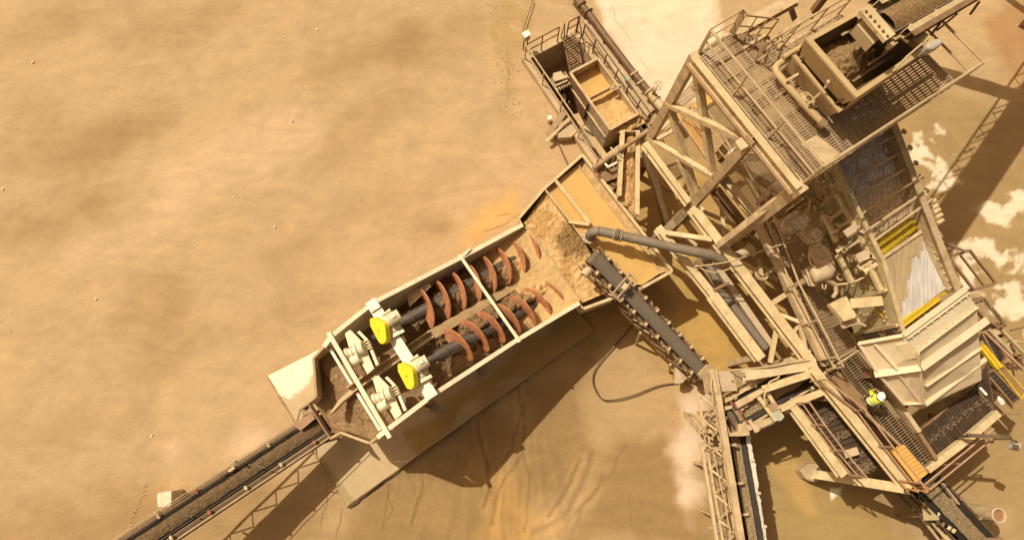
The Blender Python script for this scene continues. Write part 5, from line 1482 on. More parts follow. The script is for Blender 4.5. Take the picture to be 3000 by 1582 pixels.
    for k in range(6):
        v0, v1 = .04 + k * .15, .04 + (k + 1) * .15 - .012
        p = MB()
        q = [f(.885, v0), f(.885, v1), f(.985, v1), f(.985, v0)]
        p.prism(q, -u * .03); po = p.build('screen_panel', M_['ygrate'], root)
        s = MB()
        for j in range(6):
            t = .897 + j * .0145; s.bar(f(t, v0 + .014, .056), f(t, v1 - .014, .056), .014, .012, u)
        s.build('panel_slots', M_['dark'], po)
    # spray bars
    for k in ub + [.875]:
        a = la[0].lerp(la[3], k); b = ra[0].lerp(ra[3], k)
        a2 = a - UP * .12 - x * .06; b2 = b - UP * .12 + x * .32
        m = MB(); m.tube([a2, b2], .04, 8)
        for j in range(1, 12):
            q = a2.lerp(b2, j / 12.5); m.tube([q, q - UP * .1 + d * .04], .02, 6, rr=[.016, .022])
        o = m.build('spray_bar', M_['tan'], root, smooth=True)
        c = MB(); c.ring(b2, x, .07, .025, 12, 5); c.build('pipe_end', M_['tan'], o, smooth=True)
    # pipework on the left flank
    for i, (x0, y0, x1, y1, r, z) in enumerate(((1260, 465, 1415, 365, .05, 6.2), (1330, 555, 1480, 490, .05, 6.0), (1355, 735, 1530, 618, .06, 5.8), (1430, 808, 1575, 722, .055, 5.7), (1380, 860, 1440, 825, .05, 5.6),
                                               (1490, 1000, 1680, 885, .06, 5.5), (1575, 1085, 1725, 995, .07, 5.4), (1615, 1170, 1755, 1080, .07, 5.3), (1660, 1200, 1780, 1130, .08, 5.3), (1420, 1020, 1500, 980, .05, 5.2))):
        a, b = W('E', x0, y0, z), W('E', x1, y1, z + .15); dd = (b - a).normalized()
        m = MB(); m.tube([a, b], r, 10); m.tube([a, a + dd * .06], r * 1.6, 10); m.tube([a.lerp(b, .6), a.lerp(b, .6) + dd * .05], r * 1.5, 10)
        m.build('water_pipe', M_['girder' if i > 5 else 'tan'], root, smooth=True)
    for p, q, z0, z1, w_ in (((1330, 310), (1400, 440), 6.3, 6.2, .13), ((1425, 500), (1500, 640), 6.2, 6.0, .13), ((1500, 640), (1690, 1010), 6.0, 5.55, .13), ((1700, 1130), (1811, 1358), 5.4, 5.2, .13),
                            ((1290, 340), (1330, 520), 5.8, 5.7, .1), ((1310, 690), (1420, 930), 5.6, 5.4, .12), ((1430, 1050), (1555, 1290), 5.3, 5.0, .14), ((1245, 350), (1290, 420), 5.9, 5.9, .16)):
        MB().channel(W('E', *p, z0), W('E', *q, z1), w_, .12).build('flank_rail', M_['girder'], root)
    for p, q, z in (((1500, 870), (1610, 800), 5.9), ((1610, 800), (1690, 830), 5.95), ((1600, 1080), (1720, 1030), 5.6), ((1720, 1030), (1800, 1060), 5.6)):
        MB().bar(W('E', *p, z), W('E', *q, z), .28, .03).build('deflector', M_['motor'], root)
    hx = V((x.x, x.y, 0)).normalized()
    def PL(k, px, py, off=.05):                 # point on the left flank, off metres proud of it
        o_ = CR[k]; dr = ROT @ V((o_[0] + px / o_[2] - 1500.0, 791.0 - (o_[1] + py / o_[2]), -FPX))
        p0 = (la[3] if k == 'H' else la[2]) - hx * (off + .035)
        e_ = (la[4] - la[3]) if k == 'H' else (la[3] - la[1]); nn = V((e_.y, -e_.x, 0)).normalized()
        return CAM + dr * ((p0 - CAM).dot(nn) / dr.dot(nn))
    rr = random.Random(12)
    for k in range(30):
        a = PL('E', rr.uniform(1170, 1290) + k * 9, rr.uniform(400, 560) + k * 19, rr.uniform(.08, .3))
        q = a + x * rr.uniform(-.3, .1) + d * rr.uniform(-.35, .35) + UP * rr.uniform(-.15, .2)
        MB().bar(a, q, rr.uniform(.04, .12), rr.uniform(.05, .14)).build('flank_bracket', M_[rr.choice(('olive', 'tan', 'olive', 'rustpipe', 'girder'))], root)
    for p, q, w_ in (((1400, 1100), (1470, 1260), .1), ((1560, 1090), (1640, 1330), .08), ((1330, 880), (1400, 1100), .1), ((1620, 1180), (1690, 1350), .06), ((1420, 700), (1560, 1000), .08), ((1500, 460), (1560, 620), .06)):
        MB().bar(PL('E', *p, .06), PL('E', *q, .06), w_, .1, hx).build('plate_stiffener', M_['olive'], root)
    MB().bar(PL('H', 265, 395, .07), PL('H', 590, 300, .07), .09, .12, hx).build('plate_stiffener', M_['girder'], root)
    # rounded belt guards and motors
    def shell(pts, z, th, hub=None, hr=.2, m='motor'):
        P = [W('E', *p, z + (.25 if False else 0)) for p in pts]; q = []
        for k in range(len(P)):                  # round the outline off
            a, b, c = P[k - 1], P[k], P[(k + 1) % len(P)]; q += [b.lerp(a, .25), b.lerp(c, .25)]
        g_ = MB().prism(q, -UP * th).build('belt_guard', M_[m], root, bevel=.05)
        if hub: h0 = W('E', *hub, z); MB().tube([h0 - UP * .02, h0 + UP * .025], hr, 24, rr=[hr, hr * .96]).build('guard_hub', M_['rail'], g_, smooth=True)
    shell([(955, 735), (1040, 655), (1115, 655), (1200, 725), (1165, 795), (1090, 835), (1000, 840), (945, 795)], 4.75, .5)
    shell([(1105, 820), (1190, 762), (1262, 798), (1308, 852), (1312, 905), (1290, 935), (1238, 945), (1185, 925), (1140, 880)], 4.8, .35, (1200, 855), .24)
    shell([(1212, 1015), (1222, 968), (1265, 950), (1325, 962), (1375, 1010), (1400, 1080), (1422, 1180), (1410, 1218), (1368, 1228), (1305, 1165), (1248, 1080)], 4.75, .35, (1280, 1030), .22)
    for (x0, y0), (x1, y1), r in (((1205, 1235), (1370, 1190), .24), ((870, 400), (960, 480), .2), ((920, 345), (1010, 420), .22)):
        a, b = W('E', x0, y0, 4.9), W('E', x1, y1, 4.95); dd = (b - a).normalized()
        m = MB(); m.tube([a, a + dd * .05, a + dd * .08, b - dd * .1, b], r, 18, rr=[r * .7, r * .95, r, r, r * .75]); mo = m.build('motor', M_['motor'], root, smooth=True)
        s_ = dd.cross(UP).normalized()
        MB().plate([a - s_ * r * 1.2 - UP * r, a + s_ * r * 1.2 - UP * r, b + s_ * r * 1.2 - UP * r, b - s_ * r * 1.2 - UP * r], .04).build('motor_base', M_['tan'], mo)
        MB().bar((a + b) / 2 - UP * (r + .04), xy((a + b) / 2, 3.95), .2, .2).build('motor_stand', M_['tan'], mo)
    for pts in ([(1110, 1185), (1180, 1150), (1260, 1290), (1270, 1330), (1180, 1320)], [(905, 770), (945, 745), (1010, 880), (960, 900)]):
        MB().plate(WP('E', pts, 4.2), .05).build('mount_plate', M_['motor'], root)
    hs = MB(); hs.tube([W('E', 1190, 970, 4.9), W('E', 1175, 1060, 5.0), W('E', 1195, 1130, 5.0), W('E', 1240, 1160, 5.1)], .03, 8); hs.tube([W('E', 1050, 840, 4.8), W('E', 1110, 890, 4.7), W('E', 1130, 930, 4.6), W('E', 1110, 960, 4.4)], .022, 8)
    hs.tube([W('E', 1290, 1290, 4.8), W('E', 1300, 1345, 4.8), W('E', 1320, 1350, 4.8), W('E', 1330, 1310, 4.8)], .022, 8)
    hs.build('motor_cable', M_['motor'], root, smooth=True)
    v = MB(); a = W('G', 1410, 255, 4.7)
    v.tube([a, W('G', 1420, 320, 4.6), W('G', 1390, 365, 4.5)], .07, 10); v.tube([a, W('G', 1560, 240, 4.9), W('G', 1680, 180, 5.0)], .035, 8); v.tube([W('G', 1330, 205, 4.9), a], .08, 10); v.ring(W('G', 1455, 185, 4.7), UP, .1, .03, 14, 5)
    v.build('water_valve', M_['tan'], root, smooth=True)
    # rows of bolts and the faded marking on the lower flank
    bt = MB()
    for (x0, y0) in [(400, 520), (430, 515), (465, 520), (500, 560), (520, 480), (580, 490), (560, 470), (420, 600), (470, 590), (580, 570), (600, 540), (610, 600), (370, 500), (440, 630), (640, 630), (540, 640), (340, 230), (420, 260), (480, 280), (300, 260), (520, 350), (500, 230), (560, 300)]:
        p = PL('H', x0, y0, .0); bt.tube([p, p - hx * .05], .03, 6)
    bt.build('bolt', M_['girder'], root)
    dc = MB(); dc.prism([PL('H', *p, .035) for p in [(492, 447), (520, 480), (552, 512), (568, 550), (538, 520), (505, 492)]], -hx * .008); dc.build('faded_marking', M_['ygrate'], root)
    for a_, b_ in (((395, 715), (540, 690)), ((590, 680), (660, 655))):
        MB().bar(PL('H', *a_, .05), PL('H', *b_, .05), .16, .05, hx).build('slot_opening', M_['dark'], root)
    MB().bar(PL('H', 300, 690, .06), PL('H', 690, 610, .06), .1, .1, hx).build('plate_stiffener', M_['tan'], root)
    MB().prism(WP('H', [(195, 370), (245, 355), (335, 530), (318, 548), (290, 555), (225, 580), (95, 425)], 4.9), -UP * .25).build('drive_cover', M_['girder'], root, bevel=.02)
    MB().bar(W('H', 280, 420, 4.95), W('H', 560, 395, 5.05), .3, .05).build('cover_arm', M_['girder'], root)
    m = MB(); m.bar(W('H', 200, 620, 4.5), W('H', 350, 570, 4.5), .16, .12)
    for i in range(4): m.tube([W('H', 345 + 14 * i, 585 + 5 * i, 4.7), W('H', 370 + 14 * i, 605 + 5 * i, 4.7)], .03, 6)
    m.build('spring_bracket', M_['motor'], root)
    # end lip: sheet of water, worn steel plate, yellow strip
    e0, e1 = W('F', 555, 1075, 5.15), W('F', 975, 790, 5.25)
    MB().bar(e0, e1, .1, .12).build('deck_lip', M_['tan'], root)
    wp = [W('F', 565, 1100, 5.0), W('F', 985, 800, 5.1), W('H', 1125, 285, 4.75), W('H', 712, 585, 4.6)]
    pm = patch(wp[0], wp[3], wp[1], wp[2], 30, 24, lambda a, b, p: .12 * (1 - a) ** 3)
    pm.build('discharge_plate', M_['wear'], root, smooth='all')
    wf = MB(); N = 70; rr = random.Random(2)
    wet_l = [.05 + .0 * i for i in range(N)]
    def ragged(v): return .20 + .62 * sstep(.66, .05, v) + .16 * noise.noise(V((v * 17, 2, 0))) + .22 * noise.noise(V((v * 7, 7, 0)))
    sh = patch(wp[0] + UP * .02, wp[3] + UP * .02, wp[1] + UP * .02, wp[2] + UP * .02, 1, 1)
    vs_ = MB()
    for i in range(N + 1):
        v = i / N
        for j in range(9):
            t = j / 8 * max(.08, ragged(v))
            p = (wp[0].lerp(wp[3], t)).lerp(wp[1].lerp(wp[2], t), v); vs_.v.append(p + UP * (.025 + .12 * (1 - t) ** 3 + .012 * fbm(p, 5, 3)))
    for i in range(N):
        for j in range(8):
            a = i * 9 + j; vs_.f.append((a, a + 1, a + 10, a + 9))
    tag(vs_.build('running_slurry', M_['slurry'], origin=wp[0], smooth='all'), 'sheet of tan muddy water running off the end of the screen onto the worn plate', 'slurry', kind='stuff')
    MB().prism([W('H', *p, 4.66) for p in ((708, 582), (1120, 280), (1156, 326), (736, 640))], -UP * .05).build('wear_strip', M_['yellow2'], root)
    hl = MB()
    for i in range(30):
        for o in (0, 1): p = W('H', 725 + i * 13.8 + o * 8, 598 - i * 10.1 + o * 10, 4.665); hl.tube([p - UP * .01, p + UP * .006], .016, 6)
    hl.build('strip_holes', M_['dark'], root)
    MB().plate(WP('F', [(540, 1075), (560, 1085), (628, 1232), (520, 1225), (500, 1180)], 5.15), .03).build('side_lip', M_['motor'], root)
    MB().plate([W('F', 995, 700, 5.7), W('F', 1100, 890, 5.3), W('F', 970, 895, 5.3)], .03).build('side_lip', M_['tan'], root)
    # stepped cream beam down the right flank
    MB().bar(W('F', 985, 905, 5.2), W('F', 1195, 1340, 4.9), .36, .2).build('flank_beam', M_['girder'], root)
    for k in range(7):
        p = W('F', 1000 + 30 * k, 960 + 62 * k, 5.33 - .04 * k); MB().tube([p - UP * .05, p + UP * .03], .05, 8).build('bolt', M_['girder'], root)
    for k, (x0, y0) in enumerate(((990, 575), (1010, 620), (1030, 655), (1050, 700), (1060, 750))):
        MB().tube([W('F', x0 - 20, y0 + 22, 5.7), W('F', x0 + 35, y0 - 10, 5.7)], .07, 10).build('pipe_stub', M_['girder'], root, smooth=True)
    # springs / supports under the screen
    for p in (la[1], la[3], ra[1], ra[3]):
        q = p - UP * 1.7
        MB().ibeam(xy(q, -.1), q, .24, .24).build('support_leg', M_['tan'], root)
build_screen()

# ================================================================== tan discharge hood
def build_hood():
    a, b, c = W('H', 740, 698, 6.6), W('H', 868, 848, 6.4), W('H', 935, 1320, 4.6)
    a2, b2, c2 = W('H', 1290, 292, 6.6), W('H', 1394, 455, 6.4), W('H', 1437, 1095, 4.6)
    zb = 4.3
    d_ = W('H', 350, 772, 5.6); ml = W('H', 525, 1050, 5.2); bl = W('H', 760, 1310, 4.6); tip = W('H', 908, 1350, zb); tip2 = W('H', 1425, 1110, zb)
    root = thing('discharge_hood', xy((a + c2) / 2, zb), 'large tan plate steel hood with sloping ribbed faces at the end of the screen', 'hood')
    t = .03
    MB().plate([a, a2, b2, b], t).build('roof_plate', M_['hoodtop'], root)
    MB().plate([b - UP * .03, b2 - UP * .03, c2, c], t).build('front_plate', M_['hood'], root)
    MB().plate([c - UP * .02, c2 - UP * .02, tip2, tip], t).build('front_plate', M_['hood'], root)
    for q in ([a, b, ml, d_], [b, c, bl, ml], [c, tip, bl]):
        nq = (q[1] - q[0]).cross(q[2] - q[0]).normalized(); nq = nq if nq.z > 0 else -nq
        MB().prism(q, -nq * .025).build('left_plate', M_['hood'], root)
    MB().prism([a - UP * .03, d_, ml, bl, xy(bl, zb - .1), xy(ml + V((.6, -.1, 0)), zb), xy(a, zb)], V((.03, .02, 0)))
    MB().prism([a2, b2, c2, tip2, xy(a2, zb)], V((-.03, 0, 0))).build('right_plate', M_['hood'], root)
    # edge trims and ribs
    def rib(p, q, w_, h, m='hoodtop'): MB().bar(p, q, w_, h).build('rib', M_[m], root)
    rib(a + UP * .03, a2 + UP * .03, .16, .06)
    MB().bar(a.lerp(b, .22) + UP * .04, a2.lerp(b2, .22) + UP * .04, .06, .1).build('rib', M_['hoodtop'], root)
    rib(b + UP * .03, b2 + UP * .03, .05, .05, 'hood')
    fs = lambda u, v, o=.05: (b.lerp(c, v)).lerp(b2.lerp(c2, v), u) + V((.3, -.5, .8)).normalized() * o
    p, q = W('H', 890, 988, 5.95), W('H', 1475, 568, 6.05); rib(p + UP * .06, q + UP * .06, .22, .05); MB().bar(p + V((.06, -.06, -.02)), q + V((.06, -.06, -.02)), .04, .16).build('rib', M_['hood'], root)
    p, q = W('H', 932, 1152, 5.25), W('H', 1418, 818, 5.35); rib(p + UP * .05, q + UP * .05, .06, .1, 'hood')
    p, q = W('H', 930, 1308, 4.68), W('H', 1462, 908, 4.95); rib(p + UP * .05, q + UP * .05, .12, .06, 'hood'); MB().bar(p + V((.05, -.06, -.03)), q + V((.05, -.06, -.03)), .04, .12).build('rib', M_['hood'], root)
    for p, q, w_ in (((350, 772), (740, 700), .1), ((350, 772), (530, 1050), .1), ((530, 1050), (750, 1312), .08), ((495, 780), (690, 1000), .1), ((700, 1040), (895, 1290), .1), ((880, 860), (890, 1000), .04), ((895, 1015), (925, 1310), .04), ((490, 1045), (895, 985), .2), ((760, 1308), (930, 1300), .06)):
        def zz(pt, off=.05):         # point on the left face
            dr = ROT @ V((2400 + pt[0] / 3.0183 - 1500.0, 791.0 - (750 + pt[1] / 3.0183), -FPX)); best = None
            for t3 in ((a, b, d_), (b, ml, d_), (b, c, ml), (c, bl, ml), (c, tip, bl)):
                nq = (t3[1] - t3[0]).cross(t3[2] - t3[0]).normalized(); nq = nq if nq.z > 0 else -nq
                P = CAM + dr * ((t3[0] + nq * off - CAM).dot(nq) / dr.dot(nq)); cc = (t3[0] + t3[1] + t3[2]) / 3
                dist = max((P - cc).dot(((t3[(k + 1) % 3] + t3[k]) / 2 - cc).normalized()) - ((t3[(k + 1) % 3] + t3[k]) / 2 - cc).length for k in range(3))
                if best is None or dist < best[0]: best = (dist, P)
            return best[1]
        MB().bar(zz(p), zz(q), w_, .07).build('rib', M_['hood'], root)
    # inspection hatch on the left face
    MB().plate([zz(p, .03) for p in ((672, 790), (770, 770), (862, 900), (770, 920))], .03).build('hatch', M_['hood'], root)
    bl_ = MB()
    for i in range(9):
        p = a.lerp(a2, (i + .5) / 9).lerp(b.lerp(b2, (i + .5) / 9), .3); bl_.tube([p, p + UP * .07], .03, 6)
        p = a.lerp(a2, (i + .5) / 9).lerp(b.lerp(b2, (i + .5) / 9), .88); bl_.tube([p, p + UP * .05], .022, 6)
    bl_.build('bolt', M_['hood'], root)
    for p in (ml, bl, tip2, a2): MB().bar(xy(p + (xy((a + c2) / 2, 0) - xy(p, 0)).normalized() * .3, zb if p is not a2 else 4.2), xy(p + (xy((a + c2) / 2, 0) - xy(p, 0)).normalized() * .3, -.1), .2, .2).build('leg', M_['brown'], root)
M_['hoodtop'] = mat('pale_hood_plate', (.72, .60, .40), .5, .07, 1.2, dust=.25, dcol=(.60, .46, .27), bump=.004)
build_hood()

# ================================================================== lower walkways
def deck(name, label, k_pts, z, m, fm='tan', d=None, s1=.06, s2=.14, rails=(), railm='rail', cat='walkway', legs=(), t=.018):
    P = [W(*p, z) for p in k_pts]; c = sum(P, V((0, 0, 0))) / len(P)
    root = thing(name, xy(c, z - .2), label, cat)
    fr = MB()
    hoop(fr, P, .06, .16, -.1)
    fr.build('deck_frame', M_[fm], root)
    if d is None: d = P[1] - P[0]
    if m: grating(P, d, s1, s2, t, .03).build('grating', M_[m], root)
    for r in rails: railing(root, [W(*p, z) for p in r], M_[railm], 1.07, 1.5, .028)
    for p in legs: q = W(*p, z - .2); MB().bar(q, xy(q, -.1), .16, .16).build('leg', M_[fm], root)
    return root, P
w1, P = deck('screen_walkway', 'long narrow grating walkway with a two rail handrail beside the vibrating screen', [('G', 760, -250), ('G', 860, -300), ('G', 1040, 0), ('G', 1180, 260), ('G', 1370, 430), ('G', 1460, 590), ('G', 1590, 740), ('G', 1590, 820), ('G', 1320, 970), ('G', 1270, 900), ('G', 980, 290)], 3.9, 'grate', d=W('G', 1000, 300, 3.9) - W('G', 1270, 900, 3.9), s1=.055, s2=.13,
             legs=(('G', 1000, 50), ('G', 1500, 760), ('G', 1300, 900)))
railing(w1, [W('E', 460, 260, 3.95), W('E', 720, 720, 3.95), W('G', 955, 300, 3.95), W('G', 1120, 612, 3.95), W('G', 1278, 920, 3.95), W('G', 1330, 1005, 3.95)], M_['rail'], 1.15, 2.3, .034)
w2, P = deck('person_walkway', 'dark grating walkway where the worker stands beside the tan hood', [('H', 30, 1050), ('H', 345, 832), ('H', 590, 1130), ('J', 640, 120), ('J', 850, 410), ('J', 1030, 645), ('J', 940, 730), ('J', 600, 400)], 3.85, 'dgrate', d=W('H', 345, 830, 3.85) - W('H', 30, 1050, 3.85), s1=.085, s2=.25, t=.022,
             legs=(('J', 900, 690), ('J', 500, 200)))
MB().prism([xy(p + (sum(P, V((0, 0, 0))) / len(P) - p) * .06, 3.35) for p in P], -UP * .03).build('shade_plate', M_['slat'], w2)  # dark plate added to stand in for the shade under the grating
railing(w2, [W('H', -80, 1110, 3.9), W('J', 250, 215, 3.9), W('J', 480, 525, 3.9), W('J', 720, 830, 3.9)], M_['rrail'], 1.1, 2.0, .032)
MB().channel(W('H', 130, 1050, 3.9), W('J', 420, 200, 3.9), .36, .12).build('kick_channel', M_['brown'], w2)
MB().channel(W('H', 580, 1140, 4.0), W('J', 870, 400, 4.0), .14, .24).build('edge_channel', M_['tan'], w2)
MB().channel(W('J', 870, 405, 3.95), W('J', 1025, 640, 3.95), .12, .16).build('edge_channel', M_['brown'], w2)
w3, P = deck('lower_screen_deck', 'dark slatted lower deck strewn with gravel in front of the tan hood', [('J', 880, 400), ('J', 1370, 0), ('H', 1480, 940), ('J', 1560, 240), ('J', 1030, 645)], 3.5, 'slat', d=W('J', 1560, 240, 3.5) - W('J', 1030, 645, 3.5), s1=.07, s2=.5, t=.045, cat='deck', fm='brown', legs=(('J', 1040, 620), ('J', 1540, 250)))
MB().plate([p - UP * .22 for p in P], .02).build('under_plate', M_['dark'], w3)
MB().bar(W('J', 945, 735, 3.75), W('J', 1330, 440, 3.75), .22, .24).build('edge_beam', M_['girder'], w3)
MB().bar(W('J', 1330, 440, 3.75), W('J', 1570, 235, 3.75), .22, .24).build('edge_beam', M_['girder'], w3)
def pebbles(name, lab, spots, mt, seed, cat='gravel'):
    rr = random.Random(seed); mb = MB()
    for (p, q, wd, n, z) in spots:
        e = (q - p); s_ = V((-e.y, e.x, 0)).normalized()
        for i in range(n):
            c = p.lerp(q, rr.random()) + s_ * wd * rr.gauss(0, .4) + UP * (z + rr.uniform(0, .03)); r = rr.uniform(.012, .032)
            a = [c + V((rr.uniform(.7, 1.2) * r * x_, rr.uniform(.7, 1.2) * r * y_, rr.uniform(.6, 1) * r * z_)) for x_, y_, z_ in ((1, 0, 0), (0, 1, 0), (-1, 0, 0), (0, -1, 0), (0, 0, 1), (0, 0, -1))]
            mb.add(a, [(0, 1, 4), (1, 2, 4), (2, 3, 4), (3, 0, 4), (1, 0, 5), (2, 1, 5), (3, 2, 5), (0, 3, 5)])
    o = mb.build(name, mt, origin=spots[0][0]); tag(o, lab, cat, kind='stuff')
M_['peb'] = mat('pale_pebbles', (.25, .17, .10), .8, .35, 12)
pebbles('deck_gravel', 'pale gravel in strips on the dark lower deck', [(W('J', 960, 500, 3.5), W('J', 1440, 120, 3.5), .16, 230, .03), (W('J', 870, 420, 3.62), W('J', 1020, 630, 3.62), .08, 160, .02), (W('J', 1380, 20, 3.5), W('J', 1560, 240, 3.5), .08, 130, .04), (W('J', 1060, 600, 3.5), W('J', 1480, 290, 3.5), .08, 50, .03)], M_['peb'], 3)
# open bay with gravel between the two lower girders
bay = thing('gravel_bay', W('I', 1400, 400, 2.5), 'dark slatted bay with heaps of gravel between two cream girders', 'bay')
MB().ibeam(W('I', 1020, 175, 3.7), W('I', 1470, 785, 3.7), .26, .3).build('girder', M_['girder'], bay)
MB().ibeam(W('G', 1185, 985, 4.0), W('J', 780, 900, 4.0), .3, .34).build('girder', M_['girder'], bay)
MB().channel(W('I', 1075, 190, 3.6), W('I', 1520, 770, 3.6), .14, .2).build('edge_channel', M_['rustpipe'], bay)
bp = [W('I', 1060, 170, 2.9), W('I', 1330, 30, 2.9), W('J', 560, 700, 2.9), W('I', 1640, 800, 2.9), W('I', 1500, 770, 2.9)]
MB().plate(bp, .03).build('bay_floor', M_['dark'], bay)
sl = MB()
for i in range(16):
    t = i / 16; sl.bar(bp[0].lerp(bp[4], t) + UP * .05, bp[1].lerp(bp[2], t) + UP * .05, .13, .05)
sl.build('bay_slats', M_['slat'], bay)
railing(bay, [W('I', 1050, 150, 3.75), W('I', 1180, 340, 3.75), W('I', 1345, 560, 3.75), W('I', 1530, 780, 3.75)], M_['rrail'], 1.07, 2.2, .03)
for x0, y0 in ((1100, 250),): p = W('I', x0, y0, 3.5); MB().bar(p, xy(p, -.1), .2, .2).build('leg', M_['brown'], bay)
for x0, y0 in ((100, 100),): p = W('J', x0, y0, 3.8); MB().bar(p, xy(p, -.1), .2, .2).build('leg', M_['brown'], bay)
MB().bar(W('I', 1490, 600, 3.3), W('I', 1610, 565, 3.35), .24, .06).build('loose_plate', M_['motor'], bay)
pebbles('bay_gravel', 'heaps of pale gravel lying in the dark slatted bay', [(W('I', 1280, 320, 3), W('I', 1440, 230, 3), .18, 130, .05), (W('I', 1410, 470, 3), W('I', 1530, 390, 3), .18, 150, .05), (W('I', 1520, 680, 3), W('I', 1660, 590, 3), .14, 120, .05), (W('I', 1610, 750, 3), W('I', 1730, 670, 3), .24, 260, .05), (W('I', 1330, 480, 3), W('I', 1450, 680, 3), .08, 70, .05), (W('I', 1050, 180, 3.6), W('I', 1200, 360, 3.6), .05, 50, .05)], M_['peb'], 8)
# orange platform and steps
op = thing('orange_platform', W('J', 800, 680, 3.6), 'bright orange grating platform with rusty handrail at the low end of the walkway', 'platform')
MB().prism(WP('J', [(655, 560), (700, 525), (720, 530), (745, 508), (962, 765), (905, 810), (885, 800), (860, 830)], 4.0), -UP * .05).build('platform_plate', M_['ograte'], op)
m = MB()
for i in range(9):
    a = W('J', 665 + i * 22, 555 + i * 29, 4.005); b_ = W('J', 745 + i * 24, 512 + i * 28, 4.005); m.bar(a, b_, .02, .02)
m.build('tread_line', M_['redstep'], op)
MB().bar(W('J', 650, 570, 3.95), W('J', 860, 835, 3.95), .22, .22).build('platform_edge', M_['ograte'], op)
for nm, a0, a1, b0, b1, n_, mm, z0, z1 in (('steps', (378, 345), (400, 325), (575, 605), (612, 590), 9, 'redstep', 4.0, 3.6), ('steps', (595, 640), (660, 600), (800, 880), (850, 850), 10, 'ograte', 3.7, 3.3)):
    m = MB()
    for i in range(n_):
        t = (i + .5) / n_
        A = W('J', a0[0] + (b0[0] - a0[0]) * t, a0[1] + (b0[1] - a0[1]) * t, z0 + (z1 - z0) * t); B = W('J', a1[0] + (b1[0] - a1[0]) * t, a1[1] + (b1[1] - a1[1]) * t, z0 + (z1 - z0) * t)
        m.bar(A, B, .2, .03)
    m.build('stair_treads', M_[mm], op)
    for q0, q1 in ((a0, b0), (a1, b1)): MB().bar(W('J', *q0, z0), W('J', *q1, z1), .04, .14).build('stringer', M_[mm], op)
m = MB()
for p, q in (((710, 828), (880, 860)), ((880, 830), (962, 930)), ((780, 900), (880, 930)), ((800, 830), (870, 920)), ((840, 900), (960, 935)), ((720, 845), (770, 905))):
    m.tube([W('J', *p, 4.3), W('J', *q, 4.3)], .03, 6)
m.build('guard_rail', M_['redstep'], op, smooth=True)
for x0, y0 in ((700, 560), (920, 770)): p = W('J', x0, y0, 3.95); MB().bar(p, xy(p, -.1), .14, .14).build('leg', M_['brown'], op)
# long pink handrail at the bottom right, over the yard
r_ = thing('yard_walkway', W('J', 1250, 660, 2.6), 'walkway strip with a pair of rusty pink handrails in the lower right yard', 'walkway')
Pw = WP('J', [(905, 860), (1300, 560), (1440, 440), (1480, 490), (960, 905)], 2.7)
grating([W('J', 900, 850, 2.9), W('J', 1330, 480, 2.9), W('J', 1360, 520, 2.9), W('J', 940, 900, 2.9)], W('J', 1330, 480, 2.9) - W('J', 900, 850, 2.9), .08, .3, .016).build('grating', M_['dgrate'], r_)
ra_, rb_ = W('J', 925, 872, 3.9), W('J', 1545, 372, 3.9); rc, rd = W('J', 978, 912, 3.9), W('J', 1530, 462, 3.9)
rl = MB(); rl.tube([ra_, rb_], .03, 7); rl.tube([rc, rd], .03, 7); rl.tube([ra_, rc], .03, 7); rl.tube([W('J', 1420, 455, 3.9), rd], .03, 7)
rlo = rl.build('railing', M_['rrail'], r_, smooth=True)
for p in (ra_.lerp(rb_, .02), ra_.lerp(rb_, .35), ra_.lerp(rb_, .7), rc.lerp(rd, .02), rc.lerp(rd, .5)): MB().tube([p, xy(p, 2.85)], .028, 6).build('post', M_['rrail'], rlo, smooth=True)
for x0, y0 in ((920, 870), (1330, 500)): p = W('J', x0, y0, 2.9); MB().bar(p, xy(p, -.1), .1, .1).build('leg', M_['brown'], r_)
# raking strut on its concrete foot
sk = thing('raking_strut', W('I', 1200, 780, 0), 'long cream raking steel strut standing on a concrete foot in the wet yard', 'strut')
MB().ibeam(W('I', 1235, 775, .9), W('J', 775, 905, 3.95), .3, .3).build('strut', M_['girder'], sk)
MB().prism(WP('I', [(1100, 740), (1180, 680), (1255, 685), (1268, 710), (1230, 760), (1270, 830), (1235, 850), (1155, 820)], .5), -UP * .65).build('concrete_foot', M_['conc'], sk, bevel=.04)
m = MB(); m.bar(W('I', 1205, 765, .6), W('I', 1255, 820, .6), .1, .2); m.bar(W('I', 1190, 790, .55), W('I', 1230, 820, .55), .2, .1); m.build('shoe', M_['pale'], sk)
# standing pipe stump
sp = thing('standing_pipe', W('J', 1235, 1090, 0), 'wide pale pipe standing upright and open topped in the lower right yard', 'pipe')
tp = W('J', 1590, 1140, 2.1); b0 = xy(tp, -.1)
rg = MB(); n_ = 28; Ro, Ri = .25, .20
for z, r_0 in ((b0.z, Ro), (tp.z, Ro), (tp.z, Ri), (tp.z - .7, Ri)):
    for i in range(n_): t = 2 * math.pi * i / n_; rg.v.append(V((tp.x + math.cos(t) * r_0, tp.y + math.sin(t) * r_0, z)))
for k in range(3):
    for i in range(n_): rg.f.append((k * n_ + i, k * n_ + (i + 1) % n_, (k + 1) * n_ + (i + 1) % n_, (k + 1) * n_ + i))
rg.build('pipe_wall', M_['tan'], sp, smooth=True)
MB().tube([xy(tp, tp.z - .10), xy(tp, tp.z - .08)], .2, 24).build('pipe_plug', M_['panel'], sp)
MB().ring(xy(tp, tp.z), UP, .225, .03, 28, 6).build('pipe_lip', M_['pale'], sp, smooth=True)
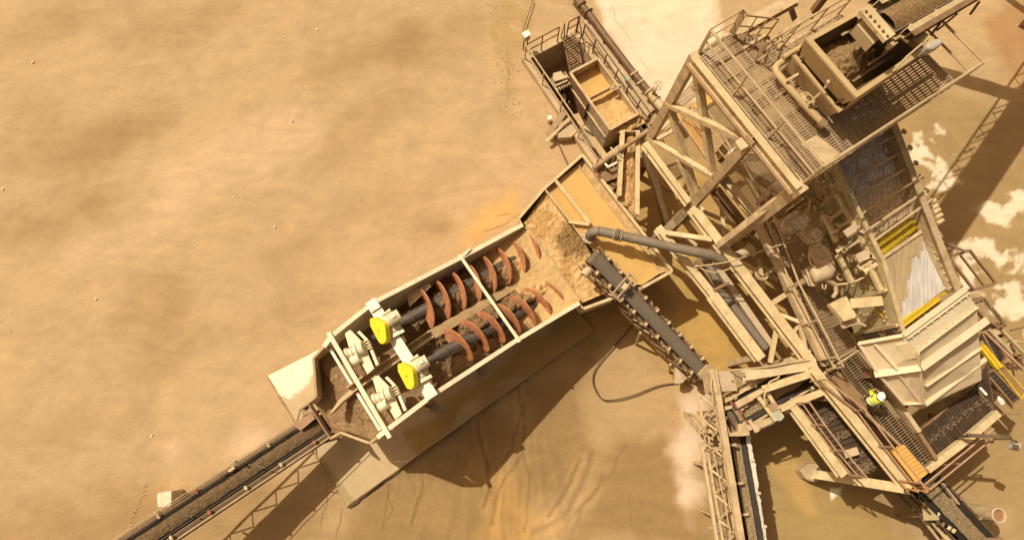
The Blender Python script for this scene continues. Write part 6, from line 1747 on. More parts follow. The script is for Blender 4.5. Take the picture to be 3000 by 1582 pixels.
# floodlight on an arm
fl = thing('floodlight', W('J', 1320, 440, 3.8), 'small dark floodlight on a long black arm over the lower right yard', 'floodlight')
MB().bar(W('J', 1308, 432, 4.4), W('J', 1690, 445, 4.6), .12, .1).build('arm', M_['dark'], fl)
MB().bar(W('J', 1315, 440, 4.35), xy(W('J', 1315, 440, 4.35), 3.8), .08, .08).build('arm_post', M_['dark'], fl)
m = MB(); m.tube([W('J', 1690, 445, 4.65), W('J', 1705, 475, 4.6), W('J', 1730, 480, 4.6), W('J', 1750, 490, 4.5)], .03, 6); m.build('bracket', M_['dark'], fl)
MB().prism(WP('J', [(1720, 500), (1770, 490), (1803, 510), (1775, 570), (1722, 550)], 4.5), -UP * .3).build('housing', M_['grey'], fl, bevel=.03)
MB().prism(WP('J', [(1722, 508), (1765, 518), (1772, 566), (1722, 548)], 4.52), -UP * .05).build('lens', M_['dark'], fl)
# bits over on the right edge
ps = thing('side_platform', W('F', 1350, 1180, 2.6), 'open rectangular steel frame platform jutting out over the white crusted ground', 'platform')
m = MB(); A = WP('F', [(1152, 1075), (1330, 1005), (1562, 1297), (1362, 1350)], 3.0)
hoop(m, A, .07, .1)
m.bar(A[0].lerp(A[1], .5), A[3].lerp(A[2], .5), .05, .08)
m.build('frame', M_['brown'], ps)
for p, q in (((1080, 930), (1280, 1010)), ((1110, 1000), (1200, 980)), ((1120, 1000), (1160, 1080)), ((1080, 920), (1230, 1270)), ((1180, 1130), (1240, 1300)), ((1100, 960), (1190, 1180))):
    MB().bar(W('F', *p, 3.6), W('F', *q, 3.2), .06, .06).build('stay', M_['rustpipe'], ps)
for p in A: MB().bar(p - UP * .05, xy(p, -.1), .08, .08).build('leg', M_['brown'], ps)
deck('side_landing', 'small dark grating landing to the right of the tan hood', [('H', 1345, 405), ('H', 1465, 365), ('H', 1660, 600), ('H', 1585, 625), ('H', 1480, 560)], 3.3, 'grate', s1=.07, s2=.16, legs=(('H', 1640, 600), ('H', 1460, 380)), rails=(), fm='brown')
yw = thing('yellow_walkway', W('H', 1700, 1100, 3), 'narrow yellow slotted walkway sloping away at the right edge beside the tan hood', 'walkway')
P_ = [W('H', 1570, 985, 3.2), W('H', 1625, 955, 3.2), W('H', 1830, 1190, 3.0), W('H', 1790, 1265, 3.0)]
MB().plate(P_, .04).build('walkway_plate', M_['ygrate'], yw)
m = MB()
for i in range(11):
    for j in (.25, .5, .75):
        t = .08 + i * .085; a = P_[0].lerp(P_[3], t).lerp(P_[1].lerp(P_[2], t), j); m.bar(a - (P_[3] - P_[0]).normalized() * .07 + UP * .004, a + (P_[3] - P_[0]).normalized() * .05 + UP * .004, .06, .012)
m.build('walkway_slots', M_['brown'], yw)
for o, mm in ((0, 'ygrate'), (28, 'ygrate')):
    MB().bar(W('H', 1418 + o, 800 - o * .4, 3.3), W('H', 1575 + o, 1000 - o * .6, 3.2), .1, .14).build('yellow_rail', M_[mm], yw)
MB().bar(W('J', 1690, 155, 3.0), W('J', 1790, 95, 3.0), .05, .14).build('yellow_rail', M_['ygrate'], yw)
for p in (P_[0], P_[2]): MB().bar(p - UP * .05, xy(p, -.1), .1, .1).build('leg', M_['brown'], yw)
for nm, pts, z, lb in (('black_trough', [(1430, 690), (1500, 660), (1640, 900), (1600, 960), (1560, 930)], 3.1, 'black slatted belt trough behind the yellow walkway'), ('black_trough', [(1465, 1040), (1525, 1008), (1765, 1262), (1698, 1312)], 3.1, 'black belt trough with a yellow lip in front of the yellow walkway')):
    t_ = thing(nm, W('H', *pts[0], 2.4), lb, 'trough', 'black belt troughs by the yellow walkway')
    A = WP('H', pts, z); MB().prism(A, -UP * .06).build('belt', M_['black'], t_)
    m = MB()
    hoop(m, A, .06, .1, .04)
    m.build('edge', M_['brown'], t_)
    m = MB()
    for i in range(9): t = (i + .5) / 9; m.bar(A[0].lerp(A[-1], t) + UP * .01, A[1].lerp(A[-2], t) + UP * .01, .02, .03)
    m.build('cleat', M_['dark'], t_)
    p = sum(A, V((0, 0, 0))) / len(A); MB().bar(p - UP * .06, xy(p, -.1), .2, .2).build('leg', M_['brown'], t_)
# tangle of brown steel at the right edge
tg = thing('steel_scaffold', W('H', 1720, 850, 1.5), 'tangle of rusty braces and pipes at the right edge below the side landing', 'scaffold')
for p, q, z0, z1, w_, mm in (((1460, 670), (1811, 1010), 3.2, 3.2, .08, 'rrail'), ((1600, 640), (1811, 860), 3.0, 3.0, .09, 'rail'), ((1650, 740), (1811, 760), 2.9, 2.9, .06, 'rail'), ((1620, 870), (1811, 880), 2.6, 2.6, .06, 'brown'), ((1640, 960), (1811, 900), 2.2, 2.2, .07, 'brown'),
                            ((1690, 660), (1811, 630), 2.8, 2.8, .05, 'dark'), ((1790, 640), (1811, 760), 2.8, 2.8, .06, 'tan'), ((1600, 750), (1590, 820), 2.9, 2.6, .06, 'pale'), ((1590, 820), (1625, 870), 2.6, 2.5, .06, 'pale'), ((1660, 820), (1811, 960), 2.4, 2.4, .08, 'brown'),
                            ((1700, 770), (1760, 980), 2.2, 2.0, .08, 'brown'), ((1740, 1000), (1811, 980), 1.9, 1.9, .1, 'panel'), ((1500, 650), (1700, 860), 3.3, 3.1, .1, 'tan'), ((1680, 740), (1640, 860), 2.8, 2.8, .05, 'pale')):
    MB().bar(W('H', *p, z0), W('H', *q, z1), w_, w_).build('brace', M_[mm], tg)
MB().plate(WP('H', [(1520, 660), (1590, 640), (1600, 690), (1540, 710)], 3.1), .1).build('bracket', M_['motor'], tg)
for p in ((1500, 700), (1640, 700), (1780, 980)): q = W('H', *p, 2.6); MB().bar(q, xy(q, -.1), .1, .1).build('leg', M_['brown'], tg)
o = MB().tube([W('J', 1585, 90, 3.55), W('J', 1600, 120, 3.6), W('J', 1615, 145, 3.55)], .09, 10, rr=[.03, .09, .10]).build('plastic_bottle', M_['white'], origin=W('J', 1600, 120, 3.5), smooth=True); tag(o, 'white plastic bottle lying on the dark lower deck', 'bottle')
o = MB().bar(W('J', 1420, 10, 3.62), W('J', 1480, 75, 3.62), .08, .04).build('steel_bar', M_['white'], origin=W('J', 1450, 40, 3.6)); tag(o, 'pale loose steel bar lying on the dark lower deck', 'bar')
# rail stub on yard
o = MB().bar(W('J', 1575, 243, 2.4), W('J', 1780, 243, 2.4), .05, .05).build('guy_bar', M_['brown'], origin=W('J', 1575, 243, 2.4)); tag(o, 'thin brown bar sticking out from the lower deck corner over the yard', 'bar')
M_['bluep'] = mat('faded_blue_plate', (.42, .46, .38), .6, .2, 4, dust=.25)
M_['pinkplate'] = mat('pale_dusty_plate', (.56, .44, .30), .6, .1, 2, dust=.3, rust=.15)
# ================================================================== lower conveyors
xc_, d, sd, u = conveyor('cross_conveyor', 'short belt conveyor carrying gravel from under the walkway into the tan transfer chute', W('Z', 1750, -20, 3.1), W('Z', 440, 765, 2.95), .84, load=M_['paleg'], steel=M_['tan'], idl=.7, depth=.35, lw=.58, heap=.07, idw=.22, loadlab='pale gravel on the short conveyor above the transfer chute', rollm=M_['pale'])
for p, q, z0, z1, w_, nm in (((850, 405), (1535, 178), 3.75, 3.75, .22, 'top_beam'), ((1060, 668), (1705, 410), 3.75, 3.75, .2, 'top_beam')):
    MB().ibeam(W('Z', *p, z0), W('Z', *q, z1), w_, .2).build(nm, M_['girder'], xc_)
MB().ibeam(W('Z', 580, 222, 3.45), W('Z', 1525, 72, 3.65), .36, .36).build('top_beam', M_['pale'], xc_)
for p, q in (((775, 510), (1010, 825)), ((885, 440), (1095, 785))):
    MB().bar(W('Z', *p, 3.55), W('Z', *q, 3.55), .12, .1).build('bridge_bar', M_['girder'], xc_)
MB().bar(W('Z', 700, 520, 3.5), W('Z', 850, 420, 3.5), .08, .08).build('bridge_bar', M_['girder'], xc_)
MB().bar(W('Z', 480, 620, 3.4), W('Z', 830, 430, 3.4), .2, .12).build('bridge_bar', M_['tan'], xc_)
MB().plate(WP('Z', [(885, 625), (985, 575), (1060, 680), (955, 715)], 3.62), .03).build('cover_plate', M_['rustpipe'], xc_)
MB().plate(WP('Z', [(955, 718), (1062, 684), (1108, 790), (1075, 825), (1015, 825)], 3.62), .03).build('cover_plate', M_['bluep'], xc_)
MB().prism(WP('Z', [(760, 830), (960, 770), (1020, 825), (815, 930), (745, 930)], 3.2), -UP * .06).build('side_tray', M_['tan'], xc_)
MB().tube([W('Z', 740, 970, 3.2), W('Z', 820, 930, 3.3), W('Z', 1090, 810, 3.5)], .03, 6).build('tray_edge', M_['dark'], xc_, smooth=True)
for x0, y0, r in ((540, 640, .12), (590, 600, .12), (650, 900, .13), (690, 865, .1), (740, 920, .16), (620, 880, .09), (770, 905, .12)):
    a = W('Z', x0, y0, 3.2); MB().tube([a - sd * .12, a + sd * .14], r * .7, 10).build('bearing', M_['motor'], xc_, smooth=True)
for p, q in (((410, 575), (450, 630)), ((535, 690), (560, 735)), ((600, 815), (635, 850))):
    MB().tube([W('Z', *p, 3.4), W('Z', *q, 3.4)], .045, 8).build('red_hose_end', M_['red'], xc_, smooth=True)
for p in (W('Z', 900, 420, 3.5), W('Z', 1100, 655, 3.5)): MB().bar(p, xy(p, -.1), .14, .14).build('leg', M_['brown'], xc_)
hs = MB().tube([W('Z', 1070, 190, 3.6), W('Z', 1040, 260, 3.7), W('Z', 930, 310, 3.8), W('Z', 880, 400, 3.8), W('Z', 855, 510, 3.8), W('Z', 875, 620, 3.7)], .035, 8).build('hanging_hose', M_['cord'], origin=W('Z', 880, 400, 3.6), smooth=True)
tag(hs, 'pale hose looping over the cross conveyor frame', 'hose')

tc = thing('transfer_chute', W('Z', 450, 850, 1.9), 'U shaped tan chute catching gravel at the end of the short cross conveyor', 'chute')
z = 3.1
limbs = [[(262, 650), (430, 618), (440, 660), (340, 690), (335, 760), (370, 770), (355, 840), (410, 990), (350, 1030)], [(352, 1032), (412, 985), (650, 950), (668, 985), (658, 1020), (560, 1030)], [(508, 870), (610, 850), (668, 950), (640, 965), (518, 985)]]
for L_ in limbs: MB().prism(WP('Z', L_, z), -UP * .5).build('chute_wall', M_['tan'], tc, bevel=.015)
MB().plate(WP('Z', [(375, 700), (480, 660), (600, 860), (500, 985), (425, 985)], 2.62), .03).build('chute_floor', M_['brown'], tc)
h = patch(W('Z', 380, 720, 2.75), W('Z', 430, 900, 2.75), W('Z', 520, 680, 2.75), W('Z', 590, 850, 2.75), 30, 30, lambda a, b, p: .09 * lump(p, 11) + .2 * math.sin(math.pi * b) * (1 - a))
tag(h.build('chute_gravel', M_['paleg'], origin=W('Z', 470, 800, 2.7), smooth='all'), 'gravel piled in the mouth of the tan transfer chute', 'gravel', kind='stuff')
for x0, y0 in ((300, 700), (380, 1000), (640, 970)): p = W('Z', x0, y0, 2.6); MB().bar(p, xy(p, -.1), .1, .1).build('leg', M_['brown'], tc)

P0, P1 = W('I', 480, 250, 2.2), W('I', 735, 1700, 2.4)
bc, d, sd, u = conveyor('gravel_conveyor', 'narrow belt conveyor with a lattice side beam running down out of the bottom edge', P0, P1, .72, load=M_['paleg'], steel=M_['tan'], truss=False, idl=.95, depth=.55, lw=.42, heap=.05, idw=.16, loadlab='narrow strip of gravel on the conveyor that leaves by the bottom edge', rollm=M_['motor'])
sg = 1 if sd.x < 0 else -1
le = -sd if sd.x > 0 else sd       # towards the left of the picture
MB().channel(W('G', 330, 1010, 3.3), W('I', 585, 1420, 2.9), .2, .22).build('side_beam', M_['tan'], bc)
a0, a1 = W('I', 310, 60, 2.9), W('I', 545, 1420, 2.5)
MB().bar(a0 + le * .30 - UP * .5, a1 + le * .30 - UP * .5, .08, .08).build('lattice_chord', M_['tan'], bc)
m = MB(); n_ = 12
for i in range(n_):
    p, q = a0.lerp(a1, i / n_), a0.lerp(a1, (i + 1) / n_)
    if i % 2: m.bar(p, q + le * .30 - UP * .5, .06, .06)
    else: m.bar(p + le * .30 - UP * .5, q, .06, .06)
m.build('lattice', M_['tan'], bc)
for t in (.12, .35, .6, .8):
    p = a0.lerp(a1, t); MB().bar(p, p - le * .55, .08, .07).build('idler_arm', M_['motor'], bc)
wsp = MB(); n_ = 40
for i in range(n_ + 1):
    p = P0.lerp(P1, .13 + .87 * i / n_) - le * (.36 + .03 * noise.noise(V((i * .6, 1, 0)))); w_ = .06 + .05 * noise.noise(V((i * .5, 5, 0))) + .05 * (i / n_ < .4)
    wsp.v += [p + UP * .12, p - le * (w_ + .06) + UP * .06]
for i in range(n_): wsp.f.append((2 * i, 2 * i + 2, 2 * i + 3, 2 * i + 1))
wsp.build('skirt_rubber', M_['white'], bc)
for t in (.3, .75):
    p = P0.lerp(P1, t)
    for s_ in (-1, 1): MB().bar(p + sd * s_ * .5 - u * .8, xy(p + sd * s_ * .6, -.1), .1, .1).build('support_leg', M_['tan'], bc)
# walkway along its left side
lw_ = thing('conveyor_walkway', W('I', 350, 1000, 1.8), 'narrow dusty grating walkway with a single rail along the left of the bottom conveyor', 'walkway')
Pw = WP('I', [(215, 500), (330, 500), (390, 640), (490, 1420), (370, 1420), (245, 650)], 2.0)
fr = MB()
hoop(fr, Pw, .06, .12, -.06)
fr.build('deck_frame', M_['tan'], lw_)
grating(Pw, Pw[2] - Pw[5], .06, .14, .02).build('grating', M_['grate'], lw_)
railing(lw_, [W('I', 245, 560, 2.0), W('I', 310, 850, 2.0), W('I', 385, 1210, 2.0), W('I', 410, 1420, 2.0)], M_['rail'], 1.05, 1.6, .022, mid=False)
MB().bar(Pw[5] + UP * .05, Pw[4] + UP * .05, .09, .1).build('edge_beam', M_['pale'], lw_)
for x0, y0 in ((300, 700), (360, 1150)): p = W('I', x0, y0, 1.9); MB().bar(p, xy(p, -.1), .08, .08).build('leg', M_['tan'], lw_)
MB().prism(WP('I', [(228, 520), (290, 510), (300, 655), (240, 650)], 2.05), -UP * .03).build('landing_plate', M_['tan'], lw_)
m = MB()
for p, q in (((215, 525), (325, 505)), ((210, 400), (330, 470)), ((250, 420), (260, 500)), ((290, 440), (300, 540)), ((350, 575), (470, 500)), ((340, 560), (440, 520)), ((380, 470), (440, 500)), ((300, 545), (380, 540)), ((400, 440), (450, 520))):
    m.bar(W('I', *p, 2.6), W('I', *q, 2.6), .05, .05)
m.build('stay', M_['tan'], lw_)
# stair up from the yard
sr = thing('yard_stair', W('I', 120, 280, 0), 'steep dusty open tread stair leaning up to the bottom conveyor walkway', 'stair')
a0, a1 = W('I', 75, 240, .1), W('I', 215, 405, 2.0); b0, b1 = W('I', 180, 240, .1), W('I', 330, 400, 2.0)
for p, q in ((a0, a1), (b0, b1)): MB().bar(p, q, .05, .2).build('stringer', M_['tan'], sr)
for i in range(9):
    t = (i + .5) / 9; MB().bar(a0.lerp(a1, t), b0.lerp(b1, t), .16, .03).build('tread', M_['tan'], sr)
railing(sr, [a0, a1], M_['rail'], .95, 1.4, .025, mid=False); railing(sr, [b0, b1], M_['rail'], .95, 1.4, .025, mid=False)
# drive housing between the grey conveyor and the bottom conveyor
dh = thing('drive_housing', W('G', 430, 1100, 2), 'dusty square sheet metal housing at the foot of the grey conveyor', 'housing')
MB().plate([W('G', 335, 1025, 3.35), W('G', 500, 1010, 3.35), W('G', 545, 1190, 3.2), W('G', 350, 1200, 3.2)], .05).build('cover', M_['pinkplate'], dh)
MB().plate([W('G', 500, 1005, 3.25), W('G', 610, 1000, 2.8), W('G', 650, 1110, 2.7), W('G', 590, 1130, 2.8), W('G', 540, 1110, 3.1)], .04).build('side_cover', M_['hood'], dh)
MB().prism([W('G', 335, 1025, 3.3), W('G', 350, 1200, 3.15), xy(W('G', 350, 1200, 3.15), 2.0), xy(W('G', 335, 1025, 3.3), 2.0)], V((.03, 0, 0))).build('side_plate', M_['tan'], dh)
MB().prism([W('G', 500, 1010, 3.3), W('G', 545, 1190, 3.15), xy(W('G', 545, 1190, 3.15), 2.0), xy(W('G', 500, 1010, 3.3), 2.0)], V((-.03, 0, 0))).build('side_plate', M_['tan'], dh)
MB().tube([W('G', 500, 1103, 3.29), W('G', 503, 1106, 3.33)], .03, 8).build('plug', M_['dark'], dh)
MB().bar(W('G', 310, 1000, 3.4), W('G', 350, 1210, 3.3), .12, .2).build('edge_rail', M_['girder'], dh)
for x0, y0 in ((345, 1050), (520, 1150)): p = W('G', x0, y0, 2.9); MB().bar(p, xy(p, -.1), .12, .12).build('leg', M_['brown'], dh)
h = MB().tube([W('G', 320, 1080, 3.5), W('G', 312, 1150, 3.5), W('G', 325, 1230, 3.4), W('G', 335, 1300, 3.3)], .03, 8).build('looped_hose', M_['cord'], origin=W('G', 320, 1150, 3.4), smooth=True); tag(h, 'pale hose running down the left edge of the square housing', 'hose')
ft = thing('tail_cover', W('G', 230, 1030, 1.0), 'pair of dusty flat guards over the tail of the grey conveyor', 'guard')
MB().plate([W('G', 190, 1050, 1.75), W('G', 275, 960, 1.9), W('G', 345, 975, 1.8), W('G', 290, 1060, 1.7), W('G', 225, 1095, 1.6)], .04).build('guard_plate', M_['tan'], ft)
MB().plate([W('G', 0, 985, .9), W('G', 30, 1010, .9), W('G', 100, 1075, .8), W('G', 60, 1120, .8), W('G', -5, 1130, .8)], .2).build('guard_plate', M_['motor'], ft)
for x0, y0, z in ((270, 1010, 1.7), (30, 1060, .7)): p = W('G', x0, y0, z); MB().bar(p, xy(p, -.1), .1, .1).build('leg', M_['brown'], ft)
# bottom right gravel conveyor
P0, P1 = W('J', 905, 830, 2.6), W('J', 1560, 1530, 1.5)
bc2, d, sd, u = conveyor('gravel_conveyor', 'wide dark belt conveyor with a broad band of gravel leaving by the lower right corner', P0, P1, .95, load=M_['paleg'], steel=M_['drail'], idl=.85, depth=.5, lw=.55, heap=.05, idw=.2, loadlab='broad band of gravel on the conveyor leaving by the lower right corner', rollm=M_['brown'])
le = -sd if sd.x > 0 else sd
MB().plate(WP('J', [(868, 925), (905, 930), (1065, 1165), (1055, 1180), (925, 1182), (915, 1090)], 2.3), .03).build('side_apron', M_['olive'], bc2)
MB().bar(W('J', 1010, 1180, 1.9), W('J', 1190, 1400, 1.7), .25, .05).build('foot_board', M_['girder'], bc2)
m = MB()
for p, q in (((920, 1180), (1060, 1358)), ((930, 1190), (1080, 1250)), ((1000, 1190), (1120, 1300)), ((1060, 1230), (1110, 1358)), ((1130, 1320), (1090, 1358))): m.bar(W('J', *p, 1.6), W('J', *q, 1.5), .07, .07)
m.build('frame_brace', M_['tan'], bc2)
for t in (.35, .7):
    p = P0.lerp(P1, t)
    for s_ in (-1, 1): MB().bar(p + sd * s_ * .6 - u * .7, xy(p + sd * s_ * .7, -.1), .1, .1).build('support_leg', M_['brown'], bc2)
MB().bar(W('J', 1085, 855, 2.55), W('J', 1225, 1035, 2.35), .04, .16).build('side_board', M_['pale'], bc2)
for p, q in (((1140, 1005), (1215, 1000)), ((1445, 1350), (1620, 1345))): MB().bar(W('J', *p, 2.3), W('J', *q, 2.3), .1, .06).build('side_bracket', M_['brown'], bc2)
for x0, y0 in ((985, 1045), (1050, 1130), (1150, 1250), (1190, 1275)): a = W('J', x0, y0, 2.3); MB().tube([a - sd * .06, a + sd * .07], .06, 10).build('bearing', M_['pale'], bc2, smooth=True)

# ================================================================== hoses, coil and cables
def hose(nm, pts, r, m, lb, cat='hose', group=None):
    # Catmull-Rom through the points
    q = [pts[0]] + list(pts) + [pts[-1]]; out = []
    for i in range(1, len(q) - 2):
        for k in range(10):
            t = k / 10; a, b, c, d_ = q[i - 1], q[i], q[i + 1], q[i + 2]
            out.append(.5 * ((2 * b) + (c - a) * t + (2 * a - 5 * b + 4 * c - d_) * t * t + (3 * b - a - 3 * c + d_) * t ** 3))
    out.append(pts[-1])
    o = MB().tube(out, r, 8).build(nm, m, origin=pts[0], smooth=True); tag(o, lb, cat, group)
    return o
hose('hose', WP('S', [(1858, 945), (1825, 985), (1775, 1040), (1742, 1085), (1738, 1125), (1760, 1165), (1790, 1172), (1850, 1160), (1930, 1130), (1985, 1122)], .03), .025, M_['hose'], 'black rubber hose curving across the sand below the grey conveyor')
hose('hose', WP('T', [(1095, 620), (1070, 730), (1085, 840), (1150, 910), (1260, 950), (1340, 948), (1390, 938)], .03), .035, M_['cord'], 'pale hose lying in an arc on the wet mud under the tower')
hose('hose', WP('T', [(1455, 918), (1530, 902), (1590, 905)], .03), .035, M_['hose'], 'short dark hose end beside the raking beam on the wet mud')
hose('cable', WP('D', [(430, -20), (480, 90), (520, 180), (550, 245)], .05), .025, M_['drail'], 'thin dark cable lying between the pit and the feed box', 'cable')
hose('cable', WP('A', [(110, 520), (200, 680), (290, 840), (390, 1040)], .0), .018, M_['cord'], 'thin pale cable lying along the left side of the pit', 'cable')
hose('cable', WP('A', [(250, 0), (215, 100), (180, 200), (150, 310)], .1), .018, M_['drail'], 'thin dark wire running up from the corner box of the pit', 'cable')
hose('cable', [W('E', 165, 1150, 3.4), W('E', 330, 1130, 3.8), W('E', 500, 1100, 4.1), W('E', 780, 1005, 4.3), W('E', 950, 950, 4.8), W('E', 1100, 905, 4.8)], .025, M_['cord'], 'pale cable stretched across the low girders to the screen walkway', 'cable')
hose('cable', [W('E', 160, 1110, 3.4), W('E', 250, 1180, 3.5), W('E', 370, 1200, 3.7), W('E', 500, 1160, 4.0)], .022, M_['cord'], 'pale cable sagging between the two low girders', 'cable')
hose('cable', [W('Z', 390, 155, 3.5), W('Z', 900, 110, 3.8), W('Z', 1200, 50, 3.9), W('Z', 1450, -20, 4.1)], .025, M_['cord'], 'pale cable running along the end beam above the square housing', 'cable')
ck = MB()
for i in range(6): ck.ring(W('E', 765, 1208, 3.3 + i * .025) + V((.02 * math.sin(i * 2.3), .02 * math.cos(i * 1.7), 0)), V((.08 * math.sin(i), .08 * math.cos(i * 2), 1)), .20 + .015 * (i % 3), .018, 28, 6)
o = ck.build('cable_coil', M_['cord'], origin=W('E', 765, 1208, 3.2), smooth=True); tag(o, 'coil of pale cable hung between the low girders', 'cable coil')


# ================================================================== worker
def person():
    zd = 3.88
    head = W('J', 572, 88, zd + 1.38)
    hip = W('J', 455, 140, zd + .86)
    foot = W('J', 405, 130, zd + .03)
    f = (xy(head, 0) - xy(hip, 0)).normalized()           # way he leans
    s_ = V((-f.y, f.x, 0))
    root = thing('person', xy(foot, zd), 'worker in yellow hi-vis vest and white helmet leaning over the dark grating walkway', 'person')
    K = {}; E = []
    def jv(n, p, r, par=None):
        K[n] = (V(p), r, par); return n
    chest = hip.lerp(head, .62) - UP * .05; neck = hip.lerp(head, .80) - UP * .01
    jv('pelvis', hip, .14); jv('waist', hip.lerp(chest, .45), .135, 'pelvis'); jv('chest', chest, .155, 'waist'); jv('neck', neck, .07, 'chest'); jv('skull', head - UP * .02, .085, 'neck')
    for sg, t in ((1, 'a'), (-1, 'b')):
        sh = chest + s_ * sg * .175 + f * .03 + UP * .02
        jv('sh' + t, sh, .075, 'chest')
        el = sh + f * .14 + s_ * sg * .05 - UP * .24; wr = el + f * .20 - s_ * sg * .12 - UP * .12
        jv('el' + t, el, .052, 'sh' + t); jv('wr' + t, wr, .034, 'el' + t)
        hd = (wr - el).normalized(); pm = wr + hd * .07
        jv('pm' + t, pm, .032, 'wr' + t)
        for k in range(4):
            b = pm + s_ * (k - 1.5) * .022 + hd * .02; l_ = (.035, .042, .04, .03)[k]
            jv('f%d%s' % (k, t), b + hd * l_, .010, 'pm' + t); jv('g%d%s' % (k, t), b + hd * (l_ * 1.9) - UP * .015, .009, 'f%d%s' % (k, t))
        jv('th' + t, pm - s_ * sg * .045 + hd * .005, .011, 'pm' + t); jv('ti' + t, pm - s_ * sg * .055 + hd * .035, .010, 'th' + t)
        lg = hip + s_ * sg * .10 - UP * .06
        kn = foot + s_ * sg * .13 + f * (.16 if sg > 0 else .06) + UP * .47; an = foot + s_ * sg * .13 + UP * .07 - f * (.04 if sg > 0 else .12)
        jv('lg' + t, lg, .105, 'pelvis'); jv('kn' + t, kn, .072, 'lg' + t); jv('an' + t, an, .05, 'kn' + t); jv('to' + t, an + f * .17 - UP * .03, .045, 'an' + t)
    names = list(K); me = bpy.data.meshes.new('body_skeleton')
    off = OFF[root.name]
    me.from_pydata([K[n][0] - off for n in names], [(names.index(K[n][2]), i) for i, n in enumerate(names) if K[n][2]], [])
    o = bpy.data.objects.new('body_skeleton', me); COL.objects.link(o)
    md = o.modifiers.new('skin', 'SKIN')
    if not me.skin_vertices: me.skin_vertices.new()
    for i, n in enumerate(names):
        me.skin_vertices[0].data[i].radius = (K[n][1], K[n][1])
    me.skin_vertices[0].data[0].use_root = True
    o.modifiers.new('sub', 'SUBSURF').levels = 1
    dg = bpy.context.evaluated_depsgraph_get(); dg.update()
    bm_ = bpy.data.meshes.new_from_object(o.evaluated_get(dg))
    bpy.data.objects.remove(o)
    body = bpy.data.objects.new('body', bm_); COL.objects.link(body); body.parent = root; OFF[body.name] = off
    bm_.materials.clear()
    for m in ('skin', 'trousers'): bm_.materials.append(M_[m])
    sk = ('neck', 'skull') + tuple(n for n in names if n[:2] in ('wr', 'pm', 'th', 'ti') or n[0] in 'fg')
    hz = hip.z - off.z
    arms = {n for n in names if n[:2] in ('el', 'sh')}
    for p in bm_.polygons:
        c = p.center; best = min(names, key=lambda n: ((K[n][0] - off) - c).length - K[n][1] * .5)
        p.material_index = 0 if best in sk else 1
        p.use_smooth = True
    # vest: a shell round the trunk
    vs_ = MB(); ax = (chest - hip).normalized(); uo = s_.cross(ax).normalized()
    n_ = 18
    secs = [(hip.lerp(chest, .05), .17, .14), (hip.lerp(chest, .5), .175, .15), (hip.lerp(chest, .95), .195, .16), (chest + ax * .12, .175, .14), (neck - ax * .02, .10, .10)]
    for c, rw, rh in secs:
        for i in range(n_):
            t = 2 * math.pi * i / n_; vs_.v.append(c + s_ * math.cos(t) * rw + uo * math.sin(t) * rh)
    for k in range(len(secs) - 1):
        for i in range(n_): vs_.f.append((k * n_ + i, k * n_ + (i + 1) % n_, (k + 1) * n_ + (i + 1) % n_, (k + 1) * n_ + i))
    ve = vs_.build('vest', M_['vest'], root, smooth='all')
    for t in (.3, .75):
        c = hip.lerp(chest, t); rb = MB()
        for w_ in (-.025, .025):
            for i in range(n_): a = 2 * math.pi * i / n_; rb.v.append(c + ax * w_ + s_ * math.cos(a) * .196 + uo * math.sin(a) * .164)
        rb.f = [(i, (i + 1) % n_, n_ + (i + 1) % n_, n_ + i) for i in range(n_)]
        rb.build('reflective_band', M_['vest2'], ve, smooth='all')
    for sg in (-1, 1):
        a, b = K['sh' + ('a' if sg > 0 else 'b')][0], K['el' + ('a' if sg > 0 else 'b')][0]
        MB().tube([a - (b - a) * .15, a, a.lerp(b, .6)], .09, 12, rr=[.07, .095, .075]).build('sleeve', M_['vest'], root, smooth=True)
        MB().tube([a.lerp(b, .5), b, b.lerp(K['wr' + ('a' if sg > 0 else 'b')][0], .6)], .06, 10, rr=[.066, .062, .045]).build('sleeve', M_['vest2'] if sg < 0 else M_['vest'], root, smooth=True)
    # helmet with brim, face towards the lean
    root.scale = (.87, .87, .87)
    hm = MB(); hu = (UP + f * .35).normalized(); hf = (f - hu * f.dot(hu)).normalized(); hs_ = hu.cross(hf); c = head + hu * .03
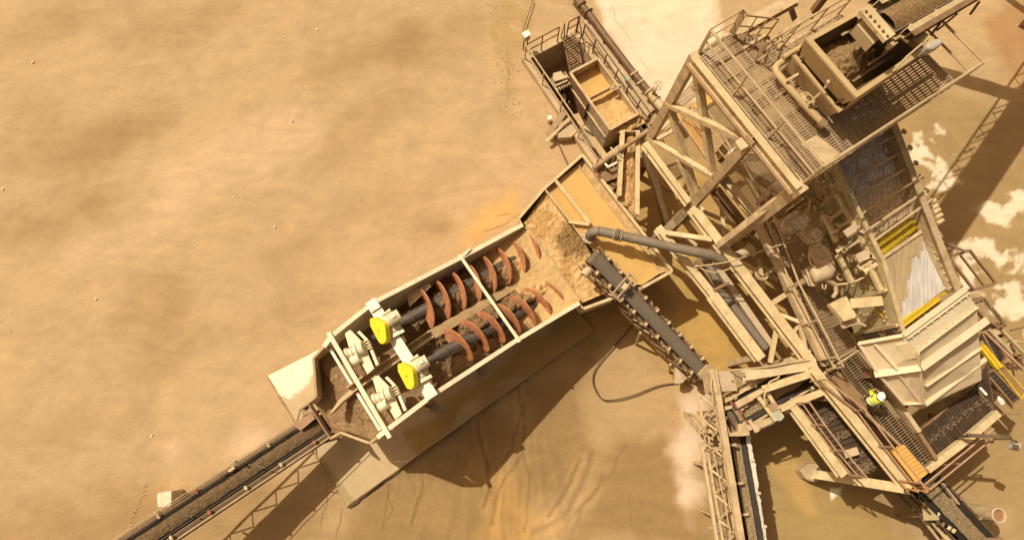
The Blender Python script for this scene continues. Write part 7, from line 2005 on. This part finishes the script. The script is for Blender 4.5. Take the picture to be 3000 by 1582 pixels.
    for k in range(7):
        a = k / 6 * math.pi / 2
        for i in range(20):
            t = 2 * math.pi * i / 20; hm.v.append(c + hf * math.cos(t) * .150 * math.cos(a) + hs_ * math.sin(t) * .122 * math.cos(a) + hu * (math.sin(a) * .13))
    for k in range(6):
        for i in range(20): hm.f.append((k * 20 + i, k * 20 + (i + 1) % 20, (k + 1) * 20 + (i + 1) % 20, (k + 1) * 20 + i))
    ho = hm.build('helmet', M_['helmet'], root, smooth='all')
    br = MB()
    for ro, zz in ((.0, .0), (.028, -.008)):
        for i in range(20):
            t = 2 * math.pi * i / 20; ex = ro + (.045 if math.cos(t) > .4 and ro else 0)
            br.v.append(c + hf * math.cos(t) * (.150 + ex) + hs_ * math.sin(t) * (.122 + ro) + hu * zz)
    br.f = [(i, (i + 1) % 20, 20 + (i + 1) % 20, 20 + i) for i in range(20)]
    br.build('brim', M_['helmet'], ho, smooth='all')
    rg = MB(); rg.tube([c - hf * .13 + hu * .075, c + hu * .137, c + hf * .13 + hu * .07], .014, 6); rg.build('ridge', M_['helmet'], ho, smooth=True)
    fc_ = MB(); fp = head + hf * .085 - hu * .05
    fc_.tube([fp + hu * .03, fp + hf * .03 - hu * .01, fp - hu * .02], .014, 6)
    fc_.build('nose', M_['skin'], root, smooth=True)
    for sg in (-1, 1):
        e = head + hf * .08 + hs_ * sg * .034 - hu * .02
        MB().tube([e, e + hf * .012], .011, 6).build('eye', M_['dark'], root)
        e = head + hs_ * sg * .088 - hu * .04
        MB().tube([e - hu * .03, e + hs_ * sg * .012, e + hu * .03], .014, 6).build('ear', M_['skin'], root, smooth=True)
    e = head + hf * .078 - hu * .085; MB().bar(e - hs_ * .024, e + hs_ * .024, .012, .01).build('mouth', M_['panel'], root)
    for t in 'ab':
        an, to = K['an' + t][0], K['to' + t][0]
        MB().tube([an + UP * .1, an, an.lerp(to, .5) - UP * .0, to + f * .05], .06, 10, rr=[.062, .062, .058, .045]).build('boot', M_['brown'], root, smooth=True)
    return root
person()
